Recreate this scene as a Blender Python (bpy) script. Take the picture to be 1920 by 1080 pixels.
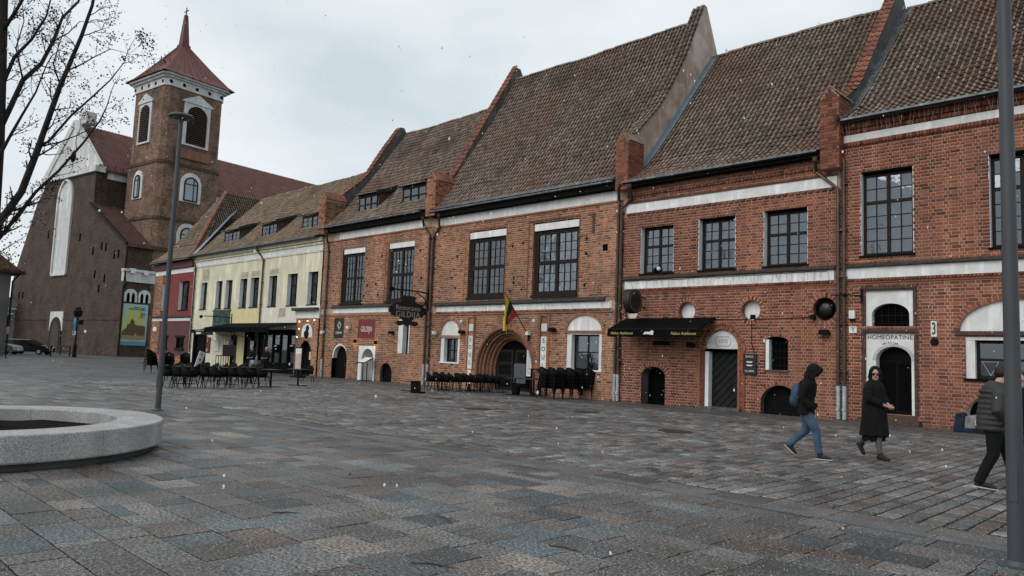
import bpy, bmesh, math, random
import numpy as np
from mathutils import Vector, Matrix, Euler
R_ = math.radians
random.seed(7)
for o in list(bpy.data.objects): bpy.data.objects.remove(o)
scene = bpy.context.scene
C = scene.collection
# ------------------------------------------------------------------ camera
# world: X runs along the house fronts, Y points at them, Z up; camera above (0, 0)
F, CX, CY, EYE = 1409.0, 960.0, 540.0, 1.6          # in pixels of the 1920 x 1080 photograph
def _n(v): v = np.array(v, float); return v / np.linalg.norm(v)
_up = _n([581, 15120, F]); _l = _n([-1440, -76, F]); _l = _n(_l - _up * np.dot(_l, _up))
_X = -_l; _Y = np.cross(_up, _X); _Y = _Y if _Y[2] > 0 else -_Y
ROT = np.stack([_X, _Y, _up])                        # world = ROT @ (right, up, forward)
cd = bpy.data.cameras.new('camera'); cam = bpy.data.objects.new('camera', cd); C.objects.link(cam)
cd.sensor_width = 36.0; cd.lens = 36.0 * F / 1920.0; cd.clip_start = 0.05; cd.clip_end = 2000
r_, u_, f_ = ROT[:, 0], ROT[:, 1], ROT[:, 2]
cam.matrix_world = Matrix(((r_[0], u_[0], -f_[0], 0), (r_[1], u_[1], -f_[1], 0), (r_[2], u_[2], -f_[2], EYE), (0, 0, 0, 1)))
scene.camera = cam
# ------------------------------------------------------------------ sky, sun, exposure
SUN_EL, SUN_AZ = 38.0, 188.0                          # azimuth clockwise from +Y
world = bpy.data.worlds.new('World'); scene.world = world; world.use_nodes = True
nt = world.node_tree; nt.nodes.clear()
def wn(t, **k):
    n = nt.nodes.new(t)
    for a, b in k.items(): setattr(n, a, b)
    return n
wo = wn('ShaderNodeOutputWorld'); wb = wn('ShaderNodeBackground')
sky = wn('ShaderNodeTexSky', sky_type='NISHITA'); sky.sun_disc = False
sky.sun_elevation = R_(SUN_EL); sky.sun_rotation = R_(SUN_AZ); sky.dust_density = 3.0
tc = wn('ShaderNodeTexCoord'); mp = wn('ShaderNodeMapping'); mp.inputs['Scale'].default_value = (1, 1, 2.6)
no = wn('ShaderNodeTexNoise'); no.inputs['Scale'].default_value = 2.3; no.inputs['Detail'].default_value = 6; no.inputs['Roughness'].default_value = .5
cr = wn('ShaderNodeValToRGB'); cr.color_ramp.elements[0].position = .33; cr.color_ramp.elements[1].position = .68
cr.color_ramp.elements[0].color = (4.85, 5.5, 5.9, 1); cr.color_ramp.elements[1].color = (7.15, 7.5, 7.7, 1)
mx = wn('ShaderNodeMix', data_type='RGBA'); mx.inputs[0].default_value = .94
nt.links.new(tc.outputs['Generated'], mp.inputs[0]); nt.links.new(mp.outputs[0], no.inputs['Vector']); nt.links.new(no.outputs['Fac'], cr.inputs[0])
nt.links.new(sky.outputs[0], mx.inputs[6]); nt.links.new(cr.outputs[0], mx.inputs[7])
nt.links.new(mx.outputs[2], wb.inputs[0]); wb.inputs[1].default_value = .132
nt.links.new(wb.outputs[0], wo.inputs[0])
sd = bpy.data.lights.new('sun', 'SUN'); sun = bpy.data.objects.new('sun', sd); C.objects.link(sun)
sd.energy = 1.5; sd.angle = R_(50); sd.color = (1, .97, .93)
_sv = Vector((math.sin(R_(SUN_AZ)) * math.cos(R_(SUN_EL)), math.cos(R_(SUN_AZ)) * math.cos(R_(SUN_EL)), math.sin(R_(SUN_EL))))
sun.rotation_euler = _sv.to_track_quat('Z', 'Y').to_euler(); sun.location = (0, -20, 40)
vs = scene.view_settings; vs.view_transform = 'Standard'; vs.look = 'None'; vs.exposure = 0.0; vs.gamma = 1.0
# ------------------------------------------------------------------ photo pixel -> place
def ray(px, py): return ROT @ np.array([px - CX, CY - py, F])
def at_ground(px, py, z=0.0):
    d = ray(px, py); t = (z - EYE) / d[2]; return float(t * d[0]), float(t * d[1])
def at_y(px, py, y):                                  # on a plane parallel to the house fronts -> (x, z)
    d = ray(px, py); t = y / d[1]; return float(t * d[0]), float(EYE + t * d[2])
def at_x(px, py, x):                                  # on a plane square to the house fronts -> (y, z)
    d = ray(px, py); t = x / d[0]; return float(t * d[1]), float(EYE + t * d[2])
D = 25.2                                              # distance of the house fronts
# ------------------------------------------------------------------ mesh helpers
class MB:
    def __init__(s): s.v = []; s.f = []; s.m = []
    def add(s, vs_, fs_, m=0):
        n = len(s.v); s.v += [tuple(map(float, p)) for p in vs_]; s.f += [tuple(n + i for i in f) for f in fs_]; s.m += [m] * len(fs_); return s
    def box(s, x0, x1, y0, y1, z0, z1, m=0):
        return s.add([(x0, y0, z0), (x1, y0, z0), (x1, y1, z0), (x0, y1, z0), (x0, y0, z1), (x1, y0, z1), (x1, y1, z1), (x0, y1, z1)],
                     [(0, 3, 2, 1), (4, 5, 6, 7), (0, 1, 5, 4), (1, 2, 6, 5), (2, 3, 7, 6), (3, 0, 4, 7)], m)
    def beam(s, p0, p1, w, h, m=0, up=(0, 0, 1)):      # square bar from p0 to p1
        p0, p1 = Vector(p0), Vector(p1); d = (p1 - p0).normalized(); a = d.cross(Vector(up))
        if a.length < 1e-4: a = d.cross(Vector((0, 1, 0)))
        a.normalize(); b = a.cross(d); a *= w / 2; b *= h / 2
        q = [p0 - a - b, p0 + a - b, p0 + a + b, p0 - a + b, p1 - a - b, p1 + a - b, p1 + a + b, p1 - a + b]
        return s.add(q, [(0, 3, 2, 1), (4, 5, 6, 7), (0, 1, 5, 4), (1, 2, 6, 5), (2, 3, 7, 6), (3, 0, 4, 7)], m)
    def prism(s, poly, a, b, axis='y', m=0):           # polygon (u, w) extruded along an axis from a to b
        n = len(poly)
        def P(u, w, t): return {'y': (u, t, w), 'x': (t, u, w), 'z': (u, w, t)}[axis]
        vv = [P(u, w, a) for u, w in poly] + [P(u, w, b) for u, w in poly]
        ff = [tuple(range(n)), tuple(range(2 * n - 1, n - 1, -1))] + [(i, i + n, (i + 1) % n + n, (i + 1) % n) for i in range(n)]
        return s.add(vv, ff, m)
    def tube(s, pts, r, n=8, m=0, cap=True, sq=(1, 1)):
        pts = [Vector(p) for p in pts]; rr = r if hasattr(r, '__len__') else [r] * len(pts)
        vv = []; prev = None
        for i, p in enumerate(pts):
            d = (pts[min(i + 1, len(pts) - 1)] - pts[max(i - 1, 0)]).normalized()
            a = prev if prev is not None else (Vector((0, 0, 1)) if abs(d.z) < .9 else Vector((0, 1, 0)))
            a = (a - d * a.dot(d)).normalized(); b = d.cross(a); prev = a
            for k in range(n):
                t = 2 * math.pi * k / n; vv.append(p + a * math.cos(t) * rr[i] * sq[0] + b * math.sin(t) * rr[i] * sq[1])
        ff = [(i * n + k, i * n + (k + 1) % n, (i + 1) * n + (k + 1) % n, (i + 1) * n + k) for i in range(len(pts) - 1) for k in range(n)]
        if cap: ff += [tuple(range(n - 1, -1, -1)), tuple((len(pts) - 1) * n + k for k in range(n))]
        return s.add(vv, ff, m)
    def lathe(s, prof, c=(0, 0, 0), n=24, m=0, axis='z', a0=0, a1=2 * math.pi):
        full = abs(a1 - a0 - 2 * math.pi) < 1e-6; k = n if full else n + 1; vv = []
        for r, h in prof:
            for i in range(k):
                t = a0 + (a1 - a0) * i / n; x, y = r * math.cos(t), r * math.sin(t)
                vv.append({'z': (c[0] + x, c[1] + y, c[2] + h), 'y': (c[0] + x, c[1] + h, c[2] + y), 'x': (c[0] + h, c[1] + x, c[2] + y)}[axis])
        ff = []
        for j in range(len(prof) - 1):
            for i in range(n):
                i2 = (i + 1) % k; ff.append((j * k + i, j * k + i2, (j + 1) * k + i2, (j + 1) * k + i))
        return s.add(vv, ff, m)
    def ball(s, c, r, n=10, m=0, sc=(1, 1, 1), rot=None):
        vv = []; rings = max(4, n // 2 + 1)
        for j in range(rings + 1):
            ph = math.pi * j / rings
            for i in range(n):
                t = 2 * math.pi * i / n; p = Vector((r * sc[0] * math.sin(ph) * math.cos(t), r * sc[1] * math.sin(ph) * math.sin(t), r * sc[2] * math.cos(ph)))
                if rot is not None: p = rot @ p
                vv.append(Vector(c) + p)
        ff = [(j * n + i, (j + 1) * n + i, (j + 1) * n + (i + 1) % n, j * n + (i + 1) % n) for j in range(rings) for i in range(n)]
        return s.add(vv, ff, m)
    def rot(s, M, i0=0):
        s.v = s.v[:i0] + [tuple(M @ Vector(p)) for p in s.v[i0:]]; return s
    def mesh(s, name, mats, off=(0, 0, 0), smooth=False):
        me = bpy.data.meshes.new(name); me.from_pydata([(p[0] - off[0], p[1] - off[1], p[2] - off[2]) for p in s.v], [], s.f)
        for mm in (mats if isinstance(mats, (list, tuple)) else [mats]): me.materials.append(mm)
        me.polygons.foreach_set('material_index', s.m)
        bm = bmesh.new(); bm.from_mesh(me); bmesh.ops.recalc_face_normals(bm, faces=bm.faces); bm.to_mesh(me); bm.free()
        if smooth: me.shade_smooth() if smooth is True else me.shade_smooth()
        return me
    def build(s, name, mats, parent=None, smooth=False, local=False, flat_angle=None):
        off = (0, 0, 0) if (parent is None or local) else ORG.get(parent.name, (0, 0, 0))
        o = bpy.data.objects.new(name, s.mesh(name, mats, off, smooth)); C.objects.link(o)
        if parent is not None: o.parent = parent; ORG[o.name] = ORG.get(parent.name, (0, 0, 0))
        if smooth and flat_angle:
            md = o.modifiers.new('edge', 'EDGE_SPLIT'); md.split_angle = R_(flat_angle)
        return o
ORG = {}
def thing(name, label, cat, loc=(0, 0, 0), rz=0.0, group=None):
    o = bpy.data.objects.new(name, None); C.objects.link(o); o.empty_display_size = .2
    o.location = loc; o.rotation_euler = (0, 0, rz); ORG[o.name] = tuple(loc)
    return tag(o, label, cat, group)
def tag(o, label, cat, group=None):
    o['label'] = label; o['category'] = cat
    if group: o['group'] = group
    return o
def struct(o): o['kind'] = 'structure'; return o
def stuff(o): o['kind'] = 'stuff'; return o
def child(name, me, parent, loc, rot=(0, 0, 0), scale=None):  # a piece that shares its mesh
    o = bpy.data.objects.new(name, me); C.objects.link(o); o.parent = parent
    q = ORG.get(parent.name, (0, 0, 0)); o.location = (loc[0] - q[0], loc[1] - q[1], loc[2] - q[2]); o.rotation_euler = rot
    if scale: o.scale = scale
    return o
def copy_tree(o, loc, rz, label, group=None):
    c = o.copy(); C.objects.link(c); c.location = loc; c.rotation_euler = (0, 0, rz); c['label'] = label
    if group: c['group'] = group
    for ch in o.children:
        k = ch.copy(); C.objects.link(k); k.parent = c
        for g in ch.children:
            q = g.copy(); C.objects.link(q); q.parent = k
    return c
def fast_mesh(name, V, Q, mats):                      # V (n,3), Q (m,4) numpy
    me = bpy.data.meshes.new(name); V = np.asarray(V, np.float32); Q = np.asarray(Q, np.int32)
    me.vertices.add(len(V)); me.vertices.foreach_set('co', V.ravel())
    me.loops.add(Q.size); me.loops.foreach_set('vertex_index', Q.ravel())
    me.polygons.add(len(Q)); me.polygons.foreach_set('loop_start', np.arange(0, Q.size, 4, dtype=np.int32)); me.polygons.foreach_set('loop_total', np.full(len(Q), 4, np.int32))
    for mm in mats: me.materials.append(mm)
    me.update(calc_edges=True); return me
def field(name, TV, TQ, centers, scales, mats, parent, rots=None, mi=None):   # many copies of a template joined into one part
    TV = np.asarray(TV, float); TQ = np.asarray(TQ, int); N = len(centers)
    if N == 0: return None
    V = TV[None] * np.asarray(scales, float)[:, None, :]
    if rots is not None: V = np.einsum('nij,nkj->nki', np.asarray(rots), V)
    V = V + np.asarray(centers, float)[:, None, :] - np.asarray(ORG.get(parent.name, (0, 0, 0)))
    Q = TQ[None] + (np.arange(N) * len(TV))[:, None, None]
    o = bpy.data.objects.new(name, fast_mesh(name, V.reshape(-1, 3), Q.reshape(-1, 4), mats)); C.objects.link(o); o.parent = parent
    if mi is not None: o.data.polygons.foreach_set('material_index', np.tile(np.array(mi, np.int32), N))
    ORG[o.name] = ORG.get(parent.name, (0, 0, 0)); return stuff(o)
BOXV = [(-.5, -.5, -.5), (.5, -.5, -.5), (.5, .5, -.5), (-.5, .5, -.5), (-.5, -.5, .5), (.5, -.5, .5), (.5, .5, .5), (-.5, .5, .5)]
BOXQ = [(0, 3, 2, 1), (4, 5, 6, 7), (0, 1, 5, 4), (1, 2, 6, 5), (2, 3, 7, 6), (3, 0, 4, 7)]
# ------------------------------------------------------------------ materials
MATS = {}
def mat(name, col, rough=.7, rnd=None, noise=(6, .15), fine=None, bump=None, metal=0.0, spec=.32, stain=None, roughvar=0.0, emit=None, streak=None, stain2=None, wet=None):
    if name in MATS: return MATS[name]
    m = bpy.data.materials.new(name); m.use_nodes = True; t = m.node_tree; N = t.nodes; L = t.links
    b = N['Principled BSDF']; b.inputs['Roughness'].default_value = rough; b.inputs['Metallic'].default_value = metal
    b.inputs['Specular IOR Level'].default_value = spec
    geo = N.new('ShaderNodeNewGeometry'); pos = geo.outputs['Position']
    def nz(scale, detail=4, sc3=None):
        n = N.new('ShaderNodeTexNoise'); n.inputs['Scale'].default_value = scale; n.inputs['Detail'].default_value = detail
        if sc3:
            mpn = N.new('ShaderNodeMapping'); mpn.inputs['Scale'].default_value = sc3; L.new(pos, mpn.inputs[0]); L.new(mpn.outputs[0], n.inputs['Vector'])
        else: L.new(pos, n.inputs['Vector'])
        return n.outputs['Fac']
    def rng(v, a, bb, lo=.3, hi=.7):
        q = N.new('ShaderNodeMapRange'); q.inputs[1].default_value = lo; q.inputs[2].default_value = hi; q.inputs[3].default_value = a; q.inputs[4].default_value = bb; L.new(v, q.inputs[0]); return q.outputs[0]
    def mul(c, v):
        q = N.new('ShaderNodeMix'); q.data_type = 'RGBA'; q.blend_type = 'MULTIPLY'; q.inputs[0].default_value = 1; L.new(c, q.inputs[6]); L.new(v, q.inputs[7]); return q.outputs[2]
    if rnd:
        oi = N.new('ShaderNodeObjectInfo'); ad = N.new('ShaderNodeMath'); ad.operation = 'ADD'; L.new(geo.outputs['Random Per Island'], ad.inputs[0]); L.new(oi.outputs['Random'], ad.inputs[1])
        fr = N.new('ShaderNodeMath'); fr.operation = 'FRACT'; L.new(ad.outputs[0], fr.inputs[0])
        rp = N.new('ShaderNodeValToRGB'); el = rp.color_ramp.elements
        while len(el) < len(rnd): el.new(.5)
        for i, c in enumerate(rnd): el[i].position = i / max(1, len(rnd) - 1); el[i].color = (*c, 1)
        L.new(fr.outputs[0], rp.inputs[0]); c = rp.outputs[0]
    else:
        q = N.new('ShaderNodeRGB'); q.outputs[0].default_value = (*col, 1); c = q.outputs[0]
    if noise: c = mul(c, rng(nz(noise[0]), 1 - noise[1], 1 + noise[1]))
    if fine: c = mul(c, rng(nz(fine[0], 2), 1 - fine[1], 1 + fine[1], .35, .65))
    if streak: c = mul(c, rng(nz(streak[0], 4, (1, 1, .12)), 1 - streak[1], 1.0, .5, .72))
    if stain:
        f = rng(nz(stain[0], 6), 0, stain[2], .52, .7); q = N.new('ShaderNodeMix'); q.data_type = 'RGBA'; L.new(f, q.inputs[0]); L.new(c, q.inputs[6]); q.inputs[7].default_value = (*stain[1], 1); c = q.outputs[2]
    if stain2:
        f = rng(nz(stain2[0], 5), 0, stain2[2], .5, .68); q = N.new('ShaderNodeMix'); q.data_type = 'RGBA'; L.new(f, q.inputs[0]); L.new(c, q.inputs[6]); q.inputs[7].default_value = (*stain2[1], 1); c = q.outputs[2]
    if wet:                                            # damp patches: darker and glossier stone
        wv = nz(wet[0], 6); c = mul(c, rng(wv, 1.0, wet[1], .46, .62)); L.new(rng(wv, rough, wet[2], .46, .62), b.inputs['Roughness'])
    L.new(c, b.inputs['Base Color'])
    if roughvar: L.new(rng(nz(1.1, 5), rough - roughvar, rough + roughvar, .35, .65), b.inputs['Roughness'])
    if bump:
        bn = N.new('ShaderNodeBump'); bn.inputs['Strength'].default_value = bump[1]; bn.inputs['Distance'].default_value = bump[2] if len(bump) > 2 else .01
        L.new(nz(bump[0], 5), bn.inputs['Height']); L.new(bn.outputs[0], b.inputs['Normal'])
    if emit: b.inputs['Emission Color'].default_value = (*emit[0], 1); b.inputs['Emission Strength'].default_value = emit[1]
    MATS[name] = m; return m
def glass_mat(name='window_glass', tint=(.55, .6, .62), add=.09):
    m = bpy.data.materials.new(name); m.use_nodes = True; t = m.node_tree; N = t.nodes; L = t.links; N.clear()
    o = N.new('ShaderNodeOutputMaterial'); tr = N.new('ShaderNodeBsdfTransparent'); tr.inputs[0].default_value = (*tint, 1)
    gl = N.new('ShaderNodeBsdfGlossy'); gl.inputs['Roughness'].default_value = .03; gl.inputs[0].default_value = (.9, .95, 1, 1)
    fr = N.new('ShaderNodeFresnel'); fr.inputs[0].default_value = 1.5; a = N.new('ShaderNodeMath'); a.operation = 'ADD'; a.inputs[1].default_value = add
    geo = N.new('ShaderNodeNewGeometry'); ns = N.new('ShaderNodeTexNoise'); ns.inputs['Scale'].default_value = 3.0; L.new(geo.outputs['Position'], ns.inputs['Vector'])
    bp = N.new('ShaderNodeBump'); bp.inputs['Strength'].default_value = .1; bp.inputs['Distance'].default_value = .02; L.new(ns.outputs['Fac'], bp.inputs['Height']); L.new(bp.outputs[0], gl.inputs['Normal'])
    mx_ = N.new('ShaderNodeMixShader'); L.new(fr.outputs[0], a.inputs[0]); L.new(a.outputs[0], mx_.inputs[0]); L.new(tr.outputs[0], mx_.inputs[1]); L.new(gl.outputs[0], mx_.inputs[2]); L.new(mx_.outputs[0], o.inputs[0])
    return m
GLASS = glass_mat()
BR_RED = mat('red_brick', 0, .85, rnd=[(.085, .036, .027), (.23, .074, .044), (.30, .10, .058), (.34, .118, .067), (.13, .050, .035), (.26, .086, .051), (.36, .137, .078), (.28, .10, .064)], noise=(14, .22), stain=(.5, (.10, .052, .04), .4), streak=(1.3, .28), stain2=(.23, (.19, .085, .06), .35), bump=(90, .3, .004))
BR_OR = mat('orange_brick', 0, .88, rnd=[(.32, .125, .070), (.42, .175, .095), (.45, .20, .115), (.44, .185, .10), (.10, .055, .042), (.38, .15, .082), (.48, .25, .155), (.17, .08, .055)], noise=(12, .25), stain=(.45, (.10, .065, .052), .6), streak=(1.1, .28), bump=(80, .4, .006))
MORT_R = mat('mortar_pale', (.52, .33, .24), .95, noise=(20, .2), stain=(.5, (.24, .15, .11), .5), streak=(1.3, .28))
MORT_O = mat('mortar_grey', (.60, .43, .30), .95, noise=(16, .25), stain=(.45, (.24, .18, .14), .6), streak=(1.1, .25))
WHITE = mat('white_plaster', (.83, .835, .82), .85, noise=(3, .08), streak=(5, .22), fine=(40, .05), stain=(2.2, (.52, .49, .44), .5), bump=(25, .4, .01))
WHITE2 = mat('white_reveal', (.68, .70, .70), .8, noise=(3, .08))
GREYPL = mat('grey_plaster', (.16, .155, .145), .9, noise=(4, .3), stain=(1.2, (.05, .05, .045), .7), streak=(6, .5))
PINKPL = mat('pink_plaster', (.52, .39, .32), .9, noise=(1.6, .25), stain=(.9, (.60, .55, .50), .6), streak=(4, .3), fine=(30, .12))
YELLOW = mat('yellow_plaster', (.80, .75, .56), .88, noise=(1.5, .10), stain=(.8, (.56, .53, .42), .5), streak=(3, .3))
YELLOW2 = mat('bright_yellow_plaster', (.72, .63, .34), .88, noise=(2, .06), streak=(3, .15))
CREAM = mat('cream_plaster', (.74, .71, .60), .88, noise=(2, .06), streak=(3, .15))
REDPL = mat('red_plaster', (.19, .042, .038), .88, noise=(2, .12), stain=(1, (.16, .05, .05), .5))
MAROON = mat('maroon_plaster', (.11, .042, .045), .88, noise=(2, .12))
WOOD_D = mat('dark_window_wood', (.014, .010, .009), .65, noise=(8, .3), spec=.18)
WOOD_K = mat('black_wood', (.006, .006, .006), .8, noise=(8, .3), spec=.06)
WOOD_B = mat('brown_wood', (.06, .035, .022), .6, noise=(10, .3))
DOORG = mat('dark_green_door', (.016, .018, .017), .75, noise=(6, .25), spec=.12)
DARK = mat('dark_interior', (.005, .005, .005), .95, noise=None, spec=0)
CURT = mat('curtain', (.52, .56, .60), .9, noise=(5, .2))
CURTD = mat('dark_curtain', (.10, .085, .08), .9, noise=(5, .4))
MOSS = mat('mossy_ledge', (.045, .038, .032), .95, noise=(9, .5), fine=(50, .4))
PIPE = mat('brown_downpipe', (.105, .07, .052), .42, noise=(2, .35), metal=.35, streak=(5, .3))
PIPEG = mat('galvanised_pipe', (.40, .44, .46), .4, noise=(5, .2), metal=.5)
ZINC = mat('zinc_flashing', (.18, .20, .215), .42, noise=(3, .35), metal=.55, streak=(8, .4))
GUTTER = mat('old_gutter', (.05, .05, .05), .5, noise=(3, .5), metal=.3, streak=(6, .5))
SOFFIT = mat('shade_black_soffit', (.010, .009, .008), .95, noise=(5, .4), spec=.05)  # near-black: the shade under the eaves is put into this colour
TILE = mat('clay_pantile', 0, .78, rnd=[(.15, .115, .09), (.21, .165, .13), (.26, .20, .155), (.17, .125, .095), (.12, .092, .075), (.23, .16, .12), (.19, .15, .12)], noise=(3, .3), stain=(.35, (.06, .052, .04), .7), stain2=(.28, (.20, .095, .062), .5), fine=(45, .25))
TILE_T = mat('mossy_shaded_trough', 0, .9, rnd=[(.040, .033, .027), (.062, .049, .040), (.085, .066, .052), (.05, .038, .031), (.095, .062, .046)], noise=(3, .35), stain=(.35, (.026, .026, .017), .7), stain2=(.28, (.085, .042, .03), .5), spec=.1)  # moss, with the shade of the roll also put into this dark colour
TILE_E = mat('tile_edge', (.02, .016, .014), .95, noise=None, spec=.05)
TILE_O = mat('orange_pantile', 0, .75, rnd=[(.20, .075, .045), (.26, .095, .055), (.17, .065, .045), (.30, .12, .07)], noise=(4, .25), stain=(1.2, (.07, .05, .04), .5))
TILE_Y = mat('brown_pantile', 0, .75, rnd=[(.13, .098, .07), (.19, .14, .098), (.25, .18, .12), (.16, .115, .08)], noise=(2, .3), stain=(.3, (.07, .06, .046), .6))
CHBRICK = None
IRON = mat('black_iron', (.008, .008, .009), .7, noise=(8, .3), spec=.12)
BLACKP = mat('black_plastic', (.005, .005, .0055), .7, noise=(8, .2), spec=.1)
POLE = mat('grey_lamp_paint', (.046, .052, .058), .5, noise=(2, .12), spec=.4)
BLACKC = mat('black_canvas', (.005, .005, .0055), .95, noise=(4, .25), spec=.04)
PAPER = mat('white_paper', (.62, .63, .66), .7, noise=(6, .08))
LETW = mat('pale_lettering', (.62, .60, .52), .6, noise=None)
LETB = mat('black_lettering', (.015, .015, .017), .7, noise=None)
LETG = mat('grey_lettering', (.30, .30, .28), .6, noise=(12, .3))
LETY = mat('yellow_lettering', (.50, .40, .12), .6, noise=None)
# text as flat geometry
def text(name, s, size, loc, parent, m, rot=(math.pi / 2, 0, 0), ext=.006, align='CENTER', sx=1.0, shear=0.0, spacing=1.0):
    cu = bpy.data.curves.new(name, 'FONT'); cu.body = s; cu.size = size; cu.extrude = ext; cu.align_x = align; cu.align_y = 'CENTER'; cu.shear = shear; cu.space_character = spacing
    tmp = bpy.data.objects.new(name, cu); C.objects.link(tmp); dg = bpy.context.evaluated_depsgraph_get()
    me = bpy.data.meshes.new_from_object(tmp.evaluated_get(dg)); bpy.data.objects.remove(tmp)
    me.materials.clear(); me.materials.append(m)
    o = bpy.data.objects.new(name, me); C.objects.link(o); o.parent = parent
    q = ORG.get(parent.name, (0, 0, 0)) if parent is not None else (0, 0, 0)
    o.location = (loc[0] - q[0], loc[1] - q[1], loc[2] - q[2]); o.rotation_euler = rot; o.scale = (sx, 1, 1); return o
# ================================================================== ground and paving
rng = np.random.default_rng(11)
JOINT = mat('dark_joint_sand', (.020, .019, .018), .95, noise=(9, .3), fine=(60, .3), spec=.1)
FARP = mat('far_cobbles', (.08, .082, .082), .6, noise=(.35, .35), fine=(3.2, .4), bump=(7, .5, .03), roughvar=.12)
FAR0 = mat('far_ground', (.10, .10, .095), .7, noise=(.3, .25))
SLAB = mat('granite_slab', 0, .48, rnd=[(.085, .085, .084), (.185, .175, .162), (.066, .086, .096), (.115, .091, .075), (.10, .10, .10), (.22, .188, .165), (.042, .052, .058), (.135, .13, .125), (.08, .062, .051), (.175, .175, .172), (.09, .112, .122), (.15, .118, .10)],
           noise=(1.3, .25), fine=(36, .75), bump=(34, 1.0, .02), wet=(.55, .7, .27))
SETT = mat('granite_sett', 0, .48, rnd=[(.07, .068, .066), (.155, .15, .145), (.115, .088, .074), (.235, .235, .237), (.042, .042, .042), (.155, .125, .11), (.11, .125, .134), (.08, .073, .067)],
           noise=(.9, .3), fine=(26, .45), bump=(30, .9, .014), wet=(.4, .72, .3))
STRIP = mat('blue_kerb_stone', 0, .5, rnd=[(.085, .098, .108), (.12, .13, .136), (.07, .08, .086)], noise=(3, .25), fine=(50, .3), bump=(60, .4, .005))
STRIPB = mat('brown_kerb_stone', 0, .55, rnd=[(.075, .07, .066), (.115, .105, .096), (.055, .047, .04), (.13, .125, .118)], noise=(2, .25), fine=(50, .3), bump=(60, .4, .005))
g = MB(); g.add([(-900, -900, -.03), (900, -900, -.03), (900, 900, -.03), (-900, 900, -.03)], [(0, 1, 2, 3)]); struct(g.build('ground', FAR0))
g = MB(); g.add([(-160, -60, -.006), (-34, -60, -.006), (-34, 40, -.006), (-160, 40, -.006)], [(0, 1, 2, 3)]); struct(g.build('plaza_paving', FARP))
def bed(name, x0, x1, y0, y1, z=-.014, m=None):
    q = MB(); q.box(x0, x1, y0, y1, z - .012, z); return struct(q.build(name, m or JOINT))
def stone(w, l, bev, h=.03, zt=0.0, jig=0.0):
    a, b = w / 2, l / 2; i, j = a - bev, b - bev
    V = [(-i, -j, zt), (i, -j, zt), (i, j, zt), (-i, j, zt), (-a, -b, zt - bev * .6), (a, -b, zt - bev * .6), (a, b, zt - bev * .6), (-a, b, zt - bev * .6),
         (-a, -b, zt - h), (a, -b, zt - h), (a, b, zt - h), (-a, b, zt - h)]
    return V
STQ = [(0, 1, 2, 3), (4, 5, 1, 0), (5, 6, 2, 1), (6, 7, 3, 2), (7, 4, 0, 3), (8, 9, 5, 4), (9, 10, 6, 5), (10, 11, 7, 6), (11, 8, 4, 7)]
def pave(parent, stones, name, m, bev, nobj, near):
    """stones: (cx, cy, w, l); the nobj that show largest become objects of their own, the rest one part"""
    S = np.array(stones); n = len(S); zt = rng.uniform(-.004, .003, n)
    pr = np.array([(ROT.T @ np.array([s[0], s[1], -EYE])) for s in S]); sx = pr[:, 0] / pr[:, 2]; sy = pr[:, 1] / pr[:, 2]
    vis = (pr[:, 2] > .5) & (abs(sx) < .72) & (sy > -.42)
    size = np.where(vis, S[:, 2] * S[:, 3] / np.maximum(pr[:, 2], .5) ** 3, 0)
    order = np.argsort(-size); pick = set(order[:nobj].tolist()); rest = []
    for i in range(n):
        cx, cy, w, l = S[i]
        if i in pick:
            me = bpy.data.meshes.new(name); me.from_pydata(stone(w, l, bev, zt=zt[i]), [], STQ); me.materials.append(m)
            o = child(name, me, parent, (cx, cy, 0)); o.rotation_euler = (rng.normal(0, .003), rng.normal(0, .003), rng.normal(0, .004))
        else: rest.append(i)
    V = np.concatenate([np.array(stone(S[i, 2], S[i, 3], bev, zt=zt[i])) + [S[i, 0], S[i, 1], 0] for i in rest])
    Q = (np.array(STQ)[None] + (np.arange(len(rest)) * 12)[:, None, None]).reshape(-1, 4)
    o = bpy.data.objects.new(name + '_field', fast_mesh(name, V, Q, [m])); C.objects.link(o); o.parent = parent; stuff(o)
# --- large slabs in courses along the square
slabs = bed('slab_paving', -62, 8, -7, 8.34); L_ = []
y = -5.0
while y < 8.3:
    w = random.choice([.34, .38, .40, .42, .45]); w = min(w, 8.33 - y)
    if w < .12: break
    x = -61 + random.random()
    while x < 7:
        l = random.choice([.14, .3, .42, .5, .56, .62, .75]) * random.uniform(.9, 1.1); g_ = .013
        if l > .5 and random.random() < .12:
            k = random.uniform(.32, .5) * w
            L_.append((x + l / 2, y + k / 2, l - g_, k - g_)); L_.append((x + l / 2, y + (w + k) / 2, l - g_, w - k - g_))
        else: L_.append((x + l / 2, y + w / 2, l - g_, w - g_))
        x += l
    y += w
PL_C = (-13.1, 2.42)
L_ = [s for s in L_ if math.hypot(s[0] - PL_C[0], s[1] - PL_C[1]) > 1.6]
pave(slabs, L_, 'slab', SLAB, .006, 300, 8)
# --- flush kerb strips that part the slabs from the setts
kerb = bed('kerb_strip', -62, 8, 8.345, 9.05); L1 = []; L2 = []; x = -61
while x < 7:
    l = random.uniform(.9, 1.2); L1.append((x + l / 2, 8.455, l - .008, .19)); x += l
x = -61
while x < 7:
    l = random.uniform(.7, 1.15); L2.append((x + l / 2, 8.79, l - .008, .44)); x += l
pave(kerb, L1, 'kerb_stone', STRIP, .006, 60, 8); pave(kerb, L2, 'border_slab', STRIPB, .006, 60, 8)
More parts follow.
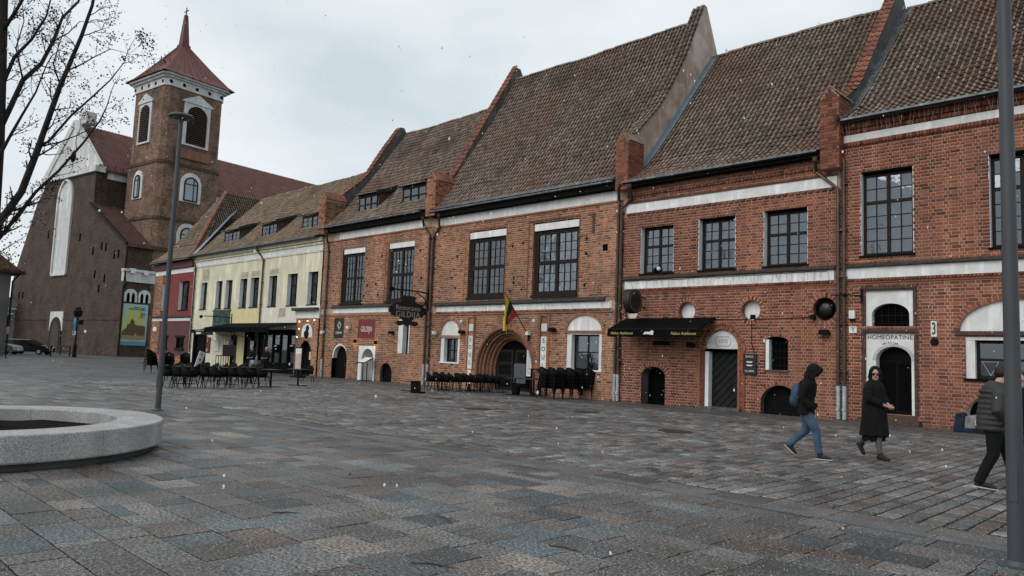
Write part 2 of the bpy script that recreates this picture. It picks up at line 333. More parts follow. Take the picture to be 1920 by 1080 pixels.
# --- setts in courses square to the houses
setts = bed('sett_paving', -34.5, 8, 9.055, 22.2); L_ = []; x = -34.4
while x < 7.5:
    w = random.uniform(.205, .25); y = 9.07 + random.uniform(0, .05)
    while y < 22.15:
        l = random.choice([.2, .26, .3, .36, .44]) * random.uniform(.93, 1.07)
        if y + l > 22.2: l = 22.2 - y
        if l > .06: L_.append((x + w / 2, y + l / 2, w - .028, l - .03))
        y += l
    x += w
pave(setts, L_, 'sett', SETT, .02, 300, 8)
# --- footway along the houses: a row of pale stones, then small setts
foot = bed('footway', -62, 8, 22.205, 25.3); L1 = []; x = -61
while x < 7:
    l = random.uniform(.6, 1.0); L1.append((x + l / 2, 22.36, l - .01, .27)); x += l
pave(foot, L1, 'edging_stone', STRIP, .01, 40, 8); L_ = []; y = 22.52
while y < 25.2:
    x = -40 + random.random() * .1
    while x < 5: l = random.uniform(.11, .2); L_.append((x + l / 2, y + .07, l - .014, .126)); x += l
    y += .142
SETT2 = mat('dark_sett', 0, .5, rnd=[(.055, .055, .054), (.085, .082, .08), (.07, .062, .056), (.10, .098, .095)], noise=(.9, .3), fine=(30, .3), bump=(45, .5, .006), roughvar=.12)
pave(foot, L_, 'small_sett', SETT2, .012, 120, 8)
# --- manhole covers
RUST = mat('rusty_iron_cover', (.06, .045, .034), .6, noise=(6, .4), metal=.2, bump=(60, .4, .004))
def manhole(px, py, label, r=.42):
    x, y = at_ground(px, py); t = thing('manhole_cover', label, 'manhole', (x, y, 0), 0, 'iron covers in the setts')
    q = MB(); q.lathe([(0, .006), (r, .006), (r, -.02)], n=28); q.build('cover_plate', RUST, t, local=True)
    q = MB()
    for k in range(1, 6): q.lathe([(r * k / 5.2 - .014, .006), (r * k / 5.2 - .014, .014), (r * k / 5.2 + .014, .014), (r * k / 5.2 + .014, .006)], n=28)
    q.build('rib', RUST, t, local=True)
manhole(1265, 809, 'round rusty iron manhole cover in front of the small arched cellar door')
manhole(1100, 773, 'round iron manhole cover before the chairs by the stacked tables')
manhole(895, 767, 'round iron manhole cover in the setts below the flag')
manhole(828, 748, 'round iron manhole cover nearest the toppled black chair')
# --- hail grains and twigs on the slabs
HAIL = mat('hail_grain', (.62, .65, .67), .5, noise=None)
n = 14000; d = 3.2 * np.exp(rng.uniform(0, 1.35, n)); a = rng.uniform(-.66, .66, n)
fx_, fy_ = f_[0] / math.hypot(f_[0], f_[1]), f_[1] / math.hypot(f_[0], f_[1])
hx = d * (fx_ + np.tan(a) * fy_); hy = d * (fy_ - np.tan(a) * fx_)
ok = (hypot_ := np.hypot(hx - PL_C[0], hy - PL_C[1])) > 2.6; hx, hy = hx[ok], hy[ok]
r0 = rng.uniform(.0018, .0045, len(hx)); OV = [(1, 0, 0), (0, 1, 0), (-1, 0, 0), (0, -1, 0), (.6, .6, .9), (-.6, .6, .9), (-.6, -.6, .9), (.6, -.6, .9)]
OQ = [(4, 5, 6, 7), (0, 1, 5, 4), (1, 2, 6, 5), (2, 3, 7, 6), (3, 0, 4, 7)]
hg = bpy.data.objects.new('hail_grains', None); 
V = (np.array(OV)[None] * r0[:, None, None]) + np.stack([hx, hy, np.full(len(hx), .002)], 1)[:, None, :]
Q = (np.array(OQ)[None] + (np.arange(len(hx)) * 8)[:, None, None]).reshape(-1, 4)
bpy.data.objects.remove(hg); hg = bpy.data.objects.new('hail_grains', fast_mesh('hail_grains', V.reshape(-1, 3), Q, [HAIL])); C.objects.link(hg); stuff(hg); tag(hg, 'fine white hail grains scattered over the wet paving', 'hail')
TWIG = mat('twig_bark', (.03, .022, .018), .8)
for px, py, a, ln, lab in [(1060, 1030, .2, .16, 'short dark twig on a blue slab at the bottom of the picture'), (835, 975, -.3, .2, 'thin brown twig lying across two slabs'), (815, 1062, .5, .2, 'curved dark twig on grey slab at bottom edge'), (655, 890, -.6, .1, 'small brown leaf stalk on the slabs right of the planter'), (538, 963, .9, .14, 'thin dark twig on slabs in front of the granite planter')]:
    x, y = at_ground(px, py); q = MB(); ca, sa = math.cos(a), math.sin(a)
    q.tube([(x - ca * ln, y - sa * ln, .006), (x - ca * ln * .2, y - sa * ln * .2 + .015, .012), (x + ca * ln * .5, y + sa * ln * .5, .01), (x + ca * ln, y + sa * ln - .01, .006)], [.004, .006, .005, .002], 6)
    tag(q.build('twig', TWIG), lab, 'twig')
# ================================================================== builders for the houses
UNIT = {}
def unit(m):                                          # unit cube that alike pieces share
    if m.name not in UNIT: UNIT[m.name] = MB().add(BOXV, BOXQ).mesh('piece', m)
    return UNIT[m.name]
def blocked(o, z):
    if o[0] == 'r' and o[3] < z < o[4]: return (o[1], o[2])
    if o[0] == 'a' and o[3] < z < o[5]:
        if z <= o[4]: return (o[1], o[2])
        h = (o[2] - o[1]) / 2 * math.sqrt(max(0, 1 - ((z - o[4]) / (o[5] - o[4])) ** 2)); c = (o[1] + o[2]) / 2; return (c - h, c + h)
    if o[0] == 'c' and abs(z - o[2]) < o[3]:
        h = math.sqrt(o[3] ** 2 - (z - o[2]) ** 2); return (o[1] - h, o[1] + h)
    return None
def outline(o, n=18):                                 # from bottom left, over the top, to bottom right
    if o[0] == 'r': return [(o[1], o[3]), (o[1], o[4]), (o[2], o[4]), (o[2], o[3])]
    if o[0] == 'a':
        c, hw = (o[1] + o[2]) / 2, (o[2] - o[1]) / 2
        return [(o[1], o[3])] + [(c - hw * math.cos(math.pi * i / n), o[4] + (o[5] - o[4]) * math.sin(math.pi * i / n)) for i in range(n + 1)] + [(o[2], o[3])]
    return [(o[1] + o[3] * math.cos(math.pi * 2 * i / 24), o[2] + o[3] * math.sin(math.pi * 2 * i / 24)) for i in range(25)]
def free(x0, x1, bl):
    iv = [(x0, x1)]
    for a, b in bl:
        nx = []
        for p, q in iv:
            if b <= p or a >= q: nx.append((p, q)); continue
            if a > p: nx.append((p, a))
            if b < q: nx.append((b, q))
        iv = nx
    return iv
def brick_wall(parent, x0, x1, z0, z1, y, ops, mb_, mm, course=.105, L=.275, S=.135, nobj=300, seed=1, name='wall', regular=True):
    rg = random.Random(seed); mo = MB(); full = []; rest_c = []; rest_s = []; k = 0; j = .019
    z = z0
    while z < z1 - .02:
        h = min(course, z1 - z); zm = z + h / 2
        bl = []
        for o in ops:
            bb = [b for b in (blocked(o, z + h * t) for t in (.06, .5, .94)) if b]
            if o[0] == 'r': bb = [b for b in (blocked(o, zm),) if b]
            if bb: bl.append((min(b[0] for b in bb), max(b[1] for b in bb)))
        fr = free(x0, x1, bl)
        for a, b in fr: mo.add([(a, y + .005, z), (b, y + .005, z), (b, y + .005, z + h), (a, y + .005, z + h)], [(0, 1, 2, 3)])
        x = x0 - (k % 2) * (S + L * .25) - (0 if regular else rg.random() * .2); st = k % 2 == 0
        while x < x1:
            if regular: w = L if st else S; st = not st
            else: w = rg.choice([L, L, S, L * .9])
            for a, b in fr:
                p, q = max(x + j / 2, a), min(x + w - j / 2, b)
                if q - p > .03:
                    c = ((p + q) / 2, y + .03 + rg.uniform(-.004, .004), zm + (0 if regular else rg.uniform(-.004, .004))); s = (q - p, .06, h - j)
                    (full if abs(q - p - w + j) < 1e-4 and h == course else rest_c).append(c if not (abs(q - p - w + j) < 1e-4 and h == course) else (c, s))
                    if not (abs(q - p - w + j) < 1e-4 and h == course): rest_s.append(s)
            x += w
        z += h; k += 1
    w_ = mo.build(name, mm, parent)
    def key(cs):
        c = cs[0]; v = ROT.T @ np.array([c[0], c[1], c[2] - EYE])
        vis = v[2] > 0 and abs(v[0] / v[2]) < .68 and abs(v[1] / v[2]) < .38
        return (0 if vis else 1, math.dist(c, (0, 0, EYE)) - cs[1][0])
    full.sort(key=key); u = unit(mb_)
    for c, s in full[:nobj]: child('brick', u, w_, c, scale=s)
    rest_c += [c for c, s in full[nobj:]]; rest_s += [s for c, s in full[nobj:]]
    BQ = [q for i, q in enumerate(BOXQ) if i != 4]      # back face left out
    field('bricks', BOXV, BQ, rest_c, rest_s, [mb_], w_)
    return w_
def ribbon(parent, pts, y0, y1, m, name='reveal'):
    q = MB()
    for (xa, za), (xb, zb) in zip(pts, pts[1:]): q.add([(xa, y0, za), (xb, y0, zb), (xb, y1, zb), (xa, y1, za)], [(0, 1, 2, 3)])
    return q.build(name, m, parent)
def reveal_rect(parent, x0, x1, z0, z1, y0, y1, side, top, sill=None):
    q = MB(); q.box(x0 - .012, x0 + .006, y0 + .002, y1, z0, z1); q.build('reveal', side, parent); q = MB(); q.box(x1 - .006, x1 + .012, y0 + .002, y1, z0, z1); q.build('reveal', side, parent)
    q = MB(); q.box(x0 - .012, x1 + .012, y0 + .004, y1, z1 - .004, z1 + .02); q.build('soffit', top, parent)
    if sill: q = MB(); q.box(x0 - .05, x1 + .05, y0 - .05, y1 + .02, z0 - .05, z0 + .012); q.build('sill', sill, parent)
def window(parent, x0, x1, z0, z1, yw, cols=(2, 2), rows=(2, 3), fr=.075, mul=.1, bar=.028, m=None, curtain=None, glass=None, th=.07, lattice=False, transom=None):
    m = m or WOOD_D; q = MB(); y0, y1 = yw, yw + th
    q.box(x0, x0 + fr, y0, y1, z0, z1); q.box(x1 - fr, x1, y0, y1, z0, z1); q.box(x0 + fr, x1 - fr, y0, y1, z1 - fr, z1); q.box(x0 + fr, x1 - fr, y0, y1, z0, z0 + fr)
    ix0, ix1, iz0, iz1 = x0 + fr, x1 - fr, z0 + fr, z1 - fr
    tw = (ix1 - ix0 - mul * (len(cols) - 1)) / sum(cols); thh = (iz1 - iz0 - mul * (len(rows) - 1)) / sum(rows); cells_x = []; cells_z = []
    x = ix0
    for i, n in enumerate(cols):
        for k in range(n):
            cells_x.append((x, x + tw)); x += tw
            if k < n - 1: q.box(x - bar / 2, x + bar / 2, y0 + .012, y1 - .012, iz0, iz1)
        if i < len(cols) - 1: q.box(x, x + mul, y0 - .008, y1 - .008, iz0, iz1); x += mul
    z = iz1
    for i, n in enumerate(rows):
        for k in range(n):
            cells_z.append((z - thh, z)); z -= thh
            if k < n - 1: q.box(ix0, ix1, y0 + .016, y1 - .016, z - bar / 2, z + bar / 2)
        if i < len(rows) - 1: q.box(ix0, ix1, y0 - .014, y1 - .004, z - mul, z); z -= mul
    w = q.build('window', m, parent); g_ = unit(glass or GLASS)
    for a, b in cells_x:
        for c, d in cells_z:
            o = child('pane', g_, w, ((a + b) / 2, yw + th / 2, (c + d) / 2), scale=(b - a, .005, d - c)); o.rotation_euler = (random.gauss(0, .01), 0, random.gauss(0, .01))
    if lattice:
        ld = MB()
        for (a, b) in (cells_x[0], cells_x[-1]):
            for c, d in cells_z:
                for k in (-1, 0, 1):
                    for s in (-1, 1):
                        wd, ht = b - a, d - c
                        pa = [(a, c + ht * (.5 * (1 - s) + .33 * k)), (b, c + ht * (.5 * (1 + s) + .33 * k))]
                        pa = [(xx, min(max(zz, c), d)) for xx, zz in pa]
                        ld.beam((pa[0][0], yw + .045, pa[0][1]), (pa[1][0], yw + .045, pa[1][1]), .005, .005)
        ld.build('lead_lattice', mat('lead_came', (.16, .18, .19), .6, noise=None), w)
    if curtain:
        cq = MB(); n = 28; vv = []
        for i in range(n + 1):
            xx = ix0 + (ix1 - ix0) * i / n; yy = yw + .22 + .03 * math.sin(i * 1.9 + x0 * 7) + .015 * math.sin(i * .7)
            vv += [(xx, yy, iz0), (xx, yy, iz1)]
        cq.add(vv, [(2 * i, 2 * i + 2, 2 * i + 3, 2 * i + 1) for i in range(n)]); cq.build('curtain', curtain, w)
    return w
def arch(parent, xc, zs, rx, rz, width, y, n, m, mm, a0=0.0, a1=math.pi, depth=.1, proud=.03, name='arch'):
    """ring of voussoir bricks round an opening: mortar ring + one object per brick"""
    q = MB(); P = []; k = 36
    for i in range(k + 1):
        t = a0 + (a1 - a0) * i / k; c, s = math.cos(t), math.sin(t); nx, nz = c / rx, s / rz; l = math.hypot(nx, nz); nx /= l; nz /= l
        P.append(((xc + rx * c, zs + rz * s), (xc + rx * c + nx * width, zs + rz * s + nz * width)))
    for (a, b), (c, d) in zip(P, P[1:]):
        yy = y - proud + .008
        q.add([(a[0], yy, a[1]), (b[0], yy, b[1]), (d[0], yy, d[1]), (c[0], yy, c[1]), (a[0], yy + depth, a[1]), (b[0], yy + depth, b[1]), (d[0], yy + depth, d[1]), (c[0], yy + depth, c[1])],
              [(0, 1, 2, 3), (0, 3, 7, 4), (1, 5, 6, 2)])
    ar = q.build(name, mm, parent); u = unit(m)
    for i in range(n):
        t = a0 + (a1 - a0) * (i + .5) / n; c, s = math.cos(t), math.sin(t); nx, nz = c / rx, s / rz; l = math.hypot(nx, nz); nx /= l; nz /= l
        t2 = a0 + (a1 - a0) * (i + 1.0) / n; t1 = a0 + (a1 - a0) * i / n
        w = math.hypot(rx * (math.cos(t2) - math.cos(t1)), rz * (math.sin(t2) - math.sin(t1)))
        child('brick', u, ar, (xc + rx * c + nx * width / 2, y - proud + depth / 2, zs + rz * s + nz * width / 2), (0, -math.atan2(nz, nx), 0), (width, depth, w - .012))
    return ar
def prof_at(prof, s):
    for (a, b) in zip(prof, prof[1:]):
        l = math.hypot(b[0] - a[0], b[1] - a[1])
        if s <= l or b == prof[-1]:
            t = s / l; return (a[0] + (b[0] - a[0]) * t, a[1] + (b[1] - a[1]) * t, math.atan2(b[1] - a[1], b[0] - a[0]))
        s -= l
def smooth_prof(pr, n=24):                            # rounds the kinks of an eaves-to-ridge profile
    out = []
    for i in range(n + 1):
        t = i / n; l = [math.hypot(b[0] - a[0], b[1] - a[1]) for a, b in zip(pr, pr[1:])]; T = sum(l); acc = []
        for dt in (-.07, -.035, 0, .035, .07):
            acc.append(prof_at(pr, min(max(t + dt * min(1, 4 * min(t, 1 - t) / .28), 0), 1) * T)[:2])
        out.append((sum(a[0] for a in acc) / 5, sum(a[1] for a in acc) / 5))
    return out
TW, TL = .215, .335
_xs = [0, .10, .21, .34, .62, 1.0]; _zs = [.022, .066, .070, .026, .000, .010]
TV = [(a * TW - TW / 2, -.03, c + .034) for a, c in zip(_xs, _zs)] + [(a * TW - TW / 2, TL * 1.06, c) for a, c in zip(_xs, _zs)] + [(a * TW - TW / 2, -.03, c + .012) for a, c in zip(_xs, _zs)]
TQ = [(i, i + 1, i + 7, i + 6) for i in range(5)] + [(i + 12, i + 13, i + 1, i) for i in range(5)]; TMI = [0, 0, 0, 1, 1, 2, 2, 2, 2, 2]  # paler crests, darker troughs: roll highlight and shade painted by face, with moss
TMESH = {}
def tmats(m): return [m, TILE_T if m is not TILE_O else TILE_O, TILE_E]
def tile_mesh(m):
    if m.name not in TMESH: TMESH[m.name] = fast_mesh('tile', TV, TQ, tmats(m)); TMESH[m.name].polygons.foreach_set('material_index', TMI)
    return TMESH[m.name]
def sagf(x, t, seed): return (.045 * math.sin(x * .62 + seed) + .03 * math.sin(x * 1.55 + seed * 2.1)) * math.sin(min(1, t * 1.15) * math.pi * .75) - .02
def tiles(parent, x0, x1, prof, m, nobj=300, seed=3, skip=None, name='tile', jit=1.0):
    rg = random.Random(seed); T = sum(math.hypot(b[0] - a[0], b[1] - a[1]) for a, b in zip(prof, prof[1:])); out = []; s = 0.0; r = 0
    nx = max(1, round((x1 - x0) / TW)); w = (x1 - x0) / nx; ph = [rg.uniform(-.03, .03) for _ in range(nx)]
    while s < T - .12:
        yy, zz, ang = prof_at(prof, s)
        for i in range(nx):
            x = x0 + (i + .5) * w
            if skip and skip(x, yy): continue
            sag = sagf(x, s / T, seed) * jit
            out.append(((x + rg.gauss(0, .004) * jit, yy + ph[i] * math.cos(ang), zz + sag + ph[i] * math.sin(ang)), ang + rg.gauss(0, .022) * jit, rg.gauss(0, .018) * jit, (rg.gauss(0, .022) if rg.random() > .015 else rg.gauss(0, .12)) * jit, w / TW))
        s += TL; r += 1
    def vis(t):
        v = ROT.T @ np.array([t[0][0], t[0][1], t[0][2] - EYE]); k = v[2] > 0 and abs(v[0] / v[2]) < .7 and abs(v[1] / v[2]) < .4
        return (0 if k else 1, math.dist(t[0], (0, 0, EYE)))
    out.sort(key=vis); me = tile_mesh(m)
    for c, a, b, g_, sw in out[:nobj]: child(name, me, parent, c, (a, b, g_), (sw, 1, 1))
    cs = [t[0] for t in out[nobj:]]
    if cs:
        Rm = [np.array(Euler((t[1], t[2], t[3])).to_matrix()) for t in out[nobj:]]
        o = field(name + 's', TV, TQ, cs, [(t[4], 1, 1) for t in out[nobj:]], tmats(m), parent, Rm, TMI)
def roof(parent, x0, x1, prof, m, nobj=300, seed=3, skip=None, back=True, ridge=True, rm=None):
    pr = smooth_prof(prof); yr, zr = pr[-1]
    poly = [(a, b - .11 if i else b - .03) for i, (a, b) in enumerate(pr)] + ([(2 * yr - prof[0][0], prof[0][1] - .03)] if back else [(yr, prof[0][1])])
    q = MB(); q.prism([(y_, z_) for y_, z_ in poly], x0 + .02, x1 - .02, 'x'); ro = q.build('roof', mat('roof_underlay', (.03, .025, .022), .95), parent)
    tiles(ro, x0, x1, pr, m, nobj, seed, skip)
    if ridge:
        key = 'ridge' + m.name
        if key not in TMESH:
            rq = MB(); rq.lathe([(.12, 0), (.105, .42), (.085, .42), (.1, 0)], axis='x', n=8, a0=-.15, a1=math.pi + .15); TMESH[key] = rq.mesh('ridge_tile', m); TMESH[key].shade_smooth()
        x = x0
        while x < x1 - .2: child('ridge_tile', TMESH[key], ro, (x, yr, zr + .03 + sagf(x + .2, 1, seed) + random.uniform(-.015, .015)), (0, random.gauss(0, .012), random.gauss(0, .01))); x += .385
    return ro
def parapet(parent, xp, prof, base, th, m, capm, seed, caps=True):
    """gable wall that rises above the roofs, with a tiled back; prof runs from the eaves to the tip"""
    yt, zt = prof[-1]; back = [(2 * yt - a + .3, b) for a, b in reversed(prof[:-1])]
    q = MB(); q.prism([(prof[0][0], base)] + prof + [(yt + .3, zt)] + back + [(back[-1][0], base)], xp - th / 2, xp + th / 2, 'x'); w = q.build('gable_parapet', m, parent)
    if caps:
        T = smooth_prof([(a, b + .02) for a, b in prof]); n = max(2, round((th + .16) / TW))
        tiles(w, xp - n * TW / 2, xp + n * TW / 2, T, capm, 60, seed, name='cap_tile', jit=.7)
    return w
def pier(parent, x0, x1, y0, y1, z0, zs, zt, m, mm, capm, seed):
    """brick kneeler with a little pointed front"""
    q = MB(); xc = (x0 + x1) / 2; q.prism([(x0 + .01, z0), (x0 + .01, zs), (xc, zt), (x1 - .01, zs), (x1 - .01, z0)], y0 + .01, y1, 'y'); p = q.build('kneeler', mm, parent); u = unit(m); rg = random.Random(seed); k = 0; z = z0
    while z < zt - .04:
        h = .105; f = 1 if z + h < zs else max(.1, 1 - (z + h - zs) / (zt - zs)); a, b = xc - (xc - x0) * f, xc + (x1 - xc) * f
        x = a - (k % 2) * .14
        while x < b:
            w = .275 if rg.random() < .6 else .14; l, r = max(x, a), min(x + w, b)
            if r - l > .03: child('brick', u, p, ((l + r) / 2, y0 + .03 - .01, z + h / 2), scale=(r - l - .013, .06, h - .013))
            x += w
        if z + h < zs:
            yy = y0 - (k % 2) * .1
            while yy < y1:
                l, r = max(yy, y0 + .03), min(yy + .275, y1)
                if r - l > .03:
                    child('brick', u, p, (x1 - .02, (l + r) / 2, z + h / 2), scale=(.06, r - l - .013, h - .013))
                yy += .275
        z += h; k += 1
    for s in (-1, 1):
        ln = math.hypot((x1 - x0) / 2 + .06, zt - zs); a = math.atan2(zt - zs, (x1 - x0) / 2)
        for i in range(max(1, round((y1 - y0) / .22))):
            for j_ in range(2):
                c = child('cap_tile', unit(capm), p, (xc + s * ((x1 - x0) / 2 + .05) * (.28 + .5 * j_), y0 + .1 + i * .22, zt + .035 - (zt - zs) * (.28 + .5 * j_)), (0, s * a, 0), (ln * .55, .2, .03)); c.rotation_euler.y += s * .06
    return p
def gutter(parent, x0, x1, y, z, flash=True):
    q = MB(); n = 8; r = .085
    q.lathe([(r, 0), (r, x1 - x0)], (x0, y, z), n, axis='x', a0=math.pi, a1=2 * math.pi); q.lathe([(r + .008, 0), (r + .008, x1 - x0)], (x0, y, z), n, axis='x', a0=math.pi, a1=2 * math.pi)
    for k in range(int((x1 - x0) / .9) + 1): q.box(x0 + k * .9, x0 + k * .9 + .03, y - r - .012, y + r + .03, z - .012, z + .012)
    q.build('gutter', GUTTER, parent)
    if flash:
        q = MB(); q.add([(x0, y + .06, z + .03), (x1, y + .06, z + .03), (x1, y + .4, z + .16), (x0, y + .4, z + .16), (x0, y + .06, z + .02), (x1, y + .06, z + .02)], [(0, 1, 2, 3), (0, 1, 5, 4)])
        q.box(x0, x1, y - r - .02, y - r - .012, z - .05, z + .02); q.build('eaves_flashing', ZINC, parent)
def downpipe(parent, pts, yw=None, r=.062, gal=1.05, base=0.03):
    """pts: photo pixels of the bends, first under the gutter, last the height of the ground"""
    yw = yw or D - .1; P = []
    for i, (px, py) in enumerate(pts):
        yy = D - .48 if i == 0 else yw
        x, z = at_y(px, py, yy); P.append(Vector((x, yy, z)))
    xw = P[-2].x; P[-1] = Vector((xw, yw, gal)); q = MB(); q.tube(P, r, 8); q.lathe([(r * 1.5, .1), (r * 1.1, -.05)], P[0], 8)
    for z in np.arange(gal + .5, P[-2].z, 1.55): q.box(xw - r * 1.45, xw + r * 1.45, yw - r * 1.2, yw + .1, z, z + .035)
    dp = q.build('downpipe', PIPE, parent, smooth=True, flat_angle=40)
    q = MB(); q.tube([(xw, yw, base), (xw, yw, gal)], r * 1.12, 10); q.tube([(xw, yw, gal - .1), (xw, yw, gal + .05)], r * 1.3, 10); q.lathe([(0, -.03), (r * .9, -.03), (r * .9, 0)], (xw, yw - r * 1.1, .35), 12, axis='y'); q.tube([(xw, yw, .2), (xw, yw, .26)], r * 1.25, 10)
    q.build('pipe_foot', PIPEG, dp, smooth=True, flat_angle=40); return dp
def band(parent, x0, x1, z0, z1, y=None, m=None, proud=.03, name='white_band'):
    y = D if y is None else y; q = MB(); q.box(x0, x1, y - proud, y + .02, z0, z1); return q.build(name, m or WHITE, parent)
def ledge(parent, x0, x1, z, out=.13, h=.14):
    q = MB(); q.prism([(D + .01, z), (D - out, z), (D - out, z + .045), (D + .01, z + h)], x0, x1, 'x'); return q.build('ledge', MOSS, parent)
def dentils(parent, x0, x1, z, h, y, m, w=.1, gap=.035, out=.05, name='dentil_course'):
    n = int((x1 - x0) / (w + gap)); c = [(x0 + (i + .5) * (w + gap), y - out / 2 + .01, z + h / 2) for i in range(n)]
    return field(name, BOXV, BOXQ, c, [(w, out + .02, h)] * n, [m], parent)
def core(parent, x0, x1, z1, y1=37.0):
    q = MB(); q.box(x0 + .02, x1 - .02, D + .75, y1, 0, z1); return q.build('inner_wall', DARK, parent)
# ================================================================== house at the right (number 3)
h5 = thing('brick_house', 'red brick house number 3 with pharmacy door at the right edge of the row', 'house', (-9.6, D, 0), 0, 'houses along the square')
WA = [('r', -8.94, -7.37, 5.33, 8.08), ('r', -5.31, -3.74, 5.33, 8.08), ('r', -1.7, -.1, 5.33, 8.08)]
WD = [('r', -8.82, -7.41, 3.06, 4.19), ('r', -8.82, -7.39, .3, 2.83), ('a', -6.14, -3.16, 2.9, 2.92, 3.82), ('r', -6.0, -3.3, 1.52, 2.76), ('a', -5.98, -4.75, -.1, .45, 1.03)]
brick_wall(h5, -9.6, 1.6, 0, 4.58, D, WD, BR_RED, MORT_R, seed=5, name='ground_floor_wall')
brick_wall(h5, -9.6, 1.6, 4.97, 9.08, D, WA, BR_RED, MORT_R, seed=6, name='upper_wall')
core(h5, -9.6, 1.6, 9.7)
q = MB(); q.box(-9.6, 1.6, D + .02, D + .3, 4.56, 5.0); q.box(-9.6, 1.6, D + .02, D + .3, 9.05, 9.9); q.box(1.58, 1.62, D + .01, 37, 0, 9.9); q.build('wall_core', MORT_R, h5)
band(h5, -9.5, 1.6, 4.6, 4.95); ledge(h5, -9.6, 1.6, 4.965); band(h5, -9.6, 1.6, 4.44, 4.50, m=BR_RED, proud=.035, name='string_course'); dentils(h5, -9.55, 1.6, 4.5, .085, D, BR_RED, .075, .03, .06)
band(h5, -9.6, 1.6, 9.18, 9.42); dentils(h5, -9.55, 1.6, 9.02, .15, D, BR_RED, .085, .015, .05, 'soldier_course')
dentils(h5, -9.55, 1.6, 9.44, .14, D, BR_RED, .085, .015, .06, 'soldier_course'); dentils(h5, -9.55, 1.6, 9.60, .24, D, BR_RED, .11, .015, .14, 'soldier_course')
for o in WA:
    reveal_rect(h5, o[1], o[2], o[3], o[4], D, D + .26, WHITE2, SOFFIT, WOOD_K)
    window(h5, o[1] + .02, o[2] - .02, o[3] + .03, o[4] - .06, D + .2, (2, 2), (2, 4), curtain=CURTD if o[1] > -8 else CURT, lattice=True)
# pharmacy door: two white panels, the upper with a barred arched window, the lower with the door
def panel(parent, x0, x1, z0, z1, op, y, m=WHITE, depth=.12, n=18):
    """plastered panel with an arched opening cut through it"""
    pts = outline(op, n); q = MB(); L = [(x0, z0)] + [(x0, p[1]) for p in pts[1:-1]] + [(x1, z0)]
    a, b = [p for p in pts if p[0] <= (op[1] + op[2]) / 2 + 1e-6], [p for p in pts if p[0] >= (op[1] + op[2]) / 2 - 1e-6]
    for (p, r) in zip(a, a[1:]): q.add([(x0, y, p[1]), (p[0], y, p[1]), (r[0], y, r[1]), (x0, y, r[1])], [(0, 1, 2, 3)])
    for (p, r) in zip(b, b[1:]): q.add([(p[0], y, p[1]), (x1, y, p[1]), (x1, y, r[1]), (r[0], y, r[1])], [(0, 1, 2, 3)])
    q.add([(x0, y, op[5]), (x1, y, op[5]), (x1, y, z1), (x0, y, z1)], [(0, 1, 2, 3)])
    for (p, r) in zip(pts, pts[1:]): q.add([(p[0], y, p[1]), (r[0], y, r[1]), (r[0], y + depth + .25, r[1]), (p[0], y + depth + .25, p[1])], [(0, 1, 2, 3)])
    return q.build('white_panel', m, parent)
panel(h5, -8.82, -7.41, 3.06, 4.19, ('a', -8.64, -7.53, 3.06, 3.42, 3.78), D + .06)
q = MB(); q.box(-8.7, -7.45, D + .3, D + .32, 3.06, 3.85); q.build('dark_window', DARK, h5)
q = MB()
for k in range(6): q.tube([(-8.58 + k * .2, D + .2, 3.06), (-8.58 + k * .2, D + .2, 3.8)], .012, 6)
for z in (3.15, 3.4): q.tube([(-8.66, D + .19, z), (-7.5, D + .19, z)], .012, 6)
q.build('window_bars', IRON, h5)
dp_ = panel(h5, -8.82, -7.39, .3, 2.83, ('a', -8.52, -7.48, .3, 1.98, 2.42), D + .05)
q = MB()
for i in range(14):
    a0, a1 = math.pi * i / 14, math.pi * (i + 1) / 14
    f = lambda r, a: (-8.0 - r * math.cos(a), D + .04, 1.98 + r * .46 / .56 * math.sin(a))
    q.add([f(.53, a0), f(.53, a1), f(.63, a1), f(.63, a0)], [(0, 1, 2, 3)])
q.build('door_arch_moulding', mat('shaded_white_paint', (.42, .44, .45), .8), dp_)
q = MB(); q.box(-8.56, -7.44, D + .36, D + .42, .3, 2.45); q.build('door', WOOD_K, h5)
for k in range(2): q = MB(); q.box(-8.45 + k * .5, -8.03 + k * .5, D + .345, D + .362, .45, 1.9); q.build('door_leaf_panel', DARK, h5)
q = MB(); q.box(-9.0, -7.2, D - .25, D + .4, 0, .16); q.box(-8.9, -7.3, D - .02, D + .4, .16, .3); q.build('door_step', MATS['dark_moulded_brick'] if 'dark_moulded_brick' in MATS else mat('dark_moulded_brick', (.075, .045, .036), .85, noise=(14, .4)), h5)
text('lettering', 'HOMEOPATINĖ', .185, (-8.1, D + .045, 2.70), h5, LETB, sx=.98, spacing=1.08)
for i, ch in enumerate('vaistinė'):                    # the curved second line
    a = (i - 3.5) * .17; text('lettering', ch, .12, (-8.1 + .38 * math.sin(a), D + .045, 2.545 - .38 * (1 - math.cos(a)) * .8), h5, LETB, rot=(math.pi / 2, a * .8, 0))
def frame_mould(parent, x0, x1, z0, z1, w=.13, top_over=.05):    # dark moulded brick frame round a panel
    q = MB()
    for i, (o_, yy) in enumerate(((0, .0), (.045, .025), (.09, .0))):
        q.box(x0 - o_ - .045, x0 - o_, D - yy, D + .06, z0, z1 + o_); q.box(x1 + o_, x1 + o_ + .045, D - yy, D + .06, z0, z1 + o_)
        q.box(x0 - o_ - .045, x1 + o_ + .045, D - yy - .012, D + .06, z1 + o_, z1 + o_ + .045)
    return q.build('moulded_frame', mat('dark_moulded_brick', (.075, .045, .036), .85, noise=(14, .4)), parent)
frame_mould(h5, -8.82, -7.41, 3.06, 4.19); frame_mould(h5, -8.82, -7.39, .3, 2.83)
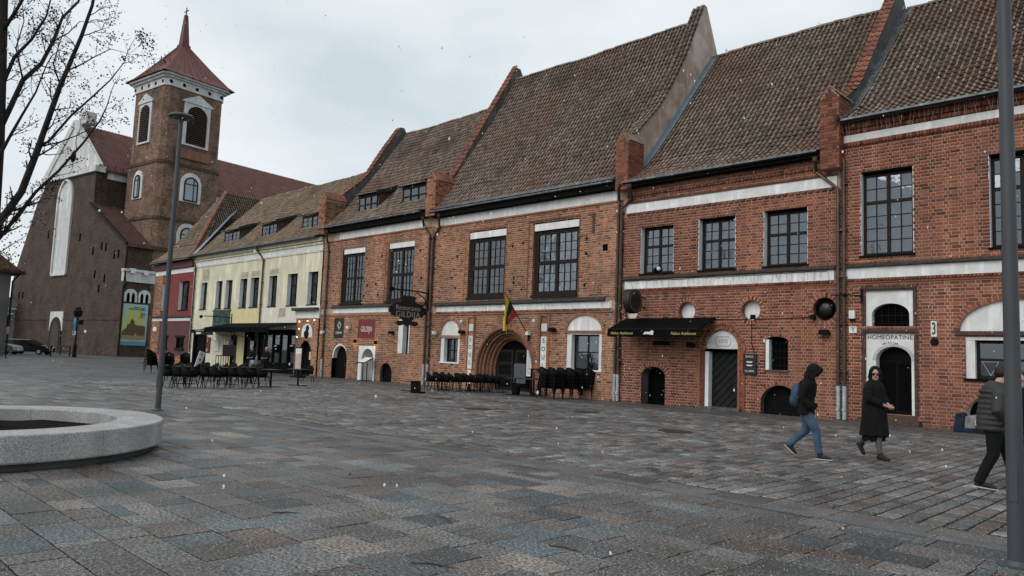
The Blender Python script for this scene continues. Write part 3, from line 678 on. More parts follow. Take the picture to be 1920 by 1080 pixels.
# arched window by the lamp post
arch(h5, -4.65, 2.92, 1.5, .9, .15, D, 30, BR_RED, MORT_R, proud=.05)
q = MB(); pts = outline(('a', -6.14, -3.16, 2.9, 2.92, 3.82)); q.prism([(a, b) for a, b in pts], D + .05, D + .1, 'y'); q.build('lunette', WHITE, h5)
band(h5, -6.25, -3.05, 2.78, 2.9, m=MATS['dark_moulded_brick'], proud=.07, name='lintel'); band(h5, -6.0, -3.3, 2.64, 2.76, proud=-.06, name='white_lintel')
q = MB(); q.box(-6.0, -5.76, D + .04, D + .34, 1.52, 2.64); q.build('reveal', WHITE, h5); q = MB(); q.box(-3.54, -3.3, D + .04, D + .34, 1.52, 2.64); q.build('reveal', WHITE, h5)
window(h5, -5.77, -3.53, 1.52, 2.64, D + .22, (1, 1, 1), (1, 1), fr=.09, mul=.07, curtain=None); q = MB(); q.box(-6.05, -3.25, D - .05, D + .3, 1.44, 1.52); q.build('sill', WOOD_K, h5)
pp = MB(); pp.beam((-5.62, D + .2, 2.02), (-5.4, D + .2, 1.62), .012, .012); pp.beam((-5.4, D + .2, 1.62), (-5.2, D + .2, 2.02), .012, .012); pp.beam((-5.62, D + .2, 2.02), (-5.2, D + .2, 2.02), .01, .01); pp.build('triangle_ornament', PIPEG, h5)
arch(h5, -5.365, .45, .62, .58, .14, D, 16, BR_RED, MORT_R, proud=.03); q = MB(); q.box(-6.02, -4.7, D + .3, D + .33, -.02, 1.1); q.build('cellar_shutter', WOOD_K, h5)
ribbon(h5, outline(('a', -5.98, -4.75, 0, .45, 1.03)), D - .02, D + .32, WHITE2)
P5 = [(24.78, 9.86), (26.0, 10.55), (28.0, 12.45), (31.9, 16.3)]
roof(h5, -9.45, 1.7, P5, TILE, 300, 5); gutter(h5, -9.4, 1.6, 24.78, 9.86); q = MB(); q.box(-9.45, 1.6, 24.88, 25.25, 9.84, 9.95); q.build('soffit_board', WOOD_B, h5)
downpipe(h5, [(1568, 222), (1568, 284), (1582, 300), (1587, 780)])
pier(h5, -10.12, -9.48, 24.8, 26.2, 8.3, 10.75, 11.1, BR_RED, MORT_R, TILE, 51)
pw = parapet(h5, -9.72, [(25.6, 10.9), (26.66, 11.5), (28.82, 14.1), (31.3, 17.1)], 9.0, .3, GREYPL, TILE_O, 52)
q = MB()
for i, (a, b) in enumerate(zip(smooth_prof(P5, 12), smooth_prof(P5, 12)[1:])): q.add([(-9.57, a[0], a[1] + .07), (-9.25 + .03 * (i % 2), a[0], a[1] + .1), (-9.25 + .03 * (i % 2), b[0], b[1] + .1), (-9.57, b[0], b[1] + .07), (-9.56, a[0], a[1] + .3), (-9.56, b[0], b[1] + .3)], [(0, 1, 2, 3), (0, 3, 5, 4)])
q.build('flashing', ZINC, h5)
# ================================================================== house with three latticed windows
h4 = thing('brick_house', 'red brick house with three latticed windows, round portholes and black awning', 'house', (-18.5, D, 0), 0, 'houses along the square')
W4 = [('r', -17.57, -16.03, 5.18, 7.12), ('r', -14.91, -13.4, 5.18, 7.15), ('r', -12.29, -10.71, 5.18, 7.17)]
PH = [(-17.98, .30), (-15.38, .33), (-12.76, .33), (-10.13, .36)]
G4 = [('c', x, 3.63, r + .03) for x, r in PH] + [('a', -17.4, -16.3, -.1, 1.08, 1.46), ('a', -14.57, -13.24, -.1, 2.2, 2.92), ('a', -12.22, -11.38, 1.54, 2.52, 2.7), ('a', -12.35, -10.95, -.1, .35, 1.0)]
brick_wall(h4, -18.5, -9.6, 0, 4.55, D, G4, BR_RED, MORT_R, seed=41, name='ground_floor_wall'); brick_wall(h4, -18.5, -9.6, 4.97, 7.62, D, W4, BR_RED, MORT_R, seed=42, name='upper_wall')
brick_wall(h4, -18.3, -9.9, 8.17, 9.0, D, [], BR_RED, MORT_R, nobj=60, seed=43, name='cornice_wall')
core(h4, -18.5, -9.6, 8.9); q = MB(); q.box(-18.5, -9.6, D + .02, D + .3, 4.53, 5.0); q.box(-18.5, -9.6, D + .02, D + .3, 7.6, 8.9); q.build('wall_core', MORT_R, h4)
band(h4, -18.3, -9.8, 4.59, 4.92); ledge(h4, -18.45, -9.75, 4.96); band(h4, -18.4, -9.75, 4.43, 4.49, m=BR_RED, proud=.035, name='string_course'); dentils(h4, -18.35, -9.75, 4.49, .085, D, BR_RED, .075, .03, .06)
band(h4, -18.3, -9.7, 7.74, 8.12); band(h4, -18.3, -9.7, 8.12, 8.18, m=BR_RED, proud=.07, name='string_course'); dentils(h4, -18.3, -9.7, 7.63, .1, D, BR_RED, .17, .06, .035); dentils(h4, -18.3, -9.9, 8.4, .09, D, BR_RED, .1, .05, .06)
for i, o in enumerate(W4):
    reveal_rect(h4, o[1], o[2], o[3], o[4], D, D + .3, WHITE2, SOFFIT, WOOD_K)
    window(h4, o[1] + .02, o[2] - .02, o[3] + .03, o[4] - .06, D + .24, (2, 2), (2, 3), curtain=CURT, lattice=True)
q = MB(); q.ball((-16.95, D + .2, 5.33), .12, 10, 0, (1, .8, 1)); q.ball((-16.82, D + .2, 5.38), .09, 10, 1); q.build('window_ornament', [WOOD_K, PAPER], h4)
for i, (x, r) in enumerate(PH):
    a = arch(h4, x, 3.63, r + .03, r + .03, .15, D, 20, BR_RED, MORT_R, 0, 2 * math.pi, proud=.012, name='porthole_ring')
    ribbon(h4, [(x + (r + .03) * math.cos(t * math.pi / 12), 3.63 + (r + .03) * math.sin(t * math.pi / 12)) for t in range(25)], D - .005, D + .24, BR_RED)
    q = MB(); q.lathe([(0, .12), (r + .05, .12)], (x, D + .1, 3.63), 28, axis='y'); q.build('porthole_disc', WHITE if i < 3 else WOOD_K, h4)
q = MB(); q.ball((PH[3][0], D + .14, 3.63), .25, 14, 0, (1, .5, 1)); q.build('fan_housing', mat('black_gloss', (.012, .013, .014), .22, noise=None), h4, smooth=True)
# small cellar doorway, big door with tympanum, barred window, cellar hatch
arch(h4, -16.85, 1.08, .56, .4, .19, D, 13, BR_RED, MORT_R, .15, math.pi - .15, proud=.012); ribbon(h4, outline(('a', -17.4, -16.3, 0, 1.08, 1.46)), D - .005, D + .5, GREYPL); q = MB(); q.box(-17.45, -16.25, D + .5, D + .53, 0, 1.5); q.build('cellar_door', DARK, h4)
for k, (dx, pr) in enumerate(((.0, .03), (.1, .0), (.19, .03))): arch(h4, -13.905, 2.2, .68 + dx, .74 + dx, .085, D, 22 + 2 * k, BR_RED, MORT_R, proud=pr)
for s in (-1, 1):
    q = MB()
    for k in range(3): q.box(-13.905 + s * (.71 + k * .095) - .048, -13.905 + s * (.71 + k * .095) + .048, D - (.03, .0, .03)[k], D + .08, .1, 2.2)
    q.build('door_jamb', BR_RED, h4)
q = MB(); q.prism(outline(('a', -14.56, -13.25, 2.22, 2.24, 2.91)), D + .08, D + .12, 'y'); q.build('tympanum', WHITE, h4)
q = MB(); pl = [(-14.2, 2.5), (-14.13, 2.68), (-13.63, 2.68), (-13.56, 2.5), (-13.63, 2.34), (-14.13, 2.34)]
for a, b in zip(pl, pl[1:] + pl[:1]): q.beam((a[0], D + .075, a[1]), (b[0], D + .075, b[1]), .018, .018)
q.build('plaque_outline', LETG, h4); text('lettering', '1570', .19, (-13.88, D + .075, 2.51), h4, LETG)
q = MB(); q.box(-14.58, -14.42, D + .0, D + .3, .1, 2.12); q.build('reveal', WHITE2, h4)
dq = MB(); dq.prism([(-14.44, .1), (-14.44, 2.1), (-13.85, 2.22), (-13.24, 2.1), (-13.24, .1)], D + .26, D + .32, 'y'); dr = dq.build('door', DOORG, h4)
q = MB()
for k in range(11):                                    # diagonal boarding
    c = .1 + k * .3 - .9; a = (max(-14.42, -14.42), c); p0 = (-14.42, c); p1 = (-13.26, c + 1.16)
    z0_, z1_ = max(.12, min(2.1, p0[1])), max(.12, min(2.1, p1[1]))
    if z1_ - z0_ > .05: q.beam((p0[0] + (z0_ - p0[1]), D + .255, z0_), (p1[0] - (p1[1] - z1_), D + .255, z1_), .02, .025)
q.build('board_joint', WOOD_K, dr); q = MB(); q.ball((-13.36, D + .24, 1.1), .035, 8); q.build('door_handle', IRON, dr)
band(h4, -14.6, -13.2, 2.12, 2.23, proud=-.02, m=WOOD_B, name='door_lintel'); q = MB(); q.box(-14.7, -13.1, D - .2, D + .3, 0, .1); q.build('door_step', GREYPL, h4)
arch(h4, -11.8, 2.5, .45, .2, .1, D, 12, BR_RED, MORT_R, .2, math.pi - .2, proud=.03); q = MB(); q.box(-12.2, -12.08, D + .02, D + .3, 1.54, 2.6); q.build('reveal', WHITE2, h4); q = MB(); q.box(-12.25, -11.35, D + .3, D + .32, 1.5, 2.72); q.build('dark_window', DARK, h4)
q = MB()
for k in range(5): q.tube([(-12.05 + k * .15, D + .2, 1.54), (-12.05 + k * .15, D + .2, 2.65)], .01, 6)
for z in (1.7, 1.95, 2.2, 2.45): q.tube([(-12.2, D + .19, z), (-11.4, D + .19, z)], .01, 6)
q.build('window_bars', IRON, h4); q = MB(); q.box(-12.25, -11.35, D - .04, D + .25, 1.48, 1.54); q.build('sill', GREYPL, h4)
arch(h4, -11.65, .35, .71, .66, .14, D, 17, BR_RED, MORT_R, proud=.03); q = MB(); q.box(-12.4, -10.9, D + .22, D + .25, 0, 1.05); q.build('cellar_hatch', WOOD_K, h4); ribbon(h4, outline(('a', -12.35, -10.95, 0, .35, 1.0)), D - .02, D + .24, GREYPL)
P4 = [(24.8, 8.98), (26.0, 9.68), (27.8, 11.65), (32.0, 16.62)]
roof(h4, -18.2, -9.85, P4, TILE, 300, 4); gutter(h4, -18.25, -10.2, 24.78, 8.98); q = MB(); q.box(-18.25, -9.95, 24.86, D + .02, 8.78, 8.97); q.build('soffit_board', SOFFIT, h4)  # black board stands in for the shadow band under the eaves
downpipe(h4, [(1528, 300), (1530, 322), (1571, 354), (1574, 780)]); downpipe(h4, [(1181, 350), (1185, 372), (1166, 392), (1160, 745)])
q = MB(); q.tube([(-18.2, D - .03, 3.32), (-15, D - .03, 3.34), (-13.3, D - .03, 3.30), (-10.4, D - .03, 3.36)], .012, 6); q.tube([(-12.72, D - .03, 3.4), (-12.72, D - .03, 2.5), (-12.6, D - .03, 2.1)], .01, 6); q.build('wall_cable', IRON, h4)
sp = smooth_prof(P4, 12); q = MB()
for i, (a, b) in enumerate(zip(sp, sp[1:])): q.add([(-18.24, a[0], a[1] + .06), (-18.0, a[0], a[1] + .09), (-18.0, b[0], b[1] + .09), (-18.24, b[0], b[1] + .06), (-18.225, a[0], a[1] + .28), (-18.225, b[0], b[1] + .28)], [(0, 1, 2, 3), (0, 3, 5, 4)])
q.build('flashing', mat('blue_zinc', (.25, .32, .38), .4, metal=.4), h4)
# ================================================================== tall house with the portal
h3 = thing('brick_house', 'tall old orange brick house with arched portal, two large windows and flag', 'house', (-30.8, D, 0), 0, 'houses along the square')
W3 = [('r', -27.98, -25.33, 4.5, 7.82), ('r', -23.56, -20.82, 4.46, 7.82)]
G3 = [('a', -27.1, -23.2, -.1, 1.0, 3.05), ('a', -29.86, -28.38, 1.26, 2.64, 3.42), ('a', -21.36, -19.43, 1.2, 2.9, 3.56), ('r', -27.78, -27.38, 1.0, 3.5), ('r', -22.92, -22.5, 1.0, 3.5)]
brick_wall(h3, -30.8, -18.5, 0, 3.82, D, G3, BR_OR, MORT_O, course=.1, seed=31, name='ground_floor_wall', regular=False); brick_wall(h3, -30.8, -18.5, 4.16, 8.36, D, W3, BR_OR, MORT_O, course=.1, seed=32, name='upper_wall', regular=False)
core(h3, -30.8, -18.5, 9.0); q = MB(); q.box(-30.8, -18.5, D + .02, D + .3, 3.8, 4.2); q.box(-30.8, -18.5, D + .02, D + .3, 8.3, 9.1); q.build('wall_core', MORT_O, h3)
band(h3, -30.3, -18.95, 3.84, 4.14); ledge(h3, -30.5, -19.3, 4.15, .16, .2); band(h3, -30.5, -18.9, 3.66, 3.74, m=BR_OR, proud=.05, name='string_course'); dentils(h3, -30.3, -18.95, 3.74, .08, D, BR_OR, .1, .03, .07)
band(h3, -30.3, -18.8, 8.38, 8.78); band(h3, -30.4, -18.7, 8.3, 8.36, m=BR_OR, proud=.06, name='string_course')
for o in W3:
    reveal_rect(h3, o[1], o[2], o[3], o[4], D, D + .22, BR_OR, SOFFIT); band(h3, o[1] + .04, o[2] - .01, 7.48, 7.8, proud=-.03, name='white_lintel'); q = MB()
    for s in (0, 1): q.box(*((o[1] - .32, o[1] - .26) if s == 0 else (o[2] - .0, o[2] + .04)), D - .025, D + .02, o[3] - .2, o[4] + .1)
    q.box(o[1] - .32, o[2] + .04, D - .025, D + .02, o[4] + .1, o[4] + .16); q.build('window_moulding', BR_OR, h3)
    window(h3, o[1] + .06, o[2] - .02, o[3] + .02, 7.48, D + .12, (3, 3), (3, 3), fr=.2, mul=.17, bar=.024, th=.09, curtain=None if o[1] < -25 else None)
    q = MB(); q.box(o[1], o[2], D - .1, D + .14, o[3] - .08, o[3] + .02); q.build('sill', WOOD_D, h3)
# small dark put-log holes and an iron anchor
q = MB(); rg = random.Random(4)
for x, z in [(-28.85, 6.65), (-28.9, 5.05), (-24.9, 6.9), (-24.2, 7.0), (-24.75, 5.4), (-24.75, 5.15), (-24.95, 4.75), (-24.2, 4.8), (-20.4, 6.9), (-20.4, 6.25), (-20.45, 4.85), (-29.2, 5.6)]: q.box(x - .05, x + .05, D - .012, D + .02, z - .05, z + .05)
q.box(-19.5, -19.25, D - .012, D + .02, 6.28, 6.56); q.build('putlog_hole', DARK, h3)
q = MB(); q.beam((-20.03, D - .02, 7.1), (-20.03, D - .02, 7.95), .12, .03); q.build('wall_anchor', MATS['rusty_iron_cover'], h3)
# portal: stepped round mouldings
pt = None; q = MB(); xc = -25.15
for k in range(6):
    rx, top, yy = 1.9 - .125 * k, 3.0 - .1 * k, D - .02 + .13 * k
    P = [(xc - rx, yy, .0), (xc - rx, yy, 1.0)] + [(xc - rx * math.cos(math.pi * i / 22), yy, 1.0 + (top - 1.0) * math.sin(math.pi * i / 22)) for i in range(1, 22)] + [(xc + rx, yy, 1.0), (xc + rx, yy, .0)]
    q.tube(P, .062 if k % 2 else .085, 8)
    if k < 5:
        for a, b in zip(P, P[1:]): q.add([a, b, (xc + (b[0] - xc) * (rx - .125) / rx, yy + .13, 1 + (b[2] - 1) * (top - 1.1) / (top - 1) if b[2] > 1 else b[2]), (xc + (a[0] - xc) * (rx - .125) / rx, yy + .13, 1 + (a[2] - 1) * (top - 1.1) / (top - 1) if a[2] > 1 else a[2])], [(0, 1, 2, 3)])
pt = q.build('portal', mat('portal_brick', (.20, .095, .06), .85, noise=(10, .35), stain=(1.5, (.06, .045, .04), .6)), h3)
arch(h3, xc, 1.0, 1.95, 2.07, .17, D, 42, BR_OR, MORT_O, 0.0, math.pi, proud=.04)
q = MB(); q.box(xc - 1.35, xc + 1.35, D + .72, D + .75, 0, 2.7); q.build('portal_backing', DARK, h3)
for s in (-1, 1):
    q = MB(); q.box(xc + s * .62 - .56, xc + s * .62 + .56, D + .66, D + .72, .05, 2.0); dl = q.build('door_leaf', WOOD_D, h3)
    for k in range(3): child('door_panel', unit(WOOD_K), dl, (xc + s * .62, D + .655, .45 + k * .6), scale=(.8, .03, .45))
q = MB(); q.box(xc - 2.1, xc + 2.1, D - .35, D + .75, 0, .06); q.build('door_step', GREYPL, h3)
q = MB(); q.box(-24.55, -23.8, D + .05, D + .08, .45, 1.35); q.build('chalk_board', mat('slate_board', (.07, .08, .09), .6), h3); q = MB(); q.box(-23.75, -23.4, D + .04, D + .07, .8, 2.0); q.build('menu_sheet', PAPER, h3)
q = MB()
for k in range(13): q.box(-23.69, -23.46 - .05 * ((k * 7) % 3), D + .034, D + .04, .9 + k * .078, .93 + k * .078)
q.build('print_line', LETG, h3)
# side windows with lunettes
for (x0, x1, z0, zs, zt, lb) in ((-29.86, -28.38, 1.26, 2.64, 3.42, 2.48), (-21.36, -19.43, 1.2, 2.9, 3.56, 2.72)):
    arch(h3, (x0 + x1) / 2, zs, (x1 - x0) / 2, zt - zs, .13, D, 22, BR_OR, MORT_O, proud=.05); q = MB(); q.prism(outline(('a', x0, x1, zs - .01, zs + .01, zt)), D + .04, D + .08, 'y'); q.build('lunette', WHITE, h3)
    band(h3, x0 - .12, x1 + .12, zs - .12, zs - .01, m=BR_OR, proud=.04, name='lintel'); band(h3, x0, x1, lb, zs - .12, proud=-.03, name='white_lintel')
    q = MB(); q.box(x0, x0 + .26, D + .03, D + .36, z0, lb); q.build('reveal', WHITE, h3); q = MB(); q.box(x1 - .16, x1, D + .03, D + .36, z0, lb); q.build('reveal', WHITE, h3); window(h3, x0 + .26, x1 - .16, z0 + .02, lb, D + .25, (1, 1), (1, 1), fr=.06, mul=.05, curtain=None)
    q = MB(); q.box(x0 - .03, x1 + .03, D - .03, D + .3, z0 - .05, z0 + .02); q.build('sill', WHITE2, h3)
for x0, x1 in ((-27.78, -27.38), (-22.92, -22.5)):
    q = MB(); q.box(x0, x1, D + .04, D + .06, 1.0, 3.5); q.box(x0 - .14, x0, D - .03, D + .06, 1.0, 3.6); q.box(x1, x1 + .14, D - .03, D + .06, 1.0, 3.6); q.build('pilaster_frame', BR_OR, h3)
    so = MB(); so.box(x0 + .05, x1 - .03, D - .01, D + .03, 1.0, 2.62); sg = so.build('banner_sign', WHITE, h3); so = MB(); so.box(x0 + .05, x1 - .03, D - .01, D + .03, 2.85, 3.2); so.build('white_square', WHITE, h3)
    for k, ch in enumerate('SOUL'): text('lettering', ch, .29, ((x0 + x1) / 2 + .01, D - .015, 2.42 - k * .37), sg, LETB, sx=.95)
    so = MB(); so.box(x0 + .1, x1 - .08, D - .012, D + .03, .66, .95); so.build('small_plate', WHITE, h3)
    so = MB(); so.beam((x0 + .1, D - .05, 3.42), (x0 + .1, D - .55, 3.4), .03, .03); so.lathe([(0, .14), (.05, .13), (.13, .0), (.12, 0)], (x0 + .1, D - .55, 3.25), 12); so.build('sign_lamp', PIPEG, h3)
P3 = [(24.8, 9.18), (26.0, 10.62), (27.5, 12.75), (29.3, 15.4), (30.8, 18.05)]
roof(h3, -30.65, -18.6, P3, TILE, 300, 33); gutter(h3, -30.7, -18.7, 24.76, 9.12); q = MB(); q.box(-30.7, -18.7, 24.84, D + .02, 8.82, 9.1); q.build('soffit_board', SOFFIT, h3)  # lowered black board paints the shadow zone below the eaves
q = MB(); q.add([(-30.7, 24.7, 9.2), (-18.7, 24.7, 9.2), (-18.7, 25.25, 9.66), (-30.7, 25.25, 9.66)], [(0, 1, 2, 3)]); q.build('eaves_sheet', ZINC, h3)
downpipe(h3, [(1160, 350), (1161, 376), (1160, 392), (1152, 745)]); downpipe(h3, [(823, 405), (824, 425), (813, 445), (797, 715)])
pier(h3, -18.62, -18.0, 24.78, 25.9, 8.7, 10.75, 11.15, BR_RED, MORT_R, TILE, 35); parapet(h3, -18.45, [(25.6, 11.2), (27.5, 13.05), (29.3, 15.7), (30.95, 18.95)], 9.0, .42, PINKPL, TILE, 36)
# ================================================================== house with dormers
h2 = thing('brick_house', 'orange brick house with two dormers and red restaurant sign left of the portal house', 'house', (-41.6, D, 0), 0, 'houses along the square')
W2 = [('r', -39.45, -37.1, 4.48, 7.82), ('r', -34.82, -32.42, 4.48, 7.82)]
G2 = [('a', -40.05, -38.4, -.1, 1.25, 2.05), ('r', -37.25, -35.55, -.1, 2.05), ('a', -35.0, -33.9, -.1, .55, 1.05), ('r', -33.5, -32.5, 1.62, 3.48), ('r', -39.95, -38.9, 2.4, 3.6), ('r', -37.38, -35.7, 2.4, 3.55)]
brick_wall(h2, -41.6, -30.8, 0, 3.86, D, G2, BR_OR, MORT_O, course=.1, seed=21, name='ground_floor_wall', regular=False); brick_wall(h2, -41.6, -30.8, 4.2, 8.44, D, W2, BR_OR, MORT_O, course=.1, seed=22, name='upper_wall', regular=False)
core(h2, -41.6, -30.8, 9.0); q = MB(); q.box(-41.6, -30.8, D + .02, D + .3, 3.84, 4.22); q.box(-41.6, -30.8, D + .02, D + .3, 8.4, 9.2); q.build('wall_core', MORT_O, h2)
band(h2, -40.15, -31.3, 3.9, 4.2); ledge(h2, -40.3, -31.2, 4.21, .16, .2); band(h2, -40.3, -31.2, 3.74, 3.82, m=BR_OR, proud=.05, name='string_course'); band(h2, -39.9, -31.6, 8.46, 8.86); band(h2, -41.2, -31, 8.38, 8.44, m=BR_OR, proud=.05, name='string_course')
for o in W2:
    reveal_rect(h2, o[1], o[2], o[3], o[4], D, D + .22, BR_OR, SOFFIT); band(h2, o[1] + .1, o[2] - .01, 7.5, 7.8, proud=-.03, name='white_lintel')
    q = MB(); q.box(o[1] - .2, o[1] - .14, D - .025, D + .02, o[3], o[4] + .1); q.box(o[1] - .2, o[2] + .06, D - .025, D + .02, o[4] + .1, o[4] + .15); q.build('window_moulding', BR_OR, h2)
    window(h2, o[1] + .1, o[2] - .02, o[3] + .02, 7.5, D + .12, (3, 3), (3, 3), fr=.17, mul=.15, bar=.024, th=.09, curtain=CURTD); q = MB(); q.box(o[1], o[2], D - .1, D + .14, o[3] - .08, o[3] + .02); q.build('sill', WOOD_D, h2)
q = MB()
for x, z in [(-36.9, 7.1), (-35.4, 7.15), (-36.7, 5.5), (-35.85, 5.55), (-37.0, 4.9), (-35.6, 4.9), (-40.3, 5.3), (-31.9, 7.2), (-31.7, 5.7)]: q.box(x - .06, x + .06, D - .012, D + .02, z - .06, z + .06)
q.build('putlog_hole', DARK, h2)
panel(h2, -40.05, -38.4, 1.2, 2.08, ('a', -39.95, -38.45, 1.2, 1.25, 1.95), D + .04, depth=.05); q = MB(); q.box(-40.1, -38.35, D + .32, D + .36, 0, 2.1); q.build('door', WOOD_K, h2)
panel(h2, -37.25, -35.55, -.02, 2.05, ('a', -36.9, -35.75, -.02, 1.2, 1.82), D + .03, depth=.5); q = MB(); q.box(-37.0, -35.6, D + .74, D + .78, 0, 1.9); q.build('passage_wall', WHITE2, h2); q = MB(); q.box(-36.05, -35.76, D + .2, D + .72, 0, 1.75); q.build('open_door', MAROON, h2)
arch(h2, -34.45, .55, .55, .5, .12, D, 15, BR_OR, MORT_O, proud=.03); q = MB(); q.box(-35.05, -33.85, D + .25, D + .28, 0, 1.1); q.build('cellar_hatch', WOOD_K, h2)
q = MB(); q.box(-33.5, -33.1, D + .01, D + .4, 1.62, 3.48); q.build('reveal', WHITE, h2); q = MB(); q.box(-32.58, -32.5, D + .01, D + .4, 1.62, 3.48); q.build('reveal', WHITE, h2); window(h2, -33.1, -32.58, 1.64, 3.46, D + .3, (2,), (5,), fr=.05, bar=.03)
P2 = [(24.8, 9.32), (26.4, 10.75), (28.0, 12.65), (31.0, 16.78)]
def dormer(parent, x0, x1, z0, z1, yf, depth, name_m, cols, rows, m=WOOD_B, back_rise=.55, rm=TILE):
    """shed dormer: front wall with window, cheeks, tiled lid"""
    d = MB(); yb = yf + depth; zt = z1 + .12; zb = zt + back_rise
    d.prism([(yf + .06, z0), (yf + .06, zt), (yb, zb), (yb, z0)], x0 - .1, x0 - .04, 'x'); d.prism([(yf + .06, z0), (yf + .06, zt), (yb, zb), (yb, z0)], x1 + .04, x1 + .1, 'x'); d.box(x0 - .1, x1 + .1, yf, yf + .06, z1, zt); d.box(x0 - .1, x1 + .1, yf - .1, yf + .06, z0 - .06, z0)
    do = d.build('dormer', m, parent); window(do, x0, x1, z0, z1, yf, cols, rows, fr=.05, mul=.07, bar=.025, curtain=CURT)
    q = MB(); q.box(x0 - .1, x1 + .1, yf + .5, yf + .52, z0, z1 + .1); q.build('dormer_back', DARK, do)
    lid = [(yf - .22, zt - .02), (yb, zb + .04)]; q = MB(); q.prism([(lid[0][0], lid[0][1] - .02), (lid[1][0], lid[1][1] - .02), (lid[1][0], lid[1][1] + .02), (lid[0][0], lid[0][1] + .02)], x0 - .22, x1 + .22, 'x'); lo = q.build('dormer_roof', SOFFIT, do); tiles(lo, x0 - .2, x1 + .2, lid, rm, 30, int(abs(x0) * 10)); 
    q = MB(); q.beam((x1 + .24, yf - .24, zt), (x1 + .24, yb, zb + .06), .05, .2); q.build('verge_board', GUTTER, do)
    return do
dormer(h2, -38.95, -37.05, 10.05, 11.05, 25.8, 2.0, None, (1, 1, 1), (1, 1)); dormer(h2, -34.55, -32.4, 10.05, 11.02, 25.8, 2.0, None, (1, 1, 1), (1, 1))
skip2 = lambda x, y: y > 25.75 and y < 27.2 and (-39.1 < x < -36.9 or -34.7 < x < -32.25)
roof(h2, -41.3, -31.1, P2, TILE, 300, 22, skip=skip2); gutter(h2, -41.7, -31.5, 24.74, 9.26); q = MB(); q.box(-41.4, -31.0, 24.82, D + .02, 8.92, 9.2); q.build('soffit_board', SOFFIT, h2)  # board blackened to paint the eaves shadow on the wall head
downpipe(h2, [(793, 410), (795, 424), (806, 440), (787, 715)]); downpipe(h2, [(613, 435), (614, 455), (616, 470), (602, 700)])
pier(h2, -31.05, -30.3, 24.74, 26.0, 8.9, 10.8, 11.3, BR_OR, MORT_O, TILE_O, 25); parapet(h2, -30.9, [(25.7, 10.5), (26.6, 11.8), (28.46, 14.9), (30.9, 18.9)], 9.0, .34, GREYPL, TILE_O, 26)
pier(h2, -41.75, -41.05, 24.74, 26.2, 8.9, 11.1, 11.55, BR_OR, MORT_O, TILE_O, 27); parapet(h2, -41.6, [(25.9, 11.4), (27.88, 13.1), (29.1, 15.1), (30.5, 17.2)], 9.0, .34, GREYPL, TILE_O, 28)
# ================================================================== yellow house
def plaster_wall(parent, x0, x1, z0, z1, y, ops, m, name='wall'):
    xs = sorted({x0, x1} | {v for o in ops for v in o[1:3] if x0 < v < x1}); zs = sorted({z0, z1} | {v for o in ops for v in o[3:5] if z0 < v < z1}); q = MB()
    for a, b in zip(xs, xs[1:]):
        for c, d in zip(zs, zs[1:]):
            xm, zm = (a + b) / 2, (c + d) / 2
            if any(o[1] < xm < o[2] and o[3] < zm < o[4] for o in ops): continue
            q.add([(a, y, c), (b, y, c), (b, y, d), (a, y, d)], [(0, 1, 2, 3)])
    return q.build(name, m, parent)
hy = thing('plaster_house', 'long yellow plastered house with narrow windows and dormers left of the brick row', 'house', (-61.2, D, 0), 0, 'houses along the square')
WY = [('r', a, b, 4.5, 6.62) for a, b in ((-59.62, -58.5), (-56.9, -55.85), (-55.25, -54.15), (-52.9, -51.78), (-51.25, -50.0), (-48.55, -47.4), (-45.98, -44.7), (-43.35, -42.14))]
plaster_wall(hy, -61.2, -41.75, 4.42, 7.9, D, WY, YELLOW, 'upper_wall')
gx = lambda px, py=640: at_y(px, py, D)[0]
xd0, xd1 = gx(365), gx(386); xg0, xg1 = gx(400, 590), gx(432, 590)
plaster_wall(hy, -61.2, xg1, 0, 4.42, D, [('r', xd0, xd1, 0, 2.75)], YELLOW, 'lower_wall'); plaster_wall(hy, xg1, -49.6, 2.9, 4.42, D, [], YELLOW2, 'bright_wall'); plaster_wall(hy, -49.6, -44.4, 2.9, 4.42, D, [], CREAM, 'cream_wall')
plaster_wall(hy, xg1, xg1 + 2.6, 0, 2.9, D + .02, [('r', xg1 + .35, xg1 + 1.35, 0, 2.5)], YELLOW2, 'entry_wall')
q = MB(); q.box(-61.2, -41.75, D + .85, 37, 0, 8.8); q.box(xd0 - .1, xd1 + .1, D + .3, D + .32, 0, 2.75); q.build('inner_wall', DARK, hy)
q = MB(); q.box(-61.2, -41.75, D + .01, D + .4, 7.88, 8.8); q.build('wall_core', YELLOW, hy)
band(hy, -61.2, -41.75, 7.96, 8.3); band(hy, -61.2, -41.75, 7.88, 7.94, m=YELLOW, proud=.05, name='moulding'); band(hy, -61.2, -41.75, 8.36, 8.5, m=YELLOW, proud=.08, name='moulding'); band(hy, -61.2, -41.75, 8.54, 8.8, m=YELLOW, proud=.18, name='cornice')
for o in WY:
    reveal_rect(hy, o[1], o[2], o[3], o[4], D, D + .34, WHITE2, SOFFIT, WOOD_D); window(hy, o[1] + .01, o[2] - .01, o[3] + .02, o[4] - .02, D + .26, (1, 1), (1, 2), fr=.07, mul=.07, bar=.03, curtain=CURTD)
for a, b, z0, z1 in ((-59.5, -58.3, 6.75, 7.7), (-52.9, -51.7, 6.7, 7.1), (-51.2, -49.95, 6.7, 7.1), (-48.5, -47.3, 6.7, 7.1)):
    q = MB(); q.box(a, b, D - .006, D + .01, z0, z1); q.build('bare_plaster_patch', mat('bare_plaster', (.38, .35, .26), .9, noise=(3, .2)), hy)
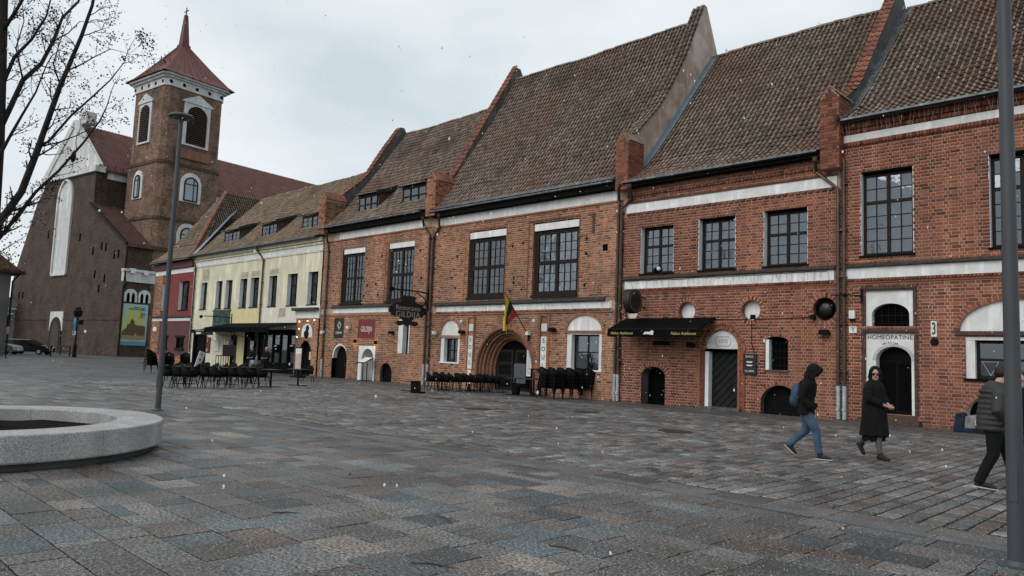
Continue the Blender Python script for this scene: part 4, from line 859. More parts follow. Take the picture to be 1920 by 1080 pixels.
q = MB(); q.box(xd0 + .15, xd1 - .15, D + .1, D + .18, 0, 2.4); q.build('door', WOOD_K, hy); q = MB(); q.box(xd0 - .3, xd1 + .3, D - .2, D + .06, 2.62, 2.9); q.box(xd0 - .1, xd0 + .2, D - .1, D + .1, 0, 2.62); q.box(xd1 - .2, xd1 + .1, D - .1, D + .1, 0, 2.62); q.build('door_case', WOOD_K, hy)
q = MB(); q.box(xg0, xg1, D - .03, D + .02, 3.05, 4.3); gp = q.build('glazed_panel', mat('green_glass', (.05, .085, .085), .15, noise=(3, .4)), hy); q = MB(); q.box(xg0 - .1, xg1 + .1, D - .06, D + .02, 4.3, 4.4); q.build('panel_head', GREYPL, hy)
q = MB(); q.box(gx(386, 645) + .1, gx(395, 645), D - .05, D - .01, 1.1, 2.3); q.build('menu_board', mat('maroon_board', (.10, .022, .02), .6), hy)
text('lettering', 'i', .5, (gx(390, 645), D - .06, 2.05), hy, LETW); text('lettering', 'o', .5, (gx(390, 645), D - .06, 1.35), hy, LETW)
for px, w, h, z in ((404, .75, .8, 1.25), (431, .7, .75, 1.4)): q = MB(); q.box(gx(px), gx(px) + w, D - .06, D - .02, z, z + h); q.build('notice', mat('blue_notice', (.09, .13, .2), .6, noise=(5, .6)) if px > 410 else PAPER, hy)
q = MB(); q.box(xg1 + .35, xg1 + 1.35, D + .2, D + .26, 0, 2.5); q.build('door', WOOD_B, hy)
# dark glazed shop front with two doorways under the awning
xs0, xs1 = xg1 + 2.6, -44.4; q = MB(); n = 7; q.box(xs0, xs1, D + .4, D + .44, 0, 2.9); q.build('shop_backing', DARK, hy)
for i in range(n + 1): child('shop_post', unit(WOOD_K), hy, (xs0 + (xs1 - xs0) * i / n, D + .08, 1.45), scale=(.16, .16, 2.9))
for i in range(n): child('shop_rail', unit(WOOD_K), hy, (xs0 + (xs1 - xs0) * (i + .5) / n, D + .08, .35), scale=((xs1 - xs0) / n - .16, .1, .7)); child('pane', unit(GLASS), hy, (xs0 + (xs1 - xs0) * (i + .5) / n, D + .08, 1.75), scale=((xs1 - xs0) / n - .16, .01, 2.1))
for i, (k, z) in enumerate(((.9, 1.55), (4.2, 1.35), (6.3, 1.4))): q = MB(); x = xs0 + (xs1 - xs0) * k / n; q.box(x, x + .5, D - .02, D - .005, z, z + .55); q.box(x + .05, x + .45, D - .025, D - .018, z + .4, z + .5, 1); q.build('poster', [PAPER if i == 0 else WOOD_K, PAPER], hy)
# brick entry at the right end
brick_wall(hy, -44.4, -41.7, 0, 3.65, D - .06, [('a', -43.85, -42.35, 0, 1.3, 2.15)], BR_OR, MORT_O, course=.1, seed=61, nobj=120, name='entry_brick_wall', regular=False)
q = MB(); q.box(-44.4, -41.7, D - .03, D + .1, 3.6, 4.45); q.build('entry_head', WHITE2, hy); q = MB(); q.box(-44.7, -41.75, D - .32, D + .02, 4.12, 4.3); q.build('entry_hood', MOSS, hy); q = MB(); q.box(-44.0, -42.3, D + .3, D + .32, 0, 2.2); q.build('entry_door', WOOD_K, hy); q = MB(); q.box(-43.1, -42.75, D + .26, D + .29, 1.0, 1.5); q.build('door_notice', mat('cream_paper', (.55, .5, .36), .7), hy)
q = MB(); q.prism(outline(('a', -43.6, -42.3, 2.42, 2.75, 3.3)), D - .09, D - .06, 'y', 0); q.ball((-42.9, D - .1, 3.0), .2, 10, 1, (1, .2, 1)); q.ball((-43.0, D - .1, 2.62), .32, 10, 1, (1, .15, .8)); q.build('painted_sign', [WHITE, IRON], hy); arch(hy, -42.95, 2.75, .65, .55, .12, D - .06, 14, BR_OR, MORT_O, proud=.05)
LAMPW = mat('warm_bulb', (1, .75, .45), .5, noise=None, emit=((1, .6, .25), 3))
q = MB()
for x, z in ((-43.75, 3.42), (-42.75, 3.45), (-43.75, 2.95), (-43.95, 2.42), (-41.95, 3.5)): q.ball((x, D - .2, z), .05, 8)
q.build('bulb', LAMPW, hy)
q = MB(); q.box(-46.9, -46.0, D - .012, D + .01, 3.75, 4.35); q.box(-46.8, -46.1, D - .014, D + .01, 3.85, 4.25); q.build('vent_grille', mat('bare_plaster', 0), hy)
PY = [(24.8, 8.86), (26.2, 10.1), (28.0, 11.9), (30.5, 14.45)]
sk = lambda x, y: 25.75 < y < 27.3 and (-57.6 < x < -54.6 or -51.5 < x < -48.9 or -45.8 < x < -42.9)
roof(hy, -61.0, -41.8, PY, TILE_Y, 300, 61, skip=sk); gutter(hy, -61.3, -42.0, 24.74, 8.82)
dormer(hy, -57.4, -54.8, 9.62, 10.5, 25.8, 2.3, None, (2, 2), (3,), back_rise=.9, rm=TILE_Y); dormer(hy, -51.3, -49.1, 9.62, 10.5, 25.8, 2.3, None, (2, 2), (3,), back_rise=.9, rm=TILE_Y); dormer(hy, -45.6, -43.1, 9.6, 10.5, 25.8, 2.3, None, (2, 2), (3,), back_rise=.9, rm=TILE_Y)
downpipe(hy, [(481, 463), (483, 470), (494, 487), (482, 660)])
# --- black awnings of the yellow house
aw = thing('awning', 'long black canvas awning over the dark shop front of the yellow house', 'awning', (-50, D, 2.9))
q = MB(); xa, xb = gx(437, 605), -44.3; q.prism([(D, 3.3), (D - .1, 3.36), (D - 2.1, 2.95), (D - 2.1, 2.9)], xa, xb, 'x'); q.build('canvas', BLACKC, aw)
q = MB(); q.box(xa, xb, D - 2.12, D - 2.09, 2.62, 2.93); q.build('valance', BLACKC, aw); q = MB()
for k in range(5): q.beam((xa + (xb - xa) * k / 4, D, 2.3), (xa + (xb - xa) * k / 4, D - 2.05, 2.88), .03, .03)
for k in (0, 2, 4): q.beam((xa + (xb - xa) * k / 4, D - 2.05, 0), (xa + (xb - xa) * k / 4, D - 2.05, 2.85), .06, .06)
q.build('awning_frame', IRON, aw)
aw = thing('awning', 'small black awning with pale front bar at the left of the yellow house shop', 'awning', (xg0, D, 2.9))
q = MB(); xa, xb = gx(404, 612), gx(438, 612); q.prism([(D, 3.15), (D - .05, 3.2), (D - 1.5, 2.75), (D - 1.5, 2.7)], xa, xb, 'x'); q.build('canvas', BLACKC, aw); q = MB(); q.box(xa, xb, D - 1.53, D - 1.5, 2.42, 2.72); v_ = q.build('valance', mat('navy_canvas', (.012, .016, .025), .85), aw); q = MB(); q.beam((xa, D - 1.52, 2.77), (xb, D - 1.52, 2.77), .06, .05); q.build('front_bar', PIPEG, aw)
q = MB(); q.prism([(xa + .25, 2.48), (xa + .35, 2.68), (xa + .5, 2.63), (xa + 1.1, 2.63), (xa + 1.05, 2.5)], D - 1.545, D - 1.54, 'y'); q.build('white_mark', LETW, v_); q = MB(); q.beam((xa + .2, D, 2.0), (xa + .2, D - 1.4, 2.7), .03, .03); q.beam((xb - .2, D, 2.0), (xb - .2, D - 1.4, 2.7), .03, .03); q.build('awning_arm', PIPEG, aw)
# --- iron bracket lamp on the yellow wall
br = thing('sign_bracket', 'black iron bracket with scrolls on the yellow wall', 'bracket', (xg1, D, 3.8)); x = xg1 + .3
q = MB(); q.beam((x, D - .03, 3.3), (x, D - .03, 4.1), .05, .05); q.tube([(x, D - .05, 3.75), (x - .4, D - .9, 3.82), (x - .9, D - 1.8, 3.8)], .03, 6); q.ball((x - .95, D - 1.9, 3.75), .13, 8); q.tube([(x, D - .05, 3.4), (x - .15, D - .3, 3.45), (x - .2, D - .45, 3.65), (x - .1, D - .3, 3.72)], .02, 6); q.build('bracket_arm', IRON, br)
# ================================================================== red corner house
hr = thing('corner_house', 'small dark red plastered corner house with brick quoin beside the yellow house', 'house', (-69.4, D, 0), 0, 'houses along the square')
WR = [('r', -63.95, -61.95, 4.5, 6.9), ('r', -67.6, -66.0, 4.5, 6.9)]; WR2 = [('r', -63.75, -62.2, 1.35, 2.25), ('r', -67.0, -65.6, 1.35, 2.25)]
plaster_wall(hr, -67.6, -61.2, 3.95, 7.6, D, WR, REDPL, 'upper_wall'); plaster_wall(hr, -67.6, -61.2, .7, 3.6, D, WR2, MAROON, 'lower_wall')
brick_wall(hr, -69.4, -67.6, 0, 7.6, D - .02, [], BR_OR, MORT_O, seed=71, nobj=40, course=.13, L=.5, S=.3, name='brick_quoin', regular=False); brick_wall(hr, -67.6, -61.2, 0, .72, D - .03, [], BR_OR, MORT_O, seed=72, nobj=40, course=.13, L=.5, S=.3, name='brick_plinth', regular=False)
q = MB(); q.box(-69.38, -61.2, D + .5, 34, 0, 8.2); q.build('inner_wall', DARK, hr); q = MB(); q.box(-69.4, -69.3, D - .02, 34, 0, 8.2); q.box(-69.3, -61.2, D + .01, D + .3, 7.58, 8.6); q.box(-69.3, -61.2, D + .01, D + .2, 3.55, 4.0); q.build('side_wall', MAROON, hr)
band(hr, -69.3, -61.3, 3.62, 3.86); ledge(hr, -69.4, -61.25, 3.9, .16, .2); band(hr, -69.3, -61.3, 7.62, 8.0); band(hr, -69.4, -61.25, 8.05, 8.6, m=MAROON, proud=.2, name='cornice')
for o in WR: reveal_rect(hr, o[1], o[2], o[3], o[4], D, D + .34, WHITE2, SOFFIT, WOOD_D); window(hr, o[1] + .02, o[2] - .02, o[3] + .02, o[4] - .02, D + .26, (1, 1), (2, 2), curtain=None)
for o in WR2: window(hr, o[1], o[2], o[3], o[4], D + .1, (1, 1), (1,), curtain=None); q = MB(); q.box(o[1] - .15, o[2] + .15, D - .1, D + .02, o[4], o[4] + .15); q.box(o[1] - .15, o[2] + .15, D - .12, D + .02, o[3] - .14, o[3]); q.build('window_hood', WOOD_D, hr)
q = MB(); q.box(-68.9, -68.1, D - .06, D - .03, 2.75, 3.1); q.build('street_plate', WHITE, hr)
ya, za = at_x(424, 361, -65.0); pr = smooth_prof([(24.75, 8.75), (26.0, 9.9), (ya, za)], 14); q = MB()
for s, xe in ((-1, -69.7), (1, -61.0)):
    for (a, b) in zip(pr, pr[1:]):
        f = lambda p: -65.0 + (xe + 65.0) * max(0, (za - p[1]) / (za - 8.75)); q.add([(f(a), a[0], a[1]), (f(b), b[0], b[1]), (-65.0, b[0], b[1]), (-65.0, a[0], a[1])], [(0, 1, 2, 3)])
    for (a, b) in zip(pr, pr[1:]): f = lambda p: -65.0 + (xe + 65.0) * max(0, (za - p[1]) / (za - 8.75)); q.add([(f(a), a[0], a[1]), (f(a), 36, a[1]), (f(b), 36, b[1]), (f(b), b[0], b[1])], [(0, 1, 2, 3)])
rr = q.build('roof', mat('roof_underlay', 0), hr)
T_ = sum(math.hypot(b[0] - a[0], b[1] - a[1]) for a, b in zip(pr, pr[1:])); cs = []; Rm = []; s = 0.0
while s < T_ - .2:
    yy, zz, an = prof_at(pr, s); hw = 4.4 * (za - zz) / (za - 8.75)
    for i in range(int(2 * hw / TW)): cs.append((-65.0 - hw + (i + .5) * TW, yy, zz)); Rm.append(np.array(Euler((an, 0, random.gauss(0, .02))).to_matrix()))
    s += TL
field('tiles', TV, TQ, cs, [(1, 1, 1)] * len(cs), tmats(TILE_Y), rr, Rm, TMI); cs = []; Rm = []; an = math.atan2(za - 8.75, 4.0); s = 0.0   # side slope that looks along the row
while s < math.hypot(4.0, za - 8.75) - .2:
    t = s / math.hypot(4.0, za - 8.75); y0_ = 24.75 + (ya - 24.75) * t
    for i in range(int((35 - y0_) / TW)): cs.append((-61.0 - 4.0 * t, y0_ + (i + .5) * TW, 8.75 + (za - 8.75) * t)); Rm.append(np.array((Matrix.Rotation(math.pi / 2, 3, 'Z') @ Matrix.Rotation(an, 3, 'X'))))
    s += TL
field('side_tiles', TV, TQ, cs, [(1, 1, 1)] * len(cs), tmats(TILE_Y), rr, Rm, TMI)
hipm = MB(); hipm.lathe([(.14, 0), (.12, .42), (.1, .42), (.12, 0)], axis='x', n=8, a0=-.2, a1=math.pi + .2); hm = hipm.mesh('hip_tile', TILE_O)
A, B = Vector((-61.0, 24.75, 8.8)), Vector((-65.0, ya, za)); dv = (B - A).normalized(); n = int((B - A).length / .38)
for k in range(n): o = child('hip_tile', hm, rr, A + dv * .38 * k + Vector((0, 0, .06))); o.rotation_mode = 'QUATERNION'; o.rotation_quaternion = dv.to_track_quat('X', 'Z')
gutter(hr, -69.6, -61.2, 24.7, 8.68); downpipe(hr, [(361, 482), (362, 488), (367, 500), (357, 660)])
q = MB(); A2 = A + Vector((.15, 0, 0))
for a, b, w in (((-61.0, 24.8, 8.95), (-64.0, 29.0, 12.9), 1.0),): q.add([a, (a[0] + .9, a[1], a[2] + .05), (b[0] + 1.6, b[1], b[2] + .6), (b[0] + .35, b[1], b[2] + .3)], [(0, 1, 2, 3)])
q.build('valley_flashing', MATS['blue_zinc'], hr)
# ================================================================== church
c0 = at_ground(221, 668.6); CR = R_(7.976)
ch = thing('brick_church', 'large dark brick church with white gable and red roofed square tower', 'church', (c0[0], c0[1], 0), CR)
def church_brick(name, cols, sc=1.0):
    m = mat(name, 0, .9, rnd=None, noise=None) if False else bpy.data.materials.new(name); m.use_nodes = True; t = m.node_tree; N = t.nodes; L = t.links; b = N['Principled BSDF']; b.inputs['Roughness'].default_value = .9
    tc_ = N.new('ShaderNodeTexCoord'); sx = N.new('ShaderNodeSeparateXYZ'); L.new(tc_.outputs['Object'], sx.inputs[0]); ad = N.new('ShaderNodeMath'); L.new(sx.outputs[0], ad.inputs[0]); L.new(sx.outputs[1], ad.inputs[1]); cb = N.new('ShaderNodeCombineXYZ'); L.new(ad.outputs[0], cb.inputs[0]); L.new(sx.outputs[2], cb.inputs[1])
    bt = N.new('ShaderNodeTexBrick'); bt.inputs['Scale'].default_value = 1.0; bt.inputs['Brick Width'].default_value = .42; bt.inputs['Row Height'].default_value = .16; bt.inputs['Mortar Size'].default_value = .022
    for k, c in zip(('Color1', 'Color2', 'Mortar'), cols): bt.inputs[k].default_value = (*c, 1)
    L.new(cb.outputs[0], bt.inputs['Vector']); ns = N.new('ShaderNodeTexNoise'); ns.inputs['Scale'].default_value = .5; ns.inputs['Detail'].default_value = 7; ns.inputs['Roughness'].default_value = .65; L.new(tc_.outputs['Object'], ns.inputs['Vector'])
    mr = N.new('ShaderNodeMapRange'); mr.inputs[1].default_value = .35; mr.inputs[2].default_value = .7; mr.inputs[3].default_value = 1.55; mr.inputs[4].default_value = .45; L.new(ns.outputs['Fac'], mr.inputs[0])
    n2 = N.new('ShaderNodeTexNoise'); n2.inputs['Scale'].default_value = 5.0; n2.inputs['Detail'].default_value = 6; L.new(tc_.outputs['Object'], n2.inputs['Vector']); m2 = N.new('ShaderNodeMapRange'); m2.inputs[1].default_value = .35; m2.inputs[2].default_value = .65; m2.inputs[3].default_value = .55; m2.inputs[4].default_value = 1.5; L.new(n2.outputs['Fac'], m2.inputs[0]); mq = N.new('ShaderNodeMath'); mq.operation = 'MULTIPLY'; L.new(mr.outputs[0], mq.inputs[0]); L.new(m2.outputs[0], mq.inputs[1])
    mm = N.new('ShaderNodeMix'); mm.data_type = 'RGBA'; mm.blend_type = 'MULTIPLY'; mm.inputs[0].default_value = 1; L.new(bt.outputs[0], mm.inputs[6]); L.new(mq.outputs[0], mm.inputs[7]); L.new(mm.outputs[2], b.inputs['Base Color'])
    bp = N.new('ShaderNodeBump'); bp.inputs['Strength'].default_value = .6; bp.inputs['Distance'].default_value = .03; L.new(bt.outputs['Fac'], bp.inputs['Height']); bp.invert = True; L.new(bp.outputs[0], b.inputs['Normal']); MATS[name] = m; return m
CB = church_brick('church_brick', ((.034, .020, .0145), (.058, .034, .0245), (.066, .046, .035))); TB = church_brick('tower_brick', ((.095, .053, .035), (.15, .084, .055), (.17, .115, .083)))
REDMET = mat('red_metal_roof', (.125, .038, .03), .5, noise=(.8, .25), stain=(.5, (.07, .045, .035), .6)); CHT = mat('church_tile', (.115, .05, .04), .7, noise=(1, .25), fine=(6, .2))
CHW = mat('church_white', (.74, .75, .74), .85, noise=(1.2, .12), streak=(1.2, .3), stain=(.6, (.48, .47, .45), .5))
def cb_(): return MB()
q = MB(); q.prism([(0, 0), (0, 13.4), (-9.7, 18.9), (-9.7, 24.0), (-24.8, 24.0), (-24.8, 22.4), (-26.6, 20.8), (-32.4, 10.4), (-32.6, 0)], 0, 1.6, 'y'); q.build('gable_wall', CB, ch, local=True)
q = MB(); q.prism([(-9.5, 24.0), (-17.2, 30.7), (-24.9, 24.0)], .1, 1.4, 'y'); pg = q.build('pediment', CHW, ch, local=True); q = MB()
for a, b in (((-9.2, 23.9), (-17.2, 30.95)), ((-17.2, 30.95), (-25.2, 23.9))): q.beam((a[0], .2, a[1]), (b[0], .2, b[1]), .9, .5, 0, (0, 1, 0))
q.box(-25.2, -9.2, -.35, 1.0, 23.3, 24.1); q.box(-16.4, -14.6, .3, 1.6, 30.6, 32.2); q.build('pediment_cornice', CHW, pg, local=True); q = MB(); q.lathe([(0, 0), (.8, 0)], (-16.9, .08, 26.2), 14, axis='y'); q.build('round_window', DARK, pg, local=True)
op = ('a', -19.7, -15.5, 10.3, 20.2, 23.0); pts = outline(op); q = MB(); q.prism(pts, -.06, .1, 'y'); bw = q.build('blind_window', CHW, ch, local=True); q = MB()
for a, b in zip(pts, pts[1:] + pts[:1]): q.beam((a[0], -.1, a[1]), (b[0], -.1, b[1]), .3, .3, 0, (0, 1, 0))
q.build('window_surround', CHW, bw, local=True)
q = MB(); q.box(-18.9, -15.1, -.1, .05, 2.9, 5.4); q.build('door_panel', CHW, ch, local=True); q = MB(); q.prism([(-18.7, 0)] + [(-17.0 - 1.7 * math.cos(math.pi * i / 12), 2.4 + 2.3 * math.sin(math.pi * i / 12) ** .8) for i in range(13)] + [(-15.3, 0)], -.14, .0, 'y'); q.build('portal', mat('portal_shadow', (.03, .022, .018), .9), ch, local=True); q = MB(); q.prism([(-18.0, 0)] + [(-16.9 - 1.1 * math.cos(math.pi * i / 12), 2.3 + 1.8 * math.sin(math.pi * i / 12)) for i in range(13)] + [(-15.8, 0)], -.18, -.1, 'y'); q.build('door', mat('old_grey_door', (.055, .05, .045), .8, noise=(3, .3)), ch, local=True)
q = MB(); q.box(-32.5, .05, -.08, .02, 4.3, 4.5); q.box(-32.6, .08, -.12, .02, 0, 1.0); q.build('plinth', CB, ch, local=True)
q = MB()
for x, z in ((-6.2, 8.2), (-7.6, 10), (-5.0, 9.4), (-8.6, 13), (-5.3, 13.3), (-6.4, 13.5), (-3.0, 12.2), (-2.0, 12.3), (-28.5, 7.8), (-29.8, 7.8), (-12.5, 15), (-22, 16)): q.box(x - .18, x + .18, -.03, .02, z - .5, z + .5)
q.build('slit_opening', DARK, ch, local=True)
q = MB(); q.box(-24.6, -9.8, 1.6, 60, 0, 24.0); q.build('nave_wall', CB, ch, local=True); q = MB(); q.box(-9.85, -9.45, 1.4, 60, 22.6, 24.0); q.build('nave_cornice', CHW, ch, local=True)
def slope(name, poly, m, parent, th=.25): q = MB(); n = len(poly); q.add(poly + [(a, b, c - th) for a, b, c in poly], [tuple(range(n)), tuple(range(2 * n - 1, n - 1, -1))] + [(i, i + n, (i + 1) % n + n, (i + 1) % n) for i in range(n)]); return q.build(name, m, parent, local=True)
nr = slope('nave_roof', [(-9.0, .9, 23.7), (-9.0, 60, 23.7), (-17.2, 60, 30.9), (-17.2, .9, 30.9)], CHT, ch); slope('nave_roof', [(-25.4, .9, 23.7), (-17.2, .9, 30.9), (-17.2, 60, 30.9), (-25.4, 60, 23.7)], CHT, ch)
q = MB()
for k in range(120): q.beam((-9.0, 1 + k * .49, 23.75), (-17.2, 1 + k * .49, 30.95), .05, .06)
for k in range(60): q.box(-9.25, -9.1, 1 + k, 1.12 + k, 24.0, 24.35)
q.build('roof_seam', CHT, nr, local=True)
q = MB(); q.box(-9.7, -.02, 1.6, 30, 0, 13.3); q.build('aisle_wall', CB, ch, local=True); ar_ = slope('aisle_roof', [(.5, -.3, 13.3), (.5, 30, 13.3), (-9.7, 30, 19.1), (-9.7, -.3, 19.1)], mat('aisle_tile', (.085, .043, .031), .75, noise=(1.5, .3), fine=(5, .3)), ch)
q = MB()
for k in range(40): q.beam((.5, -.2 + k * .28, 13.38), (-9.7, -.2 + k * .28, 19.16), .09, .09)
q.build('tile_rib', MATS['aisle_tile'], ar_, local=True); q = MB(); q.beam((.55, -.35, 13.3), (-9.8, -.35, 19.15), .3, .35); q.build('verge_board', WOOD_D, ch, local=True); q = MB(); q.tube([(.25, -.1, 13.2), (.2, -.12, 9.5), (.5, -.12, 8.6), (.2, -.12, 8), (.2, -.12, .2)], .14, 8); q.build('downpipe', WOOD_D, ch, local=True)
q = MB(); q.box(-.2, .3, -.3, 10, 8.9, 10.3); q.box(-.2, .5, -.4, 10, 10.1, 10.4); q.build('white_band', CHW, ch, local=True)
q = MB()
for y0_ in (.1, 1.75):
    pts = outline(('a', y0_, y0_ + 1.5, 6.5, 7.3, 8.05)); q.prism([(b, c) for b, c in pts], .0, .16, 'x')
q.build('twin_niche', CHW, ch, local=True); q = MB()
for y0_ in (.35, .95, 2.0, 2.6): q = MB(); q.prism(outline(('a', y0_, y0_ + .35, 6.5, 7.2, 7.6)), .12, .18, 'x'); q.build('niche_opening', DARK, ch, local=True)
q = MB(); q.box(.3, .8, .3, .9, 10.3, 10.45); q.box(.5, .9, .4, .8, 9.9, 10.3); q.box(.5, .9, 2.0, 2.4, 9.8, 10.2); q.build('floodlight', PAPER, ch, local=True)
# tower: chamfered square shaft in three stages
def stage(z0, z1, g_=0.0, cham=.55):
    x0, x1, y0, y1 = -8.3 - g_, .25 + g_, 2.85 - g_, 11.35 + g_; c = cham; return [(x0 + c, y0), (x1 - c, y0), (x1, y0 + c), (x1, y1 - c), (x1 - c, y1), (x0 + c, y1), (x0, y1 - c), (x0, y0 + c)]
tw = MB(); tw.prism(stage(0, 0), 0, 17.2, 'z'); tw.prism(stage(0, 0, -.12), 17.2, 24.3, 'z'); tw.prism(stage(0, 0, -.25), 24.3, 34.1, 'z'); to = tw.build('tower', TB, ch, local=True)
q = MB(); q.prism(stage(0, 0, .12), 17.0, 17.35, 'z'); q.prism(stage(0, 0, .0), 24.1, 24.5, 'z'); q.build('string_course', CB, to, local=True)
q = MB(); q.prism(stage(0, 0, -.12), 34.0, 35.0, 'z'); q.prism(stage(0, 0, .15), 35.0, 35.25, 'z'); q.prism(stage(0, 0, .45), 35.25, 35.5, 'z'); q.build('cornice', CHW, to, local=True)
q = MB()
for k in range(5): q.lathe([(0, 0), (.24, 0)], (.16, 3.6 + k * 1.75, 34.5), 12, axis='x'); q.lathe([(0, 0), (.24, 0)], (-7.5 + k * 1.7, 2.94, 34.5), 12, axis='y')
q.build('round_opening', IRON, to, local=True)
def tower_window(face, c, z0, zs, w, ped=True, lou=True):
    def T(a, d, z): return (a, 2.85 - d, z) if face == 'y' else (.25 + d, a, z)
    g_ = -.25 if z0 > 24 else -.12; q = MB(); ax = 'y' if face == 'y' else 'x'; sgn = -1 if face == 'y' else 1; base = (2.85 - g_) if face == 'y' else (.25 + g_)
    hw = w / 2 + .45; e = lambda t: base + sgn * t
    q.prism([(c - hw, z0 - .25), (c - hw, zs + w / 2 + .25)] + [(c + hw, zs + w / 2 + .25), (c + hw, z0 - .25)], e(-.1), e(.18), ax) if ped else q.prism(outline(('a', c - hw, c + hw, z0 - .2, zs, zs + w / 2 + .55)), e(-.1), e(.16), ax)
    if ped: q.prism([(c - hw - .25, zs + w / 2 + .25), (c - hw - .25, zs + w / 2 + .45), (c, zs + w / 2 + 1.5), (c + hw + .25, zs + w / 2 + .45), (c + hw + .25, zs + w / 2 + .25)], e(-.1), e(.3), ax)
    wo_ = q.build('window', CHW, to, local=True); q = MB(); q.prism(outline(('a', c - w / 2, c + w / 2, z0, zs, zs + w / 2)), e(.1), e(.2), ax); q.build('opening', DARK if lou else mat('pale_church_pane', (.30, .36, .40), .3), wo_, local=True)
    if not lou:
        q = MB(); pts = outline(('a', c - w / 2 + .08, c + w / 2 - .08, z0, zs, zs + w / 2 - .08)); pp_ = lambda a, z: (a, e(.21), z) if face == 'y' else (e(.21), a, z); uu = (0, 1, 0) if face == 'y' else (1, 0, 0)
        for a, b in zip(pts, pts[1:] + pts[:1]): q.beam(pp_(*a), pp_(*b), .16, .1, 0, uu)
        q.beam(pp_(c + w * .18, z0), pp_(c + w * .18, zs + w * .36), .1, .1, 0, uu); q.beam(pp_(c - w / 2, zs), pp_(c + w / 2, zs), .1, .1, 0, uu); q.build('window_frame', WOOD_D, wo_, local=True)
    if lou:
        q = MB(); z = z0 + .1
        while z < zs + w / 2 - .2:
            h = w / 2 if z < zs else math.sqrt(max(.02, (w / 2) ** 2 - (z - zs) ** 2)); 
            if face == 'y': q.box(c - h, c + h, e(.32), e(.2), z, z + .08)
            else: q.box(e(.2), e(.32), c - h, c + h, z, z + .08)
            z += .24
        q.build('louvre', WOOD_B, wo_, local=True)
tower_window('x', 7.4, 27.2, 30.9, 2.7); tower_window('y', -4.4, 27.2, 30.9, 2.2); tower_window('x', 7.2, 19.9, 22.0, 1.9, False, False); tower_window('y', -4.6, 20.0, 22.2, 1.4, False, False); tower_window('x', 7.2, 14.2, 15.5, 1.9, False, False)
q = MB(); q.box(.27, .3, 4.8, 9.8, 25.2, 26.4); q.build('blind_panel', BR_OR, to, local=True)
def at_vert(px, py, X, Y): d = ray(px, py); t = (d[0] * X + d[1] * Y) / (d[0] ** 2 + d[1] ** 2); return EYE + t * d[2]
cxl, cyl = -4.02, 7.1; Wc = Matrix.Rotation(CR, 2) @ Vector((cxl, cyl)) + Vector(c0); za_ = at_vert(345, 88, Wc.x, Wc.y); zs_ = at_vert(346, 33, Wc.x, Wc.y); zc_ = at_vert(348, 14, Wc.x, Wc.y)
q = MB(); ring = []; prf = [(1.0, 35.5), (.86, 36.1), (.55, 35.5 + (za_ - 35.5) * .45), (.1, za_)]
for f, z in prf: ring.append([(cxl + sx_ * 4.95 * f, cyl + sy_ * 4.95 * f, z) for sx_, sy_ in ((-1, -1), (1, -1), (1, 1), (-1, 1))])
for a, b in zip(ring, ring[1:]): q.add(a + b, [(i, (i + 1) % 4, (i + 1) % 4 + 4, i + 4) for i in range(4)])
tr_ = q.build('tower_roof', REDMET, ch, local=True); q = MB()
for k in range(9):
    f0 = -1 + 2 * (k + .5) / 9
    for (f, z), (f2, z2) in zip(prf, prf[1:]): q.beam((cxl + 4.97 * f, cyl + f0 * 4.95 * f, z), (cxl + 4.97 * f2, cyl + f0 * 4.95 * f2, z2), .06, .07); q.beam((cxl + f0 * 4.95 * f, cyl - 4.97 * f, z), (cxl + f0 * 4.95 * f2, cyl - 4.97 * f2, z2), .06, .07)
q.build('roof_seam', REDMET, tr_, local=True)
q = MB(); q.prism([(cxl - .62, cyl - .62), (cxl + .62, cyl - .62), (cxl + .62, cyl + .62), (cxl - .62, cyl + .62)], za_ - .4, za_ + .15, 'z'); a = [(cxl + s * .5, cyl + t * .5, za_) for s, t in ((-1, -1), (1, -1), (1, 1), (-1, 1))]; b = [(cxl + s * .22, cyl + t * .22, zs_) for s, t in ((-1, -1), (1, -1), (1, 1), (-1, 1))]; q.add(a + b, [(i, (i + 1) % 4, (i + 1) % 4 + 4, i + 4) for i in range(4)] + [(4, 5, 6, 7)]); q.ball((cxl, cyl, zs_ + .15), .3, 8); q.build('spire', REDMET, ch, local=True)
q = MB(); q.beam((cxl, cyl, zs_), (cxl, cyl, zc_), .1, .1); q.beam((cxl - .55, cyl, zc_ - .5), (cxl + .55, cyl, zc_ - .5), .09, .09); q.build('cross', IRON, ch, local=True)
